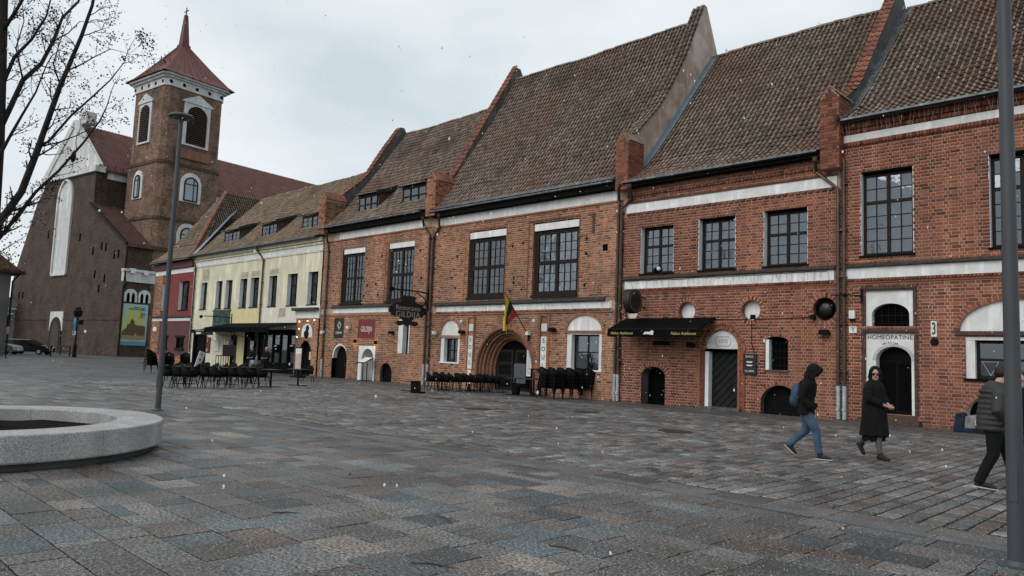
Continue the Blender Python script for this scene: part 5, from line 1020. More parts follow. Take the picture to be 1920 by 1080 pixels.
# --- banner hung on the church wall
bn = thing('banner', 'tall blue and yellow printed banner with church silhouette hung on the church wall', 'banner', (c0[0], c0[1], 0), CR)
def banner_mat():
    m = bpy.data.materials.new('printed_banner'); m.use_nodes = True; t = m.node_tree; N = t.nodes; L = t.links; b = N['Principled BSDF']; b.inputs['Roughness'].default_value = .6
    tcn = N.new('ShaderNodeTexCoord'); sp_ = N.new('ShaderNodeSeparateXYZ'); L.new(tcn.outputs['Generated'], sp_.inputs[0])
    dx = N.new('ShaderNodeVectorMath'); dx.operation = 'DISTANCE'; L.new(tcn.outputs['Generated'], dx.inputs[0]); dx.inputs[1].default_value = (.5, .45, .5); r = N.new('ShaderNodeValToRGB'); e = r.color_ramp.elements; e[0].color = (.50, .44, .06, 1); e[1].color = (.22, .46, .60, 1); e[0].position = .2; e[1].position = .75; k = e.new(.45); k.color = (.42, .44, .14, 1)
    L.new(dx.outputs['Value'], r.inputs[0]); z = N.new('ShaderNodeValToRGB'); z.color_ramp.interpolation = 'CONSTANT'; ze = z.color_ramp.elements; ze[0].color = (1, 1, 1, 1); ze[0].position = 0; ze[1].position = .1; ze[1].color = (0, 0, 0, 1); L.new(sp_.outputs[2], z.inputs[0])
    mx1 = N.new('ShaderNodeMix'); mx1.data_type = 'RGBA'; L.new(z.outputs[0], mx1.inputs[0]); L.new(r.outputs[0], mx1.inputs[6]); mx1.inputs[7].default_value = (.07, .22, .33, 1); L.new(mx1.outputs[2], b.inputs['Base Color']); return m
q = MB(); n = 8
for i in range(n): t0, t1 = i / n, (i + 1) / n; w = lambda t: .14 + .03 * math.sin(t * 9); q.add([(w(t0), -.04 + 3.1 * t0, 1.35), (w(t1), -.04 + 3.1 * t1, 1.35), (w(t1), -.04 + 3.1 * t1, 6.3), (w(t0), -.04 + 3.1 * t0, 6.3)], [(0, 1, 2, 3)])
q.build('banner_cloth', banner_mat(), bn, local=True); SIL = mat('banner_brown', (.10, .06, .025), .6, noise=None)
q = MB(); q.prism([(.1, 2.55), (.15, 3.0), (.65, 3.5), (.7, 3.85), (1.0, 3.9), (1.05, 4.25), (1.25, 4.55), (1.5, 4.25), (1.55, 3.9), (1.9, 3.75), (2.5, 3.75), (2.55, 3.9), (2.6, 3.7), (2.85, 3.7), (2.9, 2.55), (1.9, 2.55), (1.8, 3.0), (1.6, 2.55)], .185, .19, 'x'); q.build('printed_silhouette', SIL, bn, local=True)
q = MB(); q.box(.185, .19, 1.3, 1.95, 5.86, 5.93); q.box(.185, .19, .7, 1.95, 5.66, 5.73); q.box(.185, .19, 1.9, 2.7, 4.66, 4.7); q.build('print_line', LETB, bn, local=True); q = MB(); q.box(.185, .19, .05, 2.95, 2.05, 2.5); q.build('printed_strip', mat('banner_tan', (.25, .2, .1), .6, noise=None), bn, local=True)
for s, sz, y_, z_ in (('100', .5, 2.35, 5.7), ('20', .6, 2.4, 5.05)): text('lettering', s, sz, (.2, y_, z_), None, LETB, rot=(math.pi / 2, 0, math.pi / 2)).parent = bn
# ================================================================== buildings at the left edge
def dirpt(px, py, dist): d = ray(px, py); h = math.hypot(d[0], d[1]); return d[0] / h * dist, d[1] / h * dist, EYE + d[2] / h * dist
x, y, _ = dirpt(27, 640, 128); lb = thing('pale_building', 'distant pale building with blue grey metal roof at the left edge', 'building', (x, y, 0), R_(9)); zt = dirpt(20, 575, 128)[2]; zr = dirpt(20, 538, 128)[2]
q = MB(); q.box(-14, 0, -9, 0, 0, zt); q.build('wall', mat('pale_render', (.22, .215, .20), .9, noise=(1, .12)), lb, local=True); q = MB(); q.prism([(-9.4, zt), (-4.5, zr + 1), (.4, zt)], -14.2, .4, 'x'); q.build('roof', mat('blue_grey_metal', (.22, .27, .30), .5, noise=(1, .2)), lb, local=True)
for k in range(3):
    q = MB(); q.box(.0, .05, -7.5 + k * 2.7, -6.2 + k * 2.7, 2.8, 4.9); w = q.build('window', WOOD_D, lb, local=True); q = MB(); q.box(.0, .12, -7.8 + k * 2.7, -5.9 + k * 2.7, 5.0, 5.2); q.build('sill', WHITE2, w, local=True)
q = MB(); q.box(-.2, .2, -9.2, .2, 5.7, 6.0); q.build('string_course', WHITE2, lb, local=True); q = MB(); q.lathe([(0, 0), (.6, 0), (.6, .4)], (-.5, -3, zt + .8), 10, axis='x'); q.build('dormer_window', WOOD_D, lb, local=True)
x, y, _ = dirpt(9, 640, 84); ln = thing('corner_building', 'dark building with orange tiled eaves cut off by the left picture edge', 'building', (x, y, 0), R_(4)); zt = dirpt(10, 506, 84)[2]; zr = dirpt(2, 478, 84)[2]
q = MB(); q.box(-9, 0, -9, 0, 0, zt); q.build('wall', mat('dark_render', (.10, .10, .10), .9, noise=(1, .2)), ln, local=True); q = MB(); q.prism([(-10, zt), (-4.5, zr + 2.4), (1.0, zt - .3), (1.0, zt)], -9.5, .7, 'x'); q.build('roof', mat('aisle_tile', 0), ln, local=True); q = MB(); q.tube([(.55, .6, zt - .2), (.15, .12, zt - 1), (.12, .12, .2)], .09, 8); q.build('downpipe', IRON, ln, local=True)
# ================================================================== lamp posts and planter
def lamp_post(px, py, label, ztop):
    x, y = at_ground(px, py); t = thing('lamp_post', label, 'lamp post', (x, y, 0), 0, 'grey lamp posts of the square')
    q = MB(); q.lathe([(0, ztop), (.048, ztop), (.068, .3), (.068, .0)], n=20); q.build('pole', POLE, t, local=True, smooth=True, flat_angle=50)
    q = MB(); q.lathe([(0, .012), (.15, .012), (.15, 0)], n=20); q.lathe([(.068, .05), (.09, .012)], n=20); q.build('base_plate', POLE, t, local=True)
    q = MB(); q.lathe([(0, ztop + .06), (.26, ztop + .05), (.30, ztop + .01), (.30, ztop - .02), (.24, ztop - .035), (.07, ztop - .05), (.06, ztop - .12)], n=28); q.build('lamp_head', POLE, t, local=True, smooth=True, flat_angle=40)
    q = MB(); q.lathe([(0.07, ztop - .045), (.2, ztop - .04)], n=24); q.build('diffuser', mat('grey_diffuser', (.22, .24, .25), .4), t, local=True)
    q = MB(); q.box(-.03, .03, -.074, -.06, .55, .85); q.build('service_hatch', POLE, t, local=True); return t
zl = at_vert(345, 220, -19.16, 7.26)
lamp_post(295.5, 769, 'slim grey lamp post with flat round head behind the granite planter', zl); lamp_post(1907, 1062, 'near grey lamp post cut by the right picture edge', zl)
GRAN = mat('pale_granite', (.40, .40, .392), .7, noise=(2, .12), fine=(75, .42), bump=(90, .4, .004), stain=(1.6, (.24, .23, .22), .4), streak=(3, .2)); SOIL = mat('dark_soil', (.010, .009, .008), .98, spec=.05, noise=(12, .5), bump=(30, 1, .03)); PLIN = mat('plinth_concrete', (.075, .074, .07), .8, noise=(4, .25))
pl = thing('planter', 'large round pale granite planter ring with dark soil at the left', 'planter', (PL_C[0], PL_C[1], 0)); R0, R1 = 2.47, 1.83
nseg = 9
for k in range(nseg):
    a0 = 2 * math.pi * k / nseg + .43; a1 = a0 + 2 * math.pi / nseg - .0025; q = MB()
    q.lathe([(R0 - .03, .1), (R0 - .015, .1), (R0, .12), (R0, .43), (R0 - .006, .444), (R0 - .02, .45), (R1 + .02, .45), (R1 + .006, .444), (R1, .43), (R1, .1), (R0 - .03, .1)], n=12, a0=a0, a1=a1); n_ = 13
    for e in (0, 12): q.f.append(tuple(j * n_ + e for j in range(10))); q.m.append(0)
    q.build('granite_block', GRAN, pl, local=True)
q = MB(); q.lathe([(R0 - .14, 0), (R0 - .14, .105), (R1 + .1, .105)], n=60); q.build('plinth', PLIN, pl, local=True)
q = MB(); n = 26; rings = [0, .4, .8, 1.2, 1.55, 1.829]; rg = random.Random(3); vv = []
for i, r in enumerate(rings):
    for k in range(n): t = 2 * math.pi * k / n; vv.append((r * math.cos(t), r * math.sin(t), .26 + (.06 * (1 - r / 2)) + rg.uniform(-.02, .02)))
q.add(vv, [(i * n + k, i * n + (k + 1) % n, (i + 1) * n + (k + 1) % n, (i + 1) * n + k) for i in range(len(rings) - 1) for k in range(n)]); q.build('soil', SOIL, pl, local=True, smooth=True)
# ================================================================== signs and fittings on the houses
xs_ = -31.0; yE = at_x(736, 543, xs_)[0]; zA = at_x(770, 545, xs_)[1]
hs = thing('hanging_sign', 'black ornate hanging restaurant sign on an iron arm between the two orange houses', 'sign', (xs_, D, zA))
q = MB(); q.tube([(xs_, D, zA - .05), (xs_, D - .8, zA), (xs_, yE, zA)], .035, 8); q.ball((xs_, yE - .05, zA), .12, 8, 0, (.5, 1.5, 1)); q.tube([(xs_, D - .05, zA - .9), (xs_, D - .25, zA - .35), (xs_, D - .8, zA - .06)], .03, 8); q.beam((xs_, D - .03, zA - 1.0), (xs_, D - .03, zA + .2), .08, .05); q.build('bracket', IRON, hs)
ya_, za2 = at_x(729, 580, xs_); yb_, zb2 = at_x(798, 583, xs_); yc = (ya_ + yb_) / 2; zc = (za2 + zb2) / 2; hw = (yb_ - ya_) / 2; q = MB()
shape = [(-1, .0), (-1.0, .2), (-.86, .26), (-.84, .42), (-.5, .5), (-.35, .68), (-.42, .9), (-.3, 1.0), (.3, 1.0), (.42, .9), (.35, .68), (.5, .5), (.84, .42), (.86, .26), (1, .2), (1, 0), (1, -.2), (.86, -.28), (.84, -.42), (.4, -.55), (.2, -.75), (.55, -.8), (.6, -1.0), (.4, -1.12), (.15, -1.0), (0, -1.15), (-.15, -1.0), (-.4, -1.12), (-.6, -1.0), (-.55, -.8), (-.2, -.75), (-.4, -.55), (-.84, -.42), (-.86, -.28), (-1, -.2)]
q.prism([(yc + a * hw, zc + b * hw * .62) for a, b in shape], xs_ - .05, xs_ + .05, 'x'); sb = q.build('sign_board', mat('black_sign_paint', (.016, .015, .015), .45, noise=(8, .3)), hs)
text('lettering', 'Restoranas', hw * .30, (xs_ + .056, yc, zc + .1), sb, LETG, rot=(math.pi / 2, 0, math.pi / 2)); text('lettering', 'GILDIJA', hw * .36, (xs_ + .056, yc, zc - hw * .2), sb, LETG, rot=(math.pi / 2, 0, math.pi / 2), spacing=1.1)
q = MB(); q.tube([(xs_, yc - hw * .5, zA), (xs_, yc - hw * .3, zc + hw * .6)], .015, 6); q.tube([(xs_, yc + hw * .5, zA), (xs_, yc + hw * .3, zc + hw * .6)], .015, 6); q.build('hanger', IRON, hs)
def plate(name, label, cat, x0, x1, z0, z1, m, y=None, th=.04):
    y = D if y is None else y; t = thing(name, label, cat, ((x0 + x1) / 2, y, z0)); q = MB(); q.box(x0, x1, y - th, y, z0, z1); q.build('plate', m, t); q = MB()
    for a, b, c, d in ((x0, x1, z0, z0 + .03), (x0, x1, z1 - .03, z1), (x0, x0 + .03, z0 + .03, z1 - .03), (x1 - .03, x1, z0 + .03, z1 - .03)): q.box(a, b, y - th - .012, y - th, c, d)
    q.build('rim', m, t); return t
s = plate('wall_sign', 'black bar sign with white diamond emblem in a brick niche', 'sign', -39.9, -38.95, 2.43, 3.57, mat('black_sign_paint', 0), D + .06); q = MB(); cxs, czs = -39.42, 3.17
for r in (.2, .13):
    pz = [(0, 1.3), (1, 0), (0, -1.3), (-1, 0)]
    for a, b in zip(pz, pz[1:] + pz[:1]): q.beam((cxs + a[0] * r, D + .012, czs + a[1] * r), (cxs + b[0] * r, D + .012, czs + b[1] * r), .02, .02)
q.build('emblem', LETW, s); text('lettering', 'DEJAVU', .2, (cxs, D + .012, 2.72), s, LETW, sx=1.0)
s = plate('wall_sign', 'dark red restaurant sign with cream lettering over the white doorway', 'sign', -37.36, -35.72, 2.4, 3.54, mat('red_sign', (.16, .022, .022), .55, noise=(3, .1)), D + .05); text('lettering', 'GILDIJA', .46, (-36.54, D + .0, 2.93), s, LETW, sx=.72)
q = MB()
for x, zz in ((-37.55, 2.22), (-35.5, 2.18)):
    t = thing('wall_lamp', 'small lit wall lamp %s the red restaurant sign' % ('at the left below' if x < -36 else 'at the right below'), 'lamp', (x, D, zz)); q = MB(); q.box(x - .06, x + .06, D - .14, D - .0, zz - .1, zz + .1); q.build('lamp_body', IRON, t); q = MB(); q.lathe([(0, 0), (.045, 0)], (x, D - .08, zz - .105), 10); q.lathe([(0, 0), (.045, 0)], (x, D - .08, zz + .105), 10); q.build('lamp_glow', mat('lit_lamp', (1, .7, .4), .5, noise=None, emit=((1, .55, .2), 5)), t)
    ld_ = bpy.data.lights.new('wall_lamp_light', 'POINT'); ld_.energy = 2.5; ld_.color = (1, .6, .28); ld_.shadow_soft_size = .05; lo_ = bpy.data.objects.new('wall_lamp_light', ld_); C.objects.link(lo_); lo_.parent = t; lo_.location = (0, -.22, -.16)
ms = thing('menu_stand', 'black menu lectern with sloping white card before the white doorway', 'stand', (*at_ground(683, 714), 0)); q = MB(); q.beam((-.2, 0, 0), (-.2, 0, 1.0), .04, .04); q.beam((.2, 0, 0), (.2, 0, 1.0), .04, .04); q.box(-.3, .3, -.25, .25, 0, .03); q.beam((0, -.3, 1.0), (0, .28, 1.3), .8, .03); q.build('lectern_frame', IRON, ms, local=True); q = MB(); q.beam((0, -.27, 1.05), (0, .24, 1.315), .68, .02); q.build('menu_card', PAPER, ms, local=True)
# projecting drum sign
ds = thing('drum_sign', 'round black projecting drum sign above the awning', 'sign', (-17.3, D, 4.0)); q = MB(); q.lathe([(0, 0), (.46, 0), (.48, .02), (.48, .28), (.46, .3), (0, .3)], (-17.45, D - .85, 4.0), 32, axis='x'); q.build('drum', mat('black_sign_paint', 0), ds, smooth=True, flat_angle=40); q = MB(); q.tube([(-17.3, D, 4.2), (-17.3, D - .5, 4.2)], .03, 6); q.tube([(-17.3, D, 3.8), (-17.3, D - .5, 3.8)], .03, 6); q.build('bracket', IRON, ds); q = MB(); q.lathe([(.36, 0), (.36, .008), (.4, .008), (.4, 0)], (-17.15, D - .85, 4.0), 32, axis='x'); q.build('rim_line', MATS['grey_plaster'], ds)
yF, zF = at_x(1139, 617, -18.2); zB = 3.39
aw = thing('awning', 'wide black canvas awning with yellow script over the small cellar door', 'awning', (-16.1, D, 3.3)); q = MB(); q.add([(-18.2, D, zB), (-14.15, D, zB), (-14.15, yF, zF), (-18.2, yF, zF), (-18.2, D, zB - .03), (-14.15, D, zB - .03), (-14.15, yF, zF - .03), (-18.2, yF, zF - .03)], [(0, 1, 2, 3), (4, 7, 6, 5), (0, 3, 7, 4), (1, 5, 6, 2)]); q.build('canvas', BLACKC, aw)
q = MB(); n = 18
for k in range(n):
    a = -18.2 + 4.05 * k / n; b = -18.2 + 4.05 * (k + 1) / n; q.add([(a, yF, zF), (b, yF, zF), (b, yF - .012, zF - .3 - .02 * math.sin(k * 2)), (a, yF - .012, zF - .3 - .02 * math.sin(k * 2 - 2))], [(0, 1, 2, 3)])
va = q.build('valance', BLACKC, aw); q = MB(); q.tube([(-18.2, yF + .02, zF), (-14.15, yF + .02, zF)], .03, 6); q.beam((-18.0, D, zB - .5), (-18.0, yF, zF - .03), .03, .03); q.beam((-14.4, D, zB - .5), (-14.4, yF, zF - .03), .03, .03); q.build('awning_frame', IRON, aw)
text('lettering', 'Haltos Arpbtunas', .15, (-17.5, yF - .022, zF - .16), va, LETY, shear=.3, ext=.002); text('lettering', 'Haltos Arpbtunas', .15, (-14.75, yF - .022, zF - .16), va, LETY, shear=.3, ext=.002); q = MB(); q.prism([(-16.5, zF - .2), (-16.42, zF - .1), (-16.2, zF - .1), (-16.1, zF - .04), (-16.02, zF - .08), (-16.05, zF - .22), (-16.3, zF - .19)], yF - .02, yF - .015, 'y'); q.build('white_logo', PAPER, va)
s = plate('menu_board', 'black wall board with white opening hours beside the big door', 'sign', -13.0, -12.5, 1.35, 2.07, mat('black_sign_paint', 0), D - .01, .06)
for z, t_ in ((1.97, 'BARAS'), (1.46, 'KLUBAS')): text('lettering', t_, .1, (-12.75, D - .085, z), s, LETW)
for z in (1.78, 1.66): q = MB(); q.prism([(-12.88, z + .025), (-12.62, z + .025), (-12.67, z - .025), (-12.84, z - .025)], D - .09, D - .075, 'y'); q.build('print_line', LETW, s)
s = plate('house_number', 'white plate with black figure 3 on red brick wall', 'sign', -6.9, -6.74, 2.73, 3.2, WHITE, D - .005, .03); text('lettering', '3', .5, (-6.82, D - .05, 2.96), s, LETB, sx=.5)
t = thing('vent_cap', 'round black vent cap below the number plate', 'vent', (-6.82, D, 2.5)); q = MB(); q.lathe([(0, -.06), (.1, -.05), (.12, 0)], (-6.82, D, 2.57), 16, axis='y'); q.build('cap', IRON, t)
t = thing('alarm_box', 'small white alarm box beside the downpipes', 'alarm', (-9.2, D, 3.2)); q = MB(); q.prism([(-9.3, 3.3), (-9.12, 3.3), (-9.12, 3.56), (-9.3, 3.56)], D - .11, D, 'y'); q.build('box', PAPER, t); q = MB(); q.box(-9.29, -9.13, D - .1, D - .01, 3.24, 3.3); q.build('sounder', IRON, t)
s = plate('security_plate', 'white square security plate with blue letter below the alarm box', 'sign', -9.32, -9.08, 2.83, 3.05, WHITE, D - .005, .02); text('lettering', 'Y', .22, (-9.2, D - .035, 2.94), s, mat('blue_letter', (.10, .2, .3), .6, noise=None))
def spot(x, z, label, m=BLACKP, w=.22): t = thing('wall_speaker', label, 'speaker', (x, D, z)); q = MB(); q.prism([(x - w / 2, z - .08), (x + w / 2, z - .08), (x + w * .42, z + .08), (x - w * .42, z + .08)], D - .24, D - .07, 'y'); q.build('housing', m, t); q = MB(); q.beam((x, D, z), (x, D - .1, z), .04, .04); q.build('bracket', IRON, t)
spot(-10.08, 2.85, 'black floodlight under the black porthole', w=.34); spot(-22.1, 2.92, 'black wall speaker between the right white strip and the arched window', w=.36); spot(-28.1, 2.8, 'black wall speaker right of the small arched window', w=.36); spot(-33.95, 2.75, 'black wall speaker left of the slit window', w=.34)
spot(-23.55, 2.75, 'white camera on the right side of the portal arch', PAPER, .2); spot(-30.2, 2.75, 'white camera left of the small arched window', PAPER, .22); spot(-38.2, 3.05, 'white floodlight between black and red signs', PAPER, .25); spot(-41.0, 2.75, 'white floodlight above the downpipe foot by the yellow house', PAPER, .25); spot(-16.4, 2.4, 'black heater box under the awning', BLACKP, .7); spot(-15.1, 2.35, 'small black lamp under the awning', BLACKP, .3); spot(-12.6, 3.38, 'small black lamp under the third porthole', BLACKP, .14); spot(-10.45, 3.35, 'small black lamp left of the black porthole', BLACKP, .14)
t = thing('flag_bracket', 'black iron wall bracket across the paired downpipes', 'bracket', (-9.6, D, 4.0)); x, z = at_y(1585, 553, D - .2); q = MB(); q.tube([(x - .45, D - .25, z), (x + .1, D - .22, z), (x + .5, D - .05, z - .03)], .02, 6); q.ball((x, D - .22, z), .07, 8); q.beam((x + .45, D - .04, z - .25), (x + .45, D - .04, z + .2), .07, .04); q.build('arm', IRON, t)
# flag
FY, FG, FR = mat('flag_yellow', (.62, .43, .03), .75, noise=(4, .12)), mat('flag_green', (.010, .028, .022), .8, noise=None), mat('flag_red', (.40, .035, .04), .75, noise=(4, .12))
fl = thing('flag', 'drooping yellow green red flag on a slanted pole over the portal', 'flag', (-24.0, D, 2.8)); B0 = Vector((at_y(992, 632, D)[0], D, at_y(992, 632, D)[1])); yt_ = D - 1.7; xz = at_y(947, 549, yt_); B1 = Vector((xz[0], yt_, xz[1])); q = MB(); q.tube([B0, B1], [.022, .016], 8); q.ball(B1, .03, 8); q.build('flag_pole', IRON, fl); q = MB(); q.box(B0.x - .05, B0.x + .05, D - .06, D, B0.z - .15, B0.z + .1); q.build('pole_socket', IRON, fl)
hd = (B0 - B1).normalized(); hoist = 1.25; ns, ntt = 6, 16; gx_ = Vector((0, 0, -1))
for k, (m, name) in enumerate(((FY, 'yellow_stripe'), (FG, 'green_stripe'), (FR, 'red_stripe'))):
    q = MB(); vv = []
    for i in range(ns + 1):
        s_ = (k + i / ns) / 3; P0 = B1 + hd * (s_ * hoist + .02); ln = (1.62, 1.0, .72)[k] + ((1.0, .74, .60)[k] - (1.62, 1.0, .72)[k]) * (i / ns) if k else 1.66 - .3 * i / ns
        for j in range(ntt + 1):
            t_ = j / ntt; pull = (s_ - .0) * t_ * (1.05 - .2 * t_)
            p = P0 + gx_ * (ln * t_) - Vector((hd.x, hd.y, 0)) * (s_ * hoist * .72 * min(1, t_ * 1.3)) + Vector((.05 * math.sin(i * 1.5 + k * 2 + t_ * 5), .07 * math.sin(i * 1.9 + k * 3 + t_ * 3), 0)) * t_; vv.append(p)
    q.add(vv, [(i * (ntt + 1) + j, (i + 1) * (ntt + 1) + j, (i + 1) * (ntt + 1) + j + 1, i * (ntt + 1) + j + 1) for i in range(ns) for j in range(ntt)]); q.build(name, m, fl, smooth=True)
# fairy lights along the string courses
WIRE = mat('dark_wire', (.02, .02, .02), .7, noise=None); WIREP = mat('pale_wire', (.42, .36, .32), .7, noise=None)
def fairy(x0, x1, z, y, m, label, step=.16, drop=.3, seed=1):
    rg = random.Random(seed); q = MB(); x = x0; P = []
    while x < x1:
        P.append((x, y, z + rg.uniform(-.015, .015)))
        if rg.random() < .8:
            n = rg.randint(2, 4); pts = [(x, y, z)]
            for k in range(n): pts.append((pts[-1][0] + rg.uniform(-.05, .05), y - .01, pts[-1][2] - drop / 3 * rg.uniform(.5, 1.2)))
            q.tube(pts, .0045, 4); 
        x += step * rg.uniform(.6, 1.4)
    q.tube(P, .008, 5); o = q.build('fairy_light_string', m); tag(o, label, 'light string', 'light strings on the house fronts')
fairy(-18.2, -9.9, 4.9, D - .05, WIRE, 'thin dark icicle light string on the white band of the three window house', seed=2, drop=.28); fairy(-9.5, .5, 9.82, D - .2, WIREP, 'pale icicle light string under the eaves of the right house', seed=3, drop=.42, step=.13); fairy(-30.2, -19, 4.12, D - .06, WIRE, 'dark bulb light string on the white band of the portal house', seed=4, drop=.2, step=.22)
q = MB(); rg = random.Random(8)
for xx, za_0, zb_0 in ((-30.55, .9, 4.0), (-18.75, .9, 4.4), (-18.2, 1.0, 4.0)):
    for k in range(26): q.ball((xx + rg.uniform(-.15, .15), D - .18 - rg.uniform(0, .08), za_0 + (zb_0 - za_0) * k / 26), .018, 6)
o = q.build('fairy_light_bulbs', mat('white_bulb', (.75, .75, .72), .4, noise=None)); stuff(o); tag(o, 'tiny white light bulbs wound up the downpipes', 'lights')
# ================================================================== terraces
def make_chair():
    t = thing('terrace_chair', 'x', 'chair', (0, 0, 0)); q = MB(); q.prism([(-.25, -.24), (.25, -.24), (.22, .22), (-.22, .22)], .42, .46, 'z'); q.build('seat', BLACKP, t, local=True)
    q = MB(); vv = []; n = 14
    for i in range(n + 1):
        a = math.pi * (-.12 + 1.24 * i / n); top = .64 + .2 * max(0, math.sin(a)) ** 1.5
        for r, z in ((.25, .44), (.275, .55), (.29, top)): vv.append((r * math.cos(a) * 1.02, r * math.sin(a) * .95 - .02, z))
    q.add(vv, [(3 * i + k, 3 * i + 3 + k, 3 * i + 4 + k, 3 * i + 1 + k) for i in range(n) for k in range(2)]); b = q.build('backrest', BLACKP, t, local=True, smooth=True); md = b.modifiers.new('thick', 'SOLIDIFY'); md.thickness = .022
    q = MB(); q.tube([(.29 * math.cos(math.pi * (-.12 + 1.24 * i / n)) * 1.02, .29 * math.sin(math.pi * (-.12 + 1.24 * i / n)) * .95 - .02, .64 + .2 * max(0, math.sin(math.pi * (-.12 + 1.24 * i / n))) ** 1.5) for i in range(n + 1)], .016, 6); q.build('arm_rail', BLACKP, t, local=True)
    for sx_ in (-1, 1):
        for sy_ in (-1, 1): q = MB(); q.tube([(sx_ * .2, sy_ * .19, .43), (sx_ * .27, sy_ * .26, 0)], [.02, .013], 6); q.build('leg', BLACKP, t, local=True)
    return t
def make_table():
    t = thing('terrace_table', 'x', 'table', (0, 0, 0)); q = MB(); q.box(-.35, .35, -.35, .35, .715, .74); q.build('tabletop', mat('dark_table_top', (.03, .028, .027), .4, noise=(5, .3)), t, local=True); q = MB(); q.tube([(0, 0, .03), (0, 0, .72)], [.045, .035], 8); q.build('leg', IRON, t, local=True)
    q = MB(); q.beam((-.3, -.3, .02), (.3, .3, .02), .05, .03); q.beam((-.3, .3, .022), (.3, -.3, .022), .05, .03); q.build('foot', IRON, t, local=True); return t
ORDN = ['first', 'second', 'third', 'fourth', 'fifth', 'sixth', 'seventh', 'eighth', 'ninth', 'tenth', 'eleventh', 'twelfth', 'thirteenth', 'fourteenth']
ch0 = make_chair(); tb0 = make_table(); used = [False, False]
def put(kind, x, y, rz, label, group):
    o = (ch0, tb0)[kind]
    if not used[kind]: used[kind] = True; o.location = (x, y, 0); o.rotation_euler = (0, 0, rz); o['label'] = label; o['group'] = group; return o
    return copy_tree(o, (x, y, 0), rz, label, group)
GL, GR_ = 'chairs of the left terrace', 'chairs of the right terrace'
for i, (px, py, rz) in enumerate([(316 + 17.5 * i, 726 + (i % 3), 2.6 + .35 * ((i * 7) % 3)) for i in range(11)]): put(0, *at_ground(px, py), rz, '%s black chair from the lamp post in the front row of the left terrace' % ORDN[i], GL)
for i, (px, py, rz) in enumerate([(312 + 17 * i, 713 + (i % 2) * 1.5, -.4 + .4 * ((i * 5) % 3)) for i in range(11)]): put(0, *at_ground(px, py), rz, '%s black chair from the lamp post in the back row of the left terrace' % ORDN[i], GL)
put(0, *at_ground(576, 717), .8, 'single black chair at the right end of the left terrace', GL)
GT = 'tables of the terraces'
for px, py, lb_ in ((345, 720, 'black square table among the leftmost terrace chairs'), (425, 721, 'black square table in the middle of the left terrace chairs'), (470, 719, 'black square table under the last chairs of the left terrace'), (507, 726, 'bare black table right of the left terrace chairs, nearest the viewer'), (558, 723, 'bare black table before the brick entry of the yellow house')): put(1, *at_ground(px, py), .3, lb_, GT)
# stacks of chairs
def stack(px, py, n, label, lean=.16, rz=.4):
    x, y = at_ground(px, py)
    for k in range(n):
        o = put(0, x + .05 * k, y - .04 * k, rz + .03 * k, '%s chair up in the %s' % (ORDN[k], label), 'stacked black chairs'); o.location.z = .16 * k
stack(283, 699, 4, 'stack of black chairs left of the lamp post', rz=2.0); stack(316, 697, 3, 'black chair stack just right of the lamp post', rz=1.2); stack(346, 696, 3, 'black chair stack by the red house corner', rz=.9)
# right terrace
for i, (px, py, rz) in enumerate([(808 + 13.5 * i, 733 + .35 * i, 2.7 + .3 * ((i * 5) % 3)) for i in range(10)]): put(0, *at_ground(px, py), rz, '%s black chair from the paired downpipes left of the portal' % ORDN[i], GR_)
for px, py, lb_ in ((828, 731, 'black table between the chairs by the paired downpipes'), (880, 733, 'black table left of the portal door'), (900, 733, 'second black table left of the portal door'), (965, 741, 'black table in front of the portal steps'), (1000, 743, 'black table beside the tall bar tables')): put(1, *at_ground(px, py), .05, lb_, GT)
for i, px in enumerate((1030, 1046, 1062, 1078, 1094, 1110, 1126, 1140)):
    for k in range(4):
        x, y = at_ground(px, 747 + (i % 2)); o = put(0, x + .03 * k, y - .03 * k - .25, 2.9 + .1 * i, '%s chair up in the %s stack of chairs right of the bar tables' % (ORDN[k], ORDN[i]), 'stacked black chairs'); o.location.z = .15 * k
def bar_table(px, py, label):
    x, y = at_ground(px, py); t = thing('bar_table', label, 'table', (x, y, 0), 0, 'tall bar tables'); q = MB(); q.box(-.35, .35, -.35, .35, 1.12, 1.17); q.build('tabletop', BLACKP, t, local=True)
    for sx_ in (-1, 1):
        for sy_ in (-1, 1): q = MB(); q.box(sx_ * .28 - .035, sx_ * .28 + .035, sy_ * .28 - .035, sy_ * .28 + .035, 0, 1.12); q.build('leg', BLACKP, t, local=True)
    q = MB(); q.box(-.25, .25, -.3, -.26, .25, .29); q.box(-.25, .25, .26, .3, .25, .29); q.build('foot_rail', BLACKP, t, local=True)
bar_table(1012, 741, 'tall black bar table at the left before the right white strip'); bar_table(1048, 742, 'tall black bar table nearest the chair stacks')
q = MB(); x, y = at_ground(860, 727)
for k in range(5): q.ball((x + k * .22 - .4, y + .4, .95 + .03 * (k % 2)), .2, 10, 0, (1, 1, .35))
cu = thing('cushion_pile', 'pile of dark cushions on the table left of the portal', 'cushions', (x, y, .78)); q.build('cushion', mat('dark_cushion', (.018, .017, .018), .9, noise=(5, .3)), cu)
t = thing('plant_pot', 'black round plant pot before the portal', 'pot', (*at_ground(967, 741), 0)); q = MB(); q.lathe([(0, .0), (.16, 0), (.22, .42), (.2, .42), (.18, .36), (0, .36)], n=16); q.build('pot', BLACKP, t, local=True, smooth=True, flat_angle=40)
t = thing('toppled_stool', 'black chair toppled over on the setts below the hanging sign', 'chair', (*at_ground(782, 737), 0), .5); q = MB(); q.prism([(-.2, .02), (.24, .0), (.2, .52), (-.22, .5)], -.22, -.16, 'y'); q.build('seat', BLACKP, t, local=True); q = MB(); q.prism([(-.22, .0), (.26, 0), (.26, .06), (-.22, .06)], -.2, .3, 'y'); q.build('backrest', BLACKP, t, local=True)
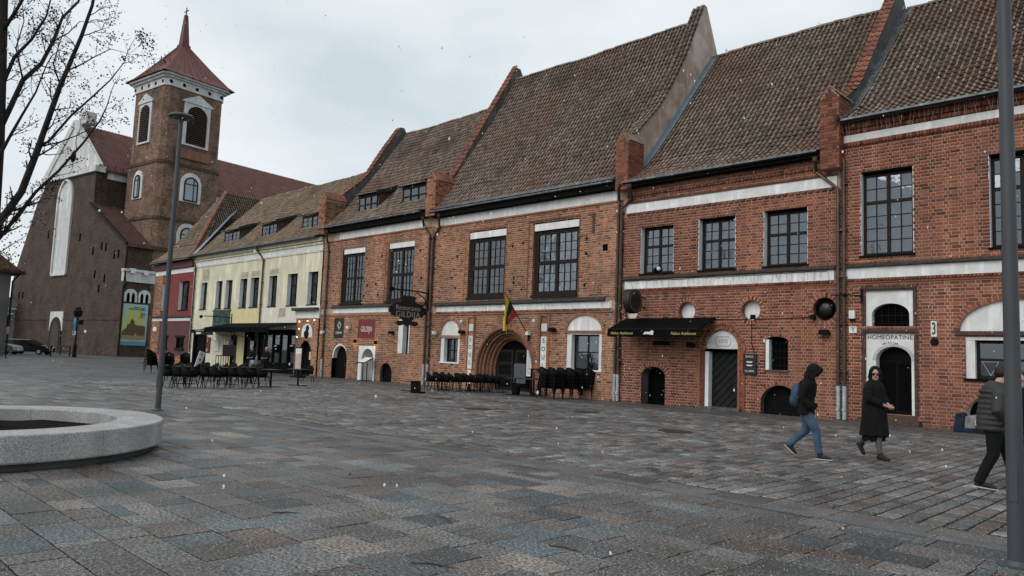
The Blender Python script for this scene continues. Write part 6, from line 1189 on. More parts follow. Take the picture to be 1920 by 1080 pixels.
for z in (.08, .46):
    for xx in (-.18, .2): q = MB(); q.tube([(xx, -.2, z), (xx - .42, -.34, z + .02)], .016, 6); q.build('leg', BLACKP, t, local=True)
# left terrace fittings
t = thing('beer_keg', 'grey metal keg with dark hoops standing in the shop doorway', 'keg', (*at_ground(477, 704), 0)); q = MB(); q.lathe([(0, 0), (.3, 0), (.34, .1), (.36, .3), (.36, .34), (.34, .36), (.36, .6), (.34, .8), (.3, .9), (0, .9)], n=20); q.build('keg_body', mat('keg_metal', (.10, .12, .125), .35, metal=.5, noise=(3, .2)), t, local=True, smooth=True, flat_angle=40)
t = thing('sandwich_board', 'leaning white board with red stripes by the dark door of the yellow house', 'sign', (*at_ground(366, 697), 0), .3); q = MB(); q.beam((0, 0, 0), (.12, .35, 1.25), .42, .04, 0, (1, 0, 0)); q.v = [(a + 0, b, c) for a, b, c in q.v]; q.build('board', PAPER, t, local=True); q = MB()
for k in range(3): q.beam((-.16, .06 + k * .09, .28 + k * .32), (.2, .1 + k * .09, .46 + k * .32), .05, .09)
q.build('stripe', mat('sign_red', (.3, .03, .03), .6, noise=None), t, local=True)
t = thing('menu_stand', 'black stand with pale pink menu sheet before the brick entry', 'sign', (*at_ground(558, 708), 0), .1); q = MB(); q.box(-.36, .36, -.03, .03, .1, 1.75); q.box(-.36, .36, -.3, .3, 0, .1); q.build('stand', IRON, t, local=True); q = MB(); q.box(-.28, .28, -.045, -.03, .5, 1.35); q.build('sheet', mat('pink_sheet', (.5, .36, .32), .7, noise=(4, .2)), t, local=True); q = MB(); q.box(-.28, .28, -.046, -.03, 1.36, 1.68); q.build('photo', PAPER, t, local=True)
x0, y0 = at_ground(403, 698); t = thing('terrace_railing', 'black iron terrace railing with solid top panel by the yellow house', 'railing', (x0, y0, 0)); x1, y1 = at_ground(440, 699); q = MB()
for k in range(9): f = k / 8; q.beam((x0 + (x1 - x0) * f, y0 + (y1 - y0) * f, 0), (x0 + (x1 - x0) * f, y0 + (y1 - y0) * f, 1.05), .03, .03)
q.beam((x0, y0, 1.05), (x1, y1, 1.05), .06, .05); q.beam((x0, y0, .45), (x1, y1, .45), .04, .04); q.build('railing_bars', IRON, t); q = MB(); q.beam((x0 + (x1 - x0) * .3, y0 + (y1 - y0) * .3, 1.4), (x1, y1, 1.4), .05, .7); q.build('screen_panel', mat('dark_mesh', (.03, .024, .022), .8), t)
LUMP = []
bg = thing('bag', 'blue bag with grey sacks and white paper against the brick wall', 'bag', (*at_ground(1826, 812), 0)); q = MB(); q.prism([(-.5, 0), (-.44, .5), (-.3, .56), (-.2, .5), (-.22, .1), (.7, .1), (.72, 0)], -.12, .3, 'y'); q.build('blue_bag', mat('blue_fabric', (.008, .017, .034), .9, noise=(6, .5)), bg, local=True); LUMP.append(bg.children[0]); q = MB(); q.prism([(-.22, .1), (-.2, .46), (.1, .52), (.46, .46), (.5, .12)], -.1, .2, 'y'); q.box(.22, .48, -.02, .2, .46, .64); q.build('grey_sack', mat('grey_sack', (.16, .16, .155), .7, noise=(6, .5)), bg, local=True); LUMP.append(bg.children[1]); q = MB(); q.beam((.1, -.24, .25), (.42, -.24, .29), .02, .22); q.build('paper', PAPER, bg, local=True)
# ================================================================== far street things: lamp, signs, rails
x, y = at_ground(139, 670); t = thing('street_lamp', 'old black twin lantern street lamp in front of the church', 'street lamp', (x, y, 0)); k_ = math.hypot(x, y) / F
zz = at_vert(148, 592, x, y); q = MB(); q.lathe([(0, zz), (.07, zz), (.08, 1.4), (.16, 1.2), (.2, 0)], n=12); q.beam((-.55, 0, zz - .1), (.55, 0, zz - .1), .08, .08); q.build('post', IRON, t, local=True)
for s in (-1, 1): q = MB(); q.lathe([(0, -.5), (.22, -.4), (.3, .1), (.16, .25), (.1, .5), (0, .52)], (s * .45, 0, zz + .35), 8); q.build('lantern', IRON, t, local=True)
q = MB(); q.box(.6, 1.3, -.2, .2, zz - .9, zz - .45); q.build('floodlight', IRON, t, local=True)
zp = at_vert(146, 608, x, y); ps = thing('parking_sign', 'blue parking sign with white letter P on the street lamp', 'sign', (x, y - .2, zp)); q = MB(); q.box(-.45, .45, -.03, .03, -.62, .62); q.build('sign_plate', mat('sign_blue', (.02, .11, .30), .5, noise=None), ps, local=True); q = MB(); q.box(-.45, .45, -.03, .03, -1.1, -.68); q.build('lower_plate', PAPER, ps, local=True); text('lettering', 'P', .85, (0, -.04, .22), None, PAPER).parent = ps; q = MB(); q.box(-.3, .1, -.045, -.03, -.95, -.82); q.box(-.2, .0, -.045, -.03, -.82, -.74); q.build('car_pictogram', LETB, ps, local=True)
for k, (pa, pb) in enumerate(((94, 94.5), (112, 130))):
    xa, ya2 = at_ground(pa, 667); xb, yb2 = at_ground(pb, 668.5); t = thing('barrier_rail', 'low dark barrier rail %s the church door' % ('left of' if k == 0 else 'right of'), 'barrier', (xa, ya2, 0), 0, 'barrier rails before the church'); q = MB()
    q.beam((0, 0, 0), (0, 0, 1.0), .09, .09); q.beam((xb - xa, yb2 - ya2, 0), (xb - xa, yb2 - ya2, 1.0), .09, .09); q.beam((0, 0, 1.0), (xb - xa, yb2 - ya2 + .001, 1.0), .09, .09); q.beam((0, 0, .5), (xb - xa, yb2 - ya2 + .001, .5), .07, .07); q.build('rail', IRON, t, local=True)
x, y = at_ground(10, 672); t = thing('traffic_sign', 'round blue and red no stopping sign on a dark post at the left edge', 'traffic sign', (x, y, 0), .2); zz = at_vert(16, 619, x, y); q = MB(); q.tube([(0, 0, 0), (0, 0, zz + .9)], .04, 8); q.build('post', IRON, t, local=True); q = MB(); q.lathe([(0, 0), (.3, 0), (.3, .03)], (0.1, -.06, zz), 20, axis='y'); q.build('sign_disc', mat('sign_red', 0), t, local=True); q = MB(); q.lathe([(0, 0), (.24, 0)], (.1, -.066, zz), 20, axis='y'); q.build('blue_field', mat('sign_blue', 0), t, local=True); q = MB(); q.beam((-.08, -.07, zz + .17), (.28, -.07, zz - .17), .01, .05, 0, (0, 1, 0)); q.beam((.28, -.07, zz + .17), (-.08, -.07, zz - .17), .01, .05, 0, (0, 1, 0)); q.build('cross_bar', mat('sign_red', 0), t, local=True)
# ================================================================== tree in the planter
BARK = mat('tree_bark', (.022, .018, .016), .9, noise=(9, .35), fine=(40, .3)); TWG = mat('tree_twig', (.028, .021, .019), .85, noise=None)
BUD = mat('tree_bud', 0, .8, rnd=[(.035, .014, .013), (.055, .022, .018), (.03, .018, .012), (.07, .05, .022), (.045, .016, .016)], noise=None)
d0 = float(np.dot(f_, np.array([PL_C[0], PL_C[1], 0])))
def at_depth(px, py, dep): d = ray(px, py) / F * dep; return Vector((d[0], d[1], d[2] + EYE))
tr = thing('maple_tree', 'bare budding tree rising from the planter at the left edge', 'tree', (PL_C[0], PL_C[1], .28)); rt = random.Random(21)
base = Vector((PL_C[0], PL_C[1], .26)); crown_pts = [(-48, 700), (-30, 520), (-16, 400), (-6, 260), (0, 120), (4, 0), (9, -120), (16, -260), (20, -380)]
trunk = [base] + [at_depth(a, b, d0) for a, b in crown_pts[1:]]; tk = MB(); tk.tube(trunk, [.15, .12, .11, .10, .085, .075, .06, .04, .02], 12); 
limbs = [([(-24, 470), (0, 415), (40, 360), (72, 277), (80, 253), (113, 160), (125, 133), (153, 67), (173, 10), (185, -50)], .06, -.15), ([(75, 272), (90, 266), (133, 217), (167, 187), (207, 150), (232, 118)], .022, -.3), ([(74, 275), (110, 267), (147, 253), (175, 238)], .014, .1),
         ([(-20, 470), (20, 420), (67, 360), (110, 320), (157, 267), (187, 227), (200, 200)], .03, .35), ([(-8, 330), (0, 290), (20, 253), (43, 213), (67, 173), (84, 130)], .03, -.5), ([(-4, 250), (20, 200), (43, 150), (77, 120), (100, 77), (117, 33), (147, 3), (165, -40)], .042, .5), ([(2, 165), (27, 107), (60, 73), (87, 30), (100, -20)], .03, .2),
         ([(125, 133), (150, 122), (180, 105), (207, 92), (226, 96)], .013, .3), ([(4, 60), (30, 20), (60, -30), (90, -90)], .03, -.3), ([(5, 10), (-40, -60), (-90, -140)], .03, .2), ([(-6, 260), (-50, 190), (-100, 120), (-150, 20)], .035, .2), ([(-14, 380), (-70, 300), (-130, 250), (-190, 170)], .035, -.3), ([(8, -60), (50, -130), (80, -220)], .028, .5), ([(0, 430), (30, 415), (52, 385), (66, 372)], .012, .3), ([(113, 160), (100, 120), (112, 80), (130, 30)], .012, -.4), ([(43, 150), (30, 90), (45, 40), (40, -10)], .014, .6), ([(100, 77), (128, 62), (150, 40), (168, 42)], .011, .2)]
L3D = []
for pts, r, dz in limbs:
    n = len(pts); P = [at_depth(a, b, d0 + dz * i / (n - 1) + rt.uniform(-.03, .03)) for i, (a, b) in enumerate(pts)]; rr = [.98 * r * (1 - .72 * i / (n - 1)) for i in range(n)]; tk.tube(P, rr, 8); L3D.append((P, rr))
tk.build('trunk', BARK, tr, smooth=True); tg = MB(); tips = []
def twig(p, d, ln, r, lev):
    n = 4; P = [p]; dd = d.copy()
    for k in range(n): dd = (dd + Vector((rt.gauss(0, .16), rt.gauss(0, .16), rt.gauss(.05, .16)))).normalized(); P.append(P[-1] + dd * ln / n)
    tg.tube(P, [r, r * .85, r * .7, r * .55, r * .35], 5 if r > .005 else 4)
    tips.append((P[-1], lev)); 
    if rt.random() < .4: tips.append((P[2], lev))
    if lev > 0:
        for k in range(rt.randint(2, 3)):
            i = rt.randint(1, 3); s = rt.choice((-1, 1)); a = dd.cross(Vector((rt.gauss(0, 1), rt.gauss(0, 1), rt.gauss(0, 1)))).normalized(); twig(P[i], (dd * .75 + a * .75).normalized(), ln * rt.uniform(.45, .75), max(.0022, r * .6), lev - 1)
for P, rr in L3D:
    for i in range(1, len(P)):
        seg = P[i] - P[i - 1]; m_ = max(1, int(seg.length / .17))
        for k in range(m_):
            if rt.random() < .75:
                a = seg.normalized().cross(Vector((rt.gauss(0, 1), rt.gauss(0, 1), rt.gauss(0, 1)))).normalized(); d = (seg.normalized() * .7 + a * .8 + Vector((0, 0, .2))).normalized(); twig(P[i - 1] + seg * (k + rt.random()) / m_, d, rt.uniform(.2, .55), max(.0035, rr[i] * .35), 1)
    twig(P[-1], (P[-1] - P[-2]).normalized(), .5, max(.004, rr[-1]), 2)
cr_ = tg.build('crown', TWG, tr); cs, ss, Rm = [], [], []
for p, lev in tips:
    cl = rt.random() < .4; n = rt.randint(6, 13) if cl else rt.randint(1, 3); sp_ = .045 if cl else .012
    for k in range(n): cs.append((p.x + rt.gauss(0, sp_), p.y + rt.gauss(0, sp_), p.z + rt.gauss(0, sp_))); s = rt.uniform(.007, .015) if cl else rt.uniform(.006, .012); ss.append((s, s * .7, s * 1.5)); Rm.append(np.array(Euler((rt.uniform(-2, 2), rt.uniform(-2, 2), rt.uniform(-3, 3))).to_matrix()))
field('buds', [(1, 0, 0), (0, 1, 0), (-1, 0, 0), (0, -1, 0), (.5, .5, 1), (-.5, .5, 1), (-.5, -.5, 1), (.5, -.5, 1), (0, 0, -1)], [(4, 5, 6, 7), (0, 1, 5, 4), (1, 2, 6, 5), (2, 3, 7, 6), (3, 0, 4, 7), (0, 8, 1, 1), (1, 8, 2, 2), (2, 8, 3, 3), (3, 8, 0, 0)][:5], cs, ss, [BUD], cr_, Rm)
YB = mat('yellow_green_leaf', 0, .7, rnd=[(.20, .17, .03), (.15, .15, .03), (.24, .19, .05), (.12, .10, .03)], noise=None); yl = MB(); cs2, ss2, R2 = [], [], []
for pts, dz in (([(-30, 520), (-8, 505), (12, 492), (30, 470)], .3), ([(-25, 480), (5, 470), (28, 455), (52, 440)], -.2), ([(-20, 450), (10, 440), (25, 425), (38, 405)], .2), ([(-40, 540), (-12, 500), (4, 480), (16, 478)], .0), ([(0, 400), (22, 395), (45, 380), (62, 384)], .4)):
    P = [at_depth(a, b, d0 + dz * i / 3) for i, (a, b) in enumerate(pts)]; yl.tube(P, [.009, .007, .005, .003], 5)
    for a, b in zip(P, P[1:]):
        for k in range(16): p = a.lerp(b, rt.random()); cs2.append((p.x + rt.gauss(0, .04), p.y + rt.gauss(0, .04), p.z + rt.gauss(0, .05))); s = rt.uniform(.009, .02); ss2.append((s, s * .35, s * 1.4)); R2.append(np.array(Euler((rt.uniform(-2, 2), rt.uniform(-2, 2), rt.uniform(-3, 3))).to_matrix()))
yo = yl.build('leafy_twig', TWG, tr); field('young_leaves', [(1, 0, 0), (0, 1, 0), (-1, 0, 0), (0, -1, 0), (.5, .5, 1), (-.5, .5, 1), (-.5, -.5, 1), (.5, -.5, 1)], [(4, 5, 6, 7), (0, 1, 5, 4), (1, 2, 6, 5), (2, 3, 7, 6), (3, 0, 4, 7)], cs2, ss2, [YB], yo, R2)
for i, (tx, ty, sc, lb_) in enumerate(((-21, -10, 1.35, 'bare tree mirrored in the upper windows of the right house'), (-34, -12, 1.5, 'bare tree mirrored in the latticed windows'), (-47, -9, 1.45, 'bare tree mirrored in the right window above the portal'), (-60, -13, 1.6, 'bare tree mirrored in the left window above the portal'))):
    o = copy_tree(tr, (tx, ty, 0), 1.9 * i + .8, lb_, 'trees behind the viewer'); o.scale = (sc, sc, sc)
# ================================================================== people
SKIN = mat('skin', (.42, .25, .19), .55, noise=(12, .06)); HAIRD = mat('dark_hair', (.012, .009, .008), .6, noise=(30, .3)); BLKCL = mat('black_cloth', (.0085, .0085, .009), .95, noise=(10, .25), spec=.15); JEANS = mat('blue_denim', (.05, .09, .145), .9, noise=(5, .3), fine=(60, .2), spec=.2); SOLE = mat('pale_sole', (.5, .5, .48), .8, noise=None); SHOE = mat('black_shoe', (.012, .011, .011), .6, noise=None); PADJ = mat('olive_padded_jacket', (.030, .031, .028), .65, noise=(6, .2)); STOCK = mat('grey_stocking', (.10, .088, .075), .8, noise=None); BAGB = mat('blue_backpack', (.03, .06, .10), .8, noise=(8, .4)); GLS = mat('sunglass_lens', (.006, .006, .007), .12, noise=None)
def remesh(o, vox=.012, sm=4):
    m = o.modifiers.new('join', 'REMESH'); m.mode = 'VOXEL'; m.voxel_size = vox; m.use_smooth_shade = True; s = o.modifiers.new('soft', 'SMOOTH'); s.factor = .5; s.iterations = sm; return o
def hand(q, w, d, pm, curl=.5):
    """palm and five separate curled fingers; w wrist, d direction of the fingers, pm palm normal"""
    d = Vector(d).normalized(); pm = Vector(pm).normalized(); s = d.cross(pm); w = Vector(w)
    q.tube([w, w + d * .045, w + d * .085], [.024, .034, .032], 8, 0, True, (.5, 1) if abs(pm.z) > .5 else (1, 1))
    for k, (o_, l) in enumerate(((-.028, .066), (-.0095, .076), (.0095, .072), (.028, .056))): b = w + d * .085 + s * o_; q.tube([b - d * .012, b + d * l * .45 + pm * l * .12 * curl, b + d * l * (.8 - .2 * curl) + pm * l * .55 * curl, b + d * l * (.9 - .5 * curl) + pm * l * .9 * curl], [.0095, .009, .008, .006], 6)
    b = w + d * .03 - s * .03; q.tube([b, b + d * .03 - s * .022, b + d * .06 - s * .02 + pm * .02], [.011, .0095, .007], 6)
def head(q, c, fdir, r=.1):
    """egg-shaped head with nose, chin, brow and ears; fdir is where the face looks"""
    f = Vector(fdir).normalized(); s = Vector((-f.y, f.x, 0)).normalized(); u = s.cross(f) * -1 if s.cross(f).z < 0 else s.cross(f); c = Vector(c); M = Matrix((f, s, u)).transposed()
    q.ball(c + u * .025, r, 16, 0, (.98, .78, 1.08), M); q.ball(c - u * .055 + f * .02, r * .8, 14, 0, (.86, .78, .86), M); q.ball(c - u * .1 + f * .055, .03, 8, 0, (1, 1.2, .8), M); q.tube([c + f * .088 + u * .02, c + f * .112 - u * .022, c + f * .092 - u * .032], [.011, .016, .012], 6)
    for k in (-1, 1): q.ball(c + s * k * .078 - u * .005 - f * .005, .03, 8, 0, (.6, .35, 1), M); q.ball(c + f * .082 + s * k * .034 + u * .028, .022, 8, 0, (.5, 1.2, .5), M)
    return c, f, s, u, M
def face(parent, H, smile=False, eyes=True):
    c, f, s, u, M = H; q = MB()
    if eyes:
        for k in (-1, 1): q.ball(c + f * .09 + s * k * .034 + u * .008, .0125, 8, 0, (.6, 1.2, .7), M)
        q.build('eyes', GLS, parent, local=True)
    q = MB(); q.tube([c + f * .088 - u * .058 - s * .028 + u * (.008 if smile else 0), c + f * .097 - u * .062, c + f * .088 - u * .058 + s * .028 + u * (.008 if smile else 0)], [.004, .0075, .004], 6); q.build('mouth', mat('lips', (.24, .07, .065), .5, noise=None), parent, local=True)
def shoe(parent, heel, toe, lift=0.0, sole=True, m=None):
    heel, toe = Vector(heel), Vector(toe); d = (toe - heel); L = d.length; f = d.normalized(); s = Vector((-f.y, f.x, 0)).normalized(); u = f.cross(s); q = MB(); M = Matrix((f, s, u)).transposed()
    q.tube([heel + u * .05 - f * .02, heel + u * .05 + f * L * .35, heel + u * .036 + f * L * .7, toe + u * .03 - f * .01], [.038, .046, .044, .026], 10, 0, True, (.95, 1)); q.tube([heel + u * .05 + f * .045, heel + u * .14 + f * .04], [.045, .048], 10); o = remesh(q.build('shoe', m or SHOE, parent, local=True), .011, 3)
    if sole: q = MB(); q.tube([heel - f * .035 + u * .012, heel + f * L * .4 + u * .012, heel + f * L * .75 + u * .012, toe + f * .005 + u * .014], [.036, .042, .045, .026], 10, 0, True, (.3, 1.05)); q.build('sole', SOLE, o, local=True)
def limb(q, pts, rr, n=10): q.tube(pts, rr, n)
# ---- walking figure in black hooded jacket
x, y = at_ground(1512, 859); p1 = thing('person', 'person in black hooded jacket and blue jeans with backpack walking right', 'person', (x, y, 0), R_(17))
hipL, hipR = (0, .09, .9), (0, -.09, .9); kR, aR = (.17, -.08, .50), (.22, -.08, .11); kL, aL = (-.02, .09, .49), (-.33, .09, .20)
q = MB(); H1 = head(q, (.13, 0, 1.545), (.93, -.12, -.34)); limb(q, [(.04, 0, 1.35), (.08, 0, 1.42), (.12, 0, 1.5)], [.07, .06, .06]); q.tube([(0, 0, .88), (.0, 0, 1.1), (.03, 0, 1.3), (.04, 0, 1.4)], [.11, .105, .115, .08], 12, 0, True, (1.4, .95))
for s, k, a in ((-1, kR, aR), (1, kL, aL)): limb(q, [(0, s * .09, .9), k, a], [.082, .055, .04]); limb(q, [(.03, s * .17, 1.37), (-.05, s * .23, 1.12), (.06, s * .19, .98)], [.052, .042, .03]); hand(q, (.06, s * .19, .98), (.5, -s * .7, -.4), (0, -s, 0), .6)
b1 = remesh(q.build('body', SKIN, p1, local=True), .0085, 3); face(p1, H1)
q = MB(); q.tube([(-.01, 0, .78), (-.01, 0, .9), (-.005, 0, 1.05), (.02, 0, 1.25), (.035, 0, 1.36), (.05, 0, 1.43)], [.15, .145, .14, .15, .145, .085], 16, 0, True, (1.36, 1.02))
for s in (-1, 1): limb(q, [(.03, s * .15, 1.37), (.0, s * .215, 1.3), (-.07, s * .26, 1.1), (.06, s * .21, .96), (.13, s * .14, .92)], [.085, .082, .075, .07, .07], 12)
remesh(q.build('jacket', BLKCL, p1, local=True), .014, 4)
q = MB(); c, f, s_, u, M = H1; q.ball(c - f * .022 + u * .03, .128, 16, 0, (1.02, .92, 1.08), M); q.ball(c - f * .05 - u * .08, .12, 14, 0, (.9, 1.0, 1.0), M); q.tube([c + f * .07 + u * .12, c + f * .1 + u * .1 + s_ * .05, c + f * .06 + s_ * .1, c + f * .02 - u * .1 + s_ * .09, c + f * .05 - u * .15], [.03, .03, .028, .03, .03], 8); q.tube([c + f * .07 + u * .12, c + f * .1 + u * .1 - s_ * .05, c + f * .06 - s_ * .1, c + f * .02 - u * .1 - s_ * .09, c + f * .05 - u * .15], [.03, .03, .028, .03, .03], 8); remesh(q.build('hood', BLKCL, p1, local=True), .012, 3)
q = MB(); q.ball(c + f * .085 + u * .075, .05, 10, 0, (.6, 1.3, .8), M); q.build('fringe', HAIRD, p1, local=True, smooth=True)
q = MB(); q.tube([(0, 0, .78), (0, 0, .92)], [.13, .125], 14, 0, True, (1.3, 1.0))
for s, k, a in ((-1, kR, aR), (1, kL, aL)): m_ = Vector(k); limb(q, [(0, s * .085, .84), tuple((Vector((0, s * .085, .84)) + m_) / 2), k, tuple((m_ + Vector(a)) / 2), (a[0], a[1], a[2] - .0)], [.105, .092, .075, .068, .06], 12)
remesh(q.build('jeans', JEANS, p1, local=True), .012, 3); shoe(p1, (.2, -.08, .0), (.44, -.1, .0)); shoe(p1, (-.37, .09, .17), (-.2, .1, .015))
q = MB(); q.ball((-.17, 0, 1.12), .19, 14, 0, (.55, .8, 1.2)); q.ball((-.23, 0, 1.03), .12, 12, 0, (.55, 1, 1.0)); bp_ = remesh(q.build('backpack', BAGB, p1, local=True), .014, 3)
for s in (-1, 1): q = MB(); q.tube([(-.12, s * .12, 1.34), (.03, s * .14, 1.45), (.16, s * .13, 1.32), (.14, s * .15, 1.12), (-.08, s * .17, 1.0)], .011, 6); q.build('strap', BLKCL, bp_, local=True)
# ---- woman in long black coat
x, y = at_ground(1640, 861); p2 = thing('person', 'person in long black coat, headscarf and sunglasses walking with hands together', 'person', (x, y, 0), R_(-8))
q = MB(); H2 = head(q, (.02, 0, 1.555), (.52, -.85, .0)); limb(q, [(0, 0, 1.36), (.01, 0, 1.44), (.015, 0, 1.5)], [.065, .055, .055]); q.tube([(0, 0, .86), (0, 0, 1.1), (.0, 0, 1.28), (0, 0, 1.38)], [.12, .11, .115, .075], 12, 0, True, (1.35, 1))
kR, aR, kL, aL = (.10, -.08, .47), (.14, -.08, .1), (-.06, .08, .46), (-.34, .09, .27)
for s, k, a in ((-1, kR, aR), (1, kL, aL)): limb(q, [(0, s * .085, .88), k, tuple((Vector(k) * .6 + Vector(a) * .4)), a], [.09, .055, .054, .036])
wr = {-1: (.27, -.08, .985), 1: (.26, .03, 1.0)}
for s in (-1, 1): limb(q, [(0, s * .17, 1.35), (.02, s * .24, 1.1), wr[s]], [.05, .042, .026]); hand(q, wr[s], (.75, -.55 * s - .2, -.35), (-.2, -s * .4, .5), .9)
remesh(q.build('body', SKIN, p2, local=True), .0085, 3); face(p2, H2, True, False)
q = MB(); q.tube([(0, 0, .44), (0, 0, .62), (0, 0, .86), (0, 0, 1.08), (.0, 0, 1.26), (0, 0, 1.37), (.01, 0, 1.46)], [.225, .215, .2, .185, .18, .15, .085], 18, 0, True, (1.22, 1.02))
for s in (-1, 1): limb(q, [(0, s * .14, 1.36), (.0, s * .22, 1.28), (.03, s * .265, 1.1), tuple(Vector(wr[s]) * .75 + Vector((.03, s * .265, 1.1)) * .25)], [.09, .088, .082, .062], 12)
for k in range(9): a = 2 * math.pi * k / 9; q.tube([(.17 * math.cos(a), .2 * math.sin(a), .95), (.225 * math.cos(a + .1), .26 * math.sin(a + .1), .42)], [.02, .035], 6)
remesh(q.build('coat', BLKCL, p2, local=True), .014, 3)
q = MB(); n = 26; vv = []
for i in range(n): a = 2 * math.pi * i / n; w = 1 + .07 * math.sin(i * 2.4); vv += [(.19 * math.cos(a), .22 * math.sin(a), .5), (.19 * w * math.cos(a) - .02, .215 * w * math.sin(a), .34 + .02 * math.sin(i * 1.7))]
q.add(vv, [(2 * i, 2 * i + 1, (2 * i + 3) % (2 * n), (2 * i + 2) % (2 * n)) for i in range(n)]); q.build('skirt', BLKCL, p2, local=True, smooth=True)
q = MB(); c, f, s_, u, M = H2; q.ball(c - f * .03 + u * .035, .12, 16, 0, (.98, .9, 1.08), M); q.tube([c + f * .04 + u * .125, c + f * .05 + s_ * .085 + u * .05, c + f * .03 + s_ * .1 - u * .05, c + f * .02 + s_ * .06 - u * .16, c + f * .05 - u * .19], [.03, .03, .032, .04, .045], 8); q.tube([c + f * .04 + u * .125, c + f * .05 - s_ * .085 + u * .05, c + f * .03 - s_ * .1 - u * .05, c + f * .02 - s_ * .06 - u * .16, c + f * .05 - u * .19], [.03, .03, .032, .04, .045], 8); q.ball(c - u * .19, .11, 12, 0, (1, 1.1, .7), M); remesh(q.build('headscarf', BLKCL, p2, local=True), .012, 3)
q = MB()
for k in (-1, 1): q.ball(c + f * .1 + s_ * k * .037 + u * .008, .032, 10, 0, (.3, 1.05, .72), M); q.tube([c + f * .095 + s_ * k * .065 + u * .012, c + s_ * k * .088 + u * .012], .005, 5)
q.tube([c + f * .108 - s_ * .015 + u * .012, c + f * .108 + s_ * .015 + u * .012], .005, 5); q.build('sunglasses', GLS, p2, local=True, smooth=True)
q = MB()
for k, a in ((kR, aR), (kL, aL)): limb(q, [tuple(Vector(k) + Vector((0, 0, .05))), tuple(Vector(k) * .55 + Vector(a) * .45), a], [.064, .06, .042])
remesh(q.build('stockings', STOCK, p2, local=True), .011, 3); shoe(p2, (.11, -.08, 0), (.35, -.12, 0), sole=False); shoe(p2, (-.40, .09, .22), (-.26, .1, .02), sole=False)
# ---- man in padded jacket by the near lamp post
x, y = at_ground(1862, 918); p3 = thing('person', 'person in dark padded jacket and black trousers striding behind the lamp post', 'person', (x, y, 0), R_(30))
q = MB(); H3 = head(q, (.17, .0, 1.62), (.95, -.1, -.1)); limb(q, [(.06, 0, 1.42), (.1, 0, 1.5), (.15, 0, 1.57)], [.075, .065, .065]); q.tube([(-.02, 0, .92), (0, 0, 1.15), (.05, 0, 1.36), (.07, 0, 1.46)], [.12, .12, .13, .09], 12, 0, True, (1.4, 1))
kR, aR, kL, aL = (-.02, -.1, .5), (-.22, -.1, .12), (.22, .1, .53), (.32, .1, .12)
for s, k, a in ((-1, kR, aR), (1, kL, aL)): limb(q, [(0, s * .1, .93), k, a], [.09, .06, .045]); limb(q, [(.06, s * .19, 1.42), (.0, s * .26, 1.15), (.17, s * .22, .96)], [.055, .045, .033]); hand(q, (.17, s * .22, .96), (.8, -s * .3, -.5), (0, -s, 0), .6)
remesh(q.build('body', SKIN, p3, local=True), .0085, 3); face(p3, H3); c, f, s_, u, M = H3; q = MB(); q.ball(c - f * .025 + u * .045, .108, 16, 0, (.98, .86, 1.0), M); remesh(q.build('hair', HAIRD, p3, local=True), .012, 2)
q = MB(); q.tube([(-.02, 0, .82), (-.02, 0, .95), (.0, 0, 1.1), (.04, 0, 1.3), (.06, 0, 1.42), (.09, 0, 1.52)], [.165, .165, .165, .175, .165, .1], 18, 0, True, (1.36, 1.02))
for s in (-1, 1): limb(q, [(.06, s * .16, 1.42), (.03, s * .235, 1.34), (-.01, s * .28, 1.13), (.13, s * .23, 1.0), (.18, s * .2, .96)], [.098, .095, .085, .075, .065], 12)
for k in range(8): z = .86 + k * .075; q.lathe([(1, 0)], n=3) if False else None; q.tube([(-.02 + .09 * (z - .82) + .205 * math.cos(a) * .83, .235 * math.sin(a), z) for a in [2 * math.pi * i / 20 for i in range(21)]], .016, 6, 0, False)
remesh(q.build('padded_jacket', PADJ, p3, local=True), .013, 2); q = MB(); q.tube([(0, 0, .84), (0, 0, .97)], [.14, .135], 14, 0, True, (1.3, 1.0))
for s, k, a in ((-1, kR, aR), (1, kL, aL)): m_ = Vector(k); limb(q, [(0, s * .09, .9), tuple((Vector((0, s * .09, .9)) + m_) / 2), k, tuple((m_ + Vector(a)) / 2), (a[0], a[1], a[2] - .03)], [.115, .1, .082, .074, .066], 12)
remesh(q.build('trousers', BLKCL, p3, local=True), .012, 3); shoe(p3, (-.25, -.1, .03), (.02, -.12, .0)); shoe(p3, (.3, .1, .0), (.57, .09, .03))
# ---- companion half hidden by the lamp post
x, y = at_ground(1918, 905); p4 = thing('person', 'person with long dark hair in dark coat and blue jeans at the right picture edge', 'person', (x, y, 0), R_(-60))
q = MB(); H4 = head(q, (.02, 0, 1.545), (.8, -.55, .0)); limb(q, [(0, 0, 1.35), (.01, 0, 1.43), (.015, 0, 1.49)], [.065, .055, .055]); q.tube([(0, 0, .86), (0, 0, 1.1), (0, 0, 1.28), (0, 0, 1.38)], [.12, .105, .11, .075], 12, 0, True, (1.3, 1))
kR, aR, kL, aL = (.1, -.09, .5), (.0, -.09, .1), (.02, .09, .49), (-.16, .09, .12)
for s, k, a in ((-1, kR, aR), (1, kL, aL)): limb(q, [(0, s * .085, .9), k, a], [.088, .055, .038]); limb(q, [(0, s * .17, 1.34), (-.02, s * .24, 1.1), (.08, s * .24, .88)], [.05, .042, .026]); hand(q, (.08, s * .24, .88), (.4, 0, -.9), (0, -s, 0), .5)
remesh(q.build('body', SKIN, p4, local=True), .0085, 3); face(p4, H4, True); c, f, s_, u, M = H4; q = MB(); q.ball(c - f * .03 + u * .04, .112, 16, 0, (.98, .88, 1.05), M)
for k in (-1, 1): q.tube([c + s_ * k * .07 + u * .08, c + s_ * k * .095 - u * .05, c + s_ * k * .1 - u * .2, c + s_ * k * .09 + f * .03 - u * .32], [.04, .042, .045, .03], 8)
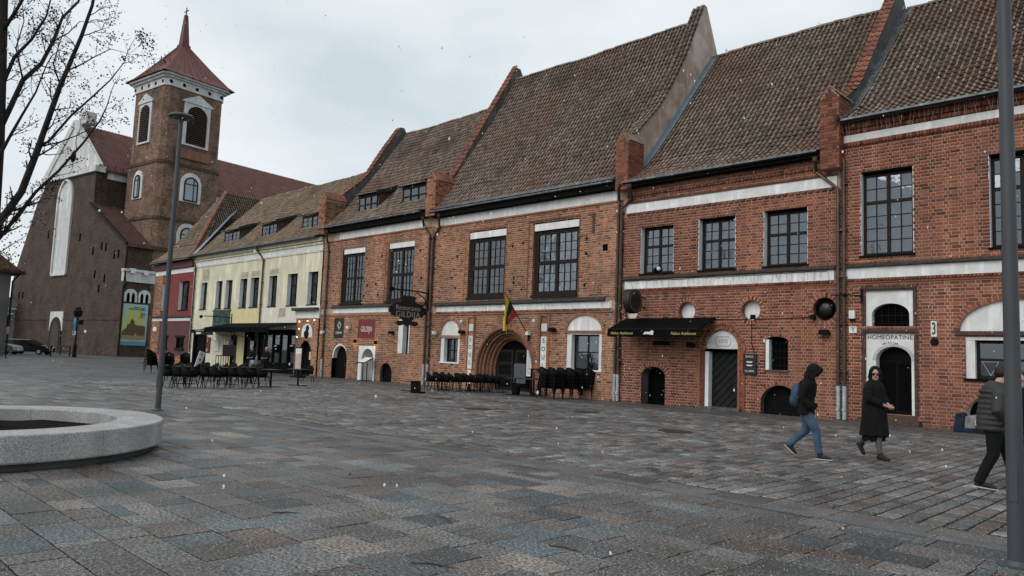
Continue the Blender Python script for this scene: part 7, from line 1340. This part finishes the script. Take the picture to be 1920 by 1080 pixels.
remesh(q.build('hair', HAIRD, p4, local=True), .012, 2); q = MB(); q.tube([(0, 0, .74), (0, 0, .95), (0, 0, 1.12), (0, 0, 1.28), (0, 0, 1.37), (.01, 0, 1.45)], [.17, .165, .15, .155, .14, .08], 16, 0, True, (1.28, 1))
for s in (-1, 1): limb(q, [(0, s * .14, 1.35), (0, s * .21, 1.28), (-.01, s * .26, 1.1), (.06, s * .25, .93)], [.085, .082, .072, .058], 12)
remesh(q.build('coat', BLKCL, p4, local=True), .014, 3); q = MB(); q.tube([(0, 0, .76), (0, 0, .9)], [.13, .125], 14, 0, True, (1.25, 1))
for s, k, a in ((-1, kR, aR), (1, kL, aL)): limb(q, [(0, s * .085, .86), k, a], [.1, .07, .055], 12)
remesh(q.build('jeans', JEANS, p4, local=True), .012, 3); shoe(p4, (-.02, -.09, 0), (.22, -.11, 0), sole=False); shoe(p4, (-.2, .09, .05), (.02, .1, .0), sole=False)
# ---- two staff in the shade of the shop awning
for px, py, lb_, hm_ in ((470, 703, 'person in dark clothes standing in the shop doorway left of the keg', HAIRD), (497, 704, 'grey haired person in dark clothes standing right of the keg', mat('grey_hair', (.3, .3, .29), .8))):
    x, y = at_ground(px, py); p = thing('person', lb_, 'person', (x, y, 0), R_(-70)); q = MB(); H5 = head(q, (.02, 0, 1.56), (1, 0, 0)); limb(q, [(0, 0, 1.38), (.02, 0, 1.5)], [.065, .055]); q.tube([(0, 0, .86), (0, 0, 1.1), (0, 0, 1.3), (0, 0, 1.39)], [.12, .11, .115, .075], 12, 0, True, (1.35, 1))
    for s in (-1, 1): limb(q, [(0, s * .1, .88), (0, s * .1, .48), (0, s * .1, .09)], [.09, .06, .042]); limb(q, [(0, s * .18, 1.36), (-.02, s * .24, 1.1), (.2, s * .12, 1.02)], [.05, .042, .028]); hand(q, (.2, s * .12, 1.02), (.8, -s * .5, 0), (0, 0, -1), .7)
    remesh(q.build('body', SKIN, p, local=True), .012, 3); q = MB(); q.tube([(0, 0, .8), (0, 0, 1.0), (0, 0, 1.25), (0, 0, 1.37), (.01, 0, 1.45)], [.15, .145, .15, .13, .075], 14, 0, True, (1.36, 1))
    for s in (-1, 1): limb(q, [(0, s * .14, 1.36), (0, s * .2, 1.3), (-.02, s * .25, 1.1), (.12, s * .16, 1.04)], [.08, .075, .062, .045], 10)
    remesh(q.build('jacket', BLKCL, p, local=True), .016, 3); q = MB()
    for s in (-1, 1): limb(q, [(0, s * .08, .88), (0, s * .1, .48), (0, s * .1, .08)], [.115, .08, .07]); shoe(p, (-.05, s * .1, 0), (.19, s * .12, 0), sole=False)
    remesh(q.build('trousers', BLKCL, p, local=True), .016, 3); c, f, s_, u, M = H5; q = MB(); q.ball(c - f * .03 + u * .045, .106, 14, 0, (1, .88, 1), M); q.build('hair', hm_, p, local=True, smooth=True)
for o in LUMP: remesh(o, .03, 6)
# ================================================================== parked cars
def car(px, py, rz, label, body, L=4.4, W=1.78, Hh=1.58):
    x, y = at_ground(px, py); t = thing('parked_car', label, 'car', (x, y, 0), rz, 'cars parked before the church'); P = [(-.5, .32), (-.5, .62), (-.49, .78), (-.44, 1.42 / Hh * 1.0), (-.40, .985), (-.1, 1.0), (.04, .97), (.19, .68), (.42, .6), (.49, .5), (.5, .3), (.47, .2), (-.47, .2)]
    q = MB(); n = len(P); rows = []
    for k, (yy, sh) in enumerate(((-W / 2, 0), (-W / 2 + .06, 1), (W / 2 - .06, 1), (W / 2, 0))): rows.append([(a * L, yy * (1 - .14 * max(0, (b - .62) / .38) * 1), b * Hh * (1 if sh else .985)) for a, b in P])
    for r0_, r1_ in zip(rows, rows[1:]): q.add(r0_ + r1_, [(i, (i + 1) % n, (i + 1) % n + n, i + n) for i in range(n)])
    q.add(rows[0], [tuple(range(n))]); q.add(rows[-1], [tuple(range(n))]); bd = q.build('body', body, t, local=True)
    for s in (-1, 1):
        q = MB(); yy = s * (W / 2 - .045); f = lambda b: yy * (1 - .14 * max(0, (b - .62) / .38)) + s * .012
        for a0, a1, b0, b1 in ((-.40, -.26, -.43, -.27), (-.24, -.09, -.25, -.08), (-.07, .035, -.06, .15)): q.add([(b0 * L, f(.66) + s * .04, .67 * Hh), (b1 * L, f(.66) + s * .04, .67 * Hh), (a1 * L, f(.94) + s * .045, .93 * Hh), (a0 * L, f(.94) + s * .045, .93 * Hh)], [(0, 1, 2, 3)])
        q.build('side_window', GLS, bd, local=True)
        for wx in (-.31, .32):
            q = MB(); q.lathe([(0, 0), (.2, 0), (.2, .02), (.33, .03), (.34, .1), (.33, .2), (0, .2)], (wx * L, s * (W / 2 - .1) - (.1 if s > 0 else .1), .34), 20, axis='y'); w_ = q.build('wheel', IRON, t, local=True); q = MB(); q.lathe([(0, 0), (.19, 0)], (wx * L, s * (W / 2 + .005), .34), 14, axis='y'); q.build('rim', PIPEG, w_, local=True)
        q = MB(); q.ball((.475 * L, s * W * .36, .5 * Hh), .12, 8, 0, (.6, 1.2, .7)); q.build('headlight', mat('headlight_glass', (.5, .52, .52), .15, noise=None), t, local=True); q = MB(); q.box(.07 * L, .1 * L, s * (W / 2 - .02), s * (W / 2 + .16), .66 * Hh, .74 * Hh); q.build('mirror', body, t, local=True)
    q = MB(); q.add([(.055 * L, -W * .40, .955 * Hh), (.055 * L, W * .40, .955 * Hh), (.185 * L, W * .44, .705 * Hh), (.185 * L, -W * .44, .705 * Hh)], [(0, 1, 2, 3)]); q.rot(Matrix.Translation((.012, 0, .02))); q.build('windscreen', GLS, bd, local=True); q = MB(); q.box(.5 * L, .505 * L, -.27, .27, .3 * Hh, .37 * Hh); q.build('number_plate', PAPER, t, local=True); q = MB(); q.box(.497 * L, .503 * L, -.45, .45, .42 * Hh, .5 * Hh); q.build('grille', PIPEG, t, local=True); q = MB(); q.box(-.42 * L, -.1 * L, -W * .38, -W * .34, Hh - .02, Hh + .04); q.build('roof_rail', PIPEG, t, local=True); q = MB(); q.box(-.42 * L, -.1 * L, W * .34, W * .38, Hh - .02, Hh + .04); q.build('roof_rail', PIPEG, t, local=True); return t
car(55, 664.5, R_(48), 'black estate car parked in front of the church door', mat('black_car_paint', (.010, .011, .012), .18, noise=None)); car(-8, 663.5, R_(48), 'silver car cut by the left edge behind the black car', mat('silver_car_paint', (.30, .31, .32), .3, noise=None, metal=.3))
# ================================================================== falling snow
SNOWM = bpy.data.materials.new('snow'); SNOWM.use_nodes = True; _t = SNOWM.node_tree; _t.nodes.clear(); _o = _t.nodes.new('ShaderNodeOutputMaterial'); _a = _t.nodes.new('ShaderNodeBsdfDiffuse'); _b = _t.nodes.new('ShaderNodeBsdfTranslucent'); _m = _t.nodes.new('ShaderNodeMixShader'); _a.inputs[0].default_value = _b.inputs[0].default_value = (.93, .95, .96, 1); _t.links.new(_a.outputs[0], _m.inputs[1]); _t.links.new(_b.outputs[0], _m.inputs[2]); _t.links.new(_m.outputs[0], _o.inputs[0])
rs = np.random.default_rng(5); n = 1100; P = np.stack([rs.uniform(-22, 3, n), rs.uniform(.8, 24, n), rs.uniform(.2, 11, n)], 1); P = P[np.linalg.norm(P - [0, 0, EYE], axis=1) > 5.0]; r0 = rs.uniform(.004, .0105, len(P)); tmp = MB().ball((0, 0, 0), 1, 6); TVs, TQs = tmp.v, [f for f in tmp.f]
V = np.array(TVs)[None] * (r0[:, None, None] * np.array([1, 1, 1.5])[None, None]) * rs.uniform(.75, 1.25, (len(P), len(TVs), 3)) + P[:, None, :]; Q = (np.array(TQs)[None] + (np.arange(len(P)) * len(TVs))[:, None, None]).reshape(-1, 4)
P2 = np.stack([rs.uniform(-9, 1.5, 60), rs.uniform(2.5, 10, 60), rs.uniform(.3, 5.5, 60)], 1); P2 = P2[np.linalg.norm(P2 - [0, 0, EYE], axis=1) > 4.2]; r2 = rs.uniform(.006, .0115, len(P2))
V2 = np.array(TVs)[None] * (r2[:, None, None] * np.array([1, 1, 1.7])[None, None]) * rs.uniform(.7, 1.3, (len(P2), len(TVs), 3)) + P2[:, None, :]; Q2 = (np.array(TQs)[None] + (np.arange(len(P2)) * len(TVs))[:, None, None]).reshape(-1, 4) + len(P) * len(TVs); V = np.concatenate([V.reshape(-1, 3), V2.reshape(-1, 3)]); Q = np.concatenate([Q, Q2])
sn = bpy.data.objects.new('snowflakes', fast_mesh('snowflakes', V.reshape(-1, 3), Q, [SNOWM])); C.objects.link(sn); stuff(sn); tag(sn, 'loose white snowflakes drifting through the air over the square', 'snow')
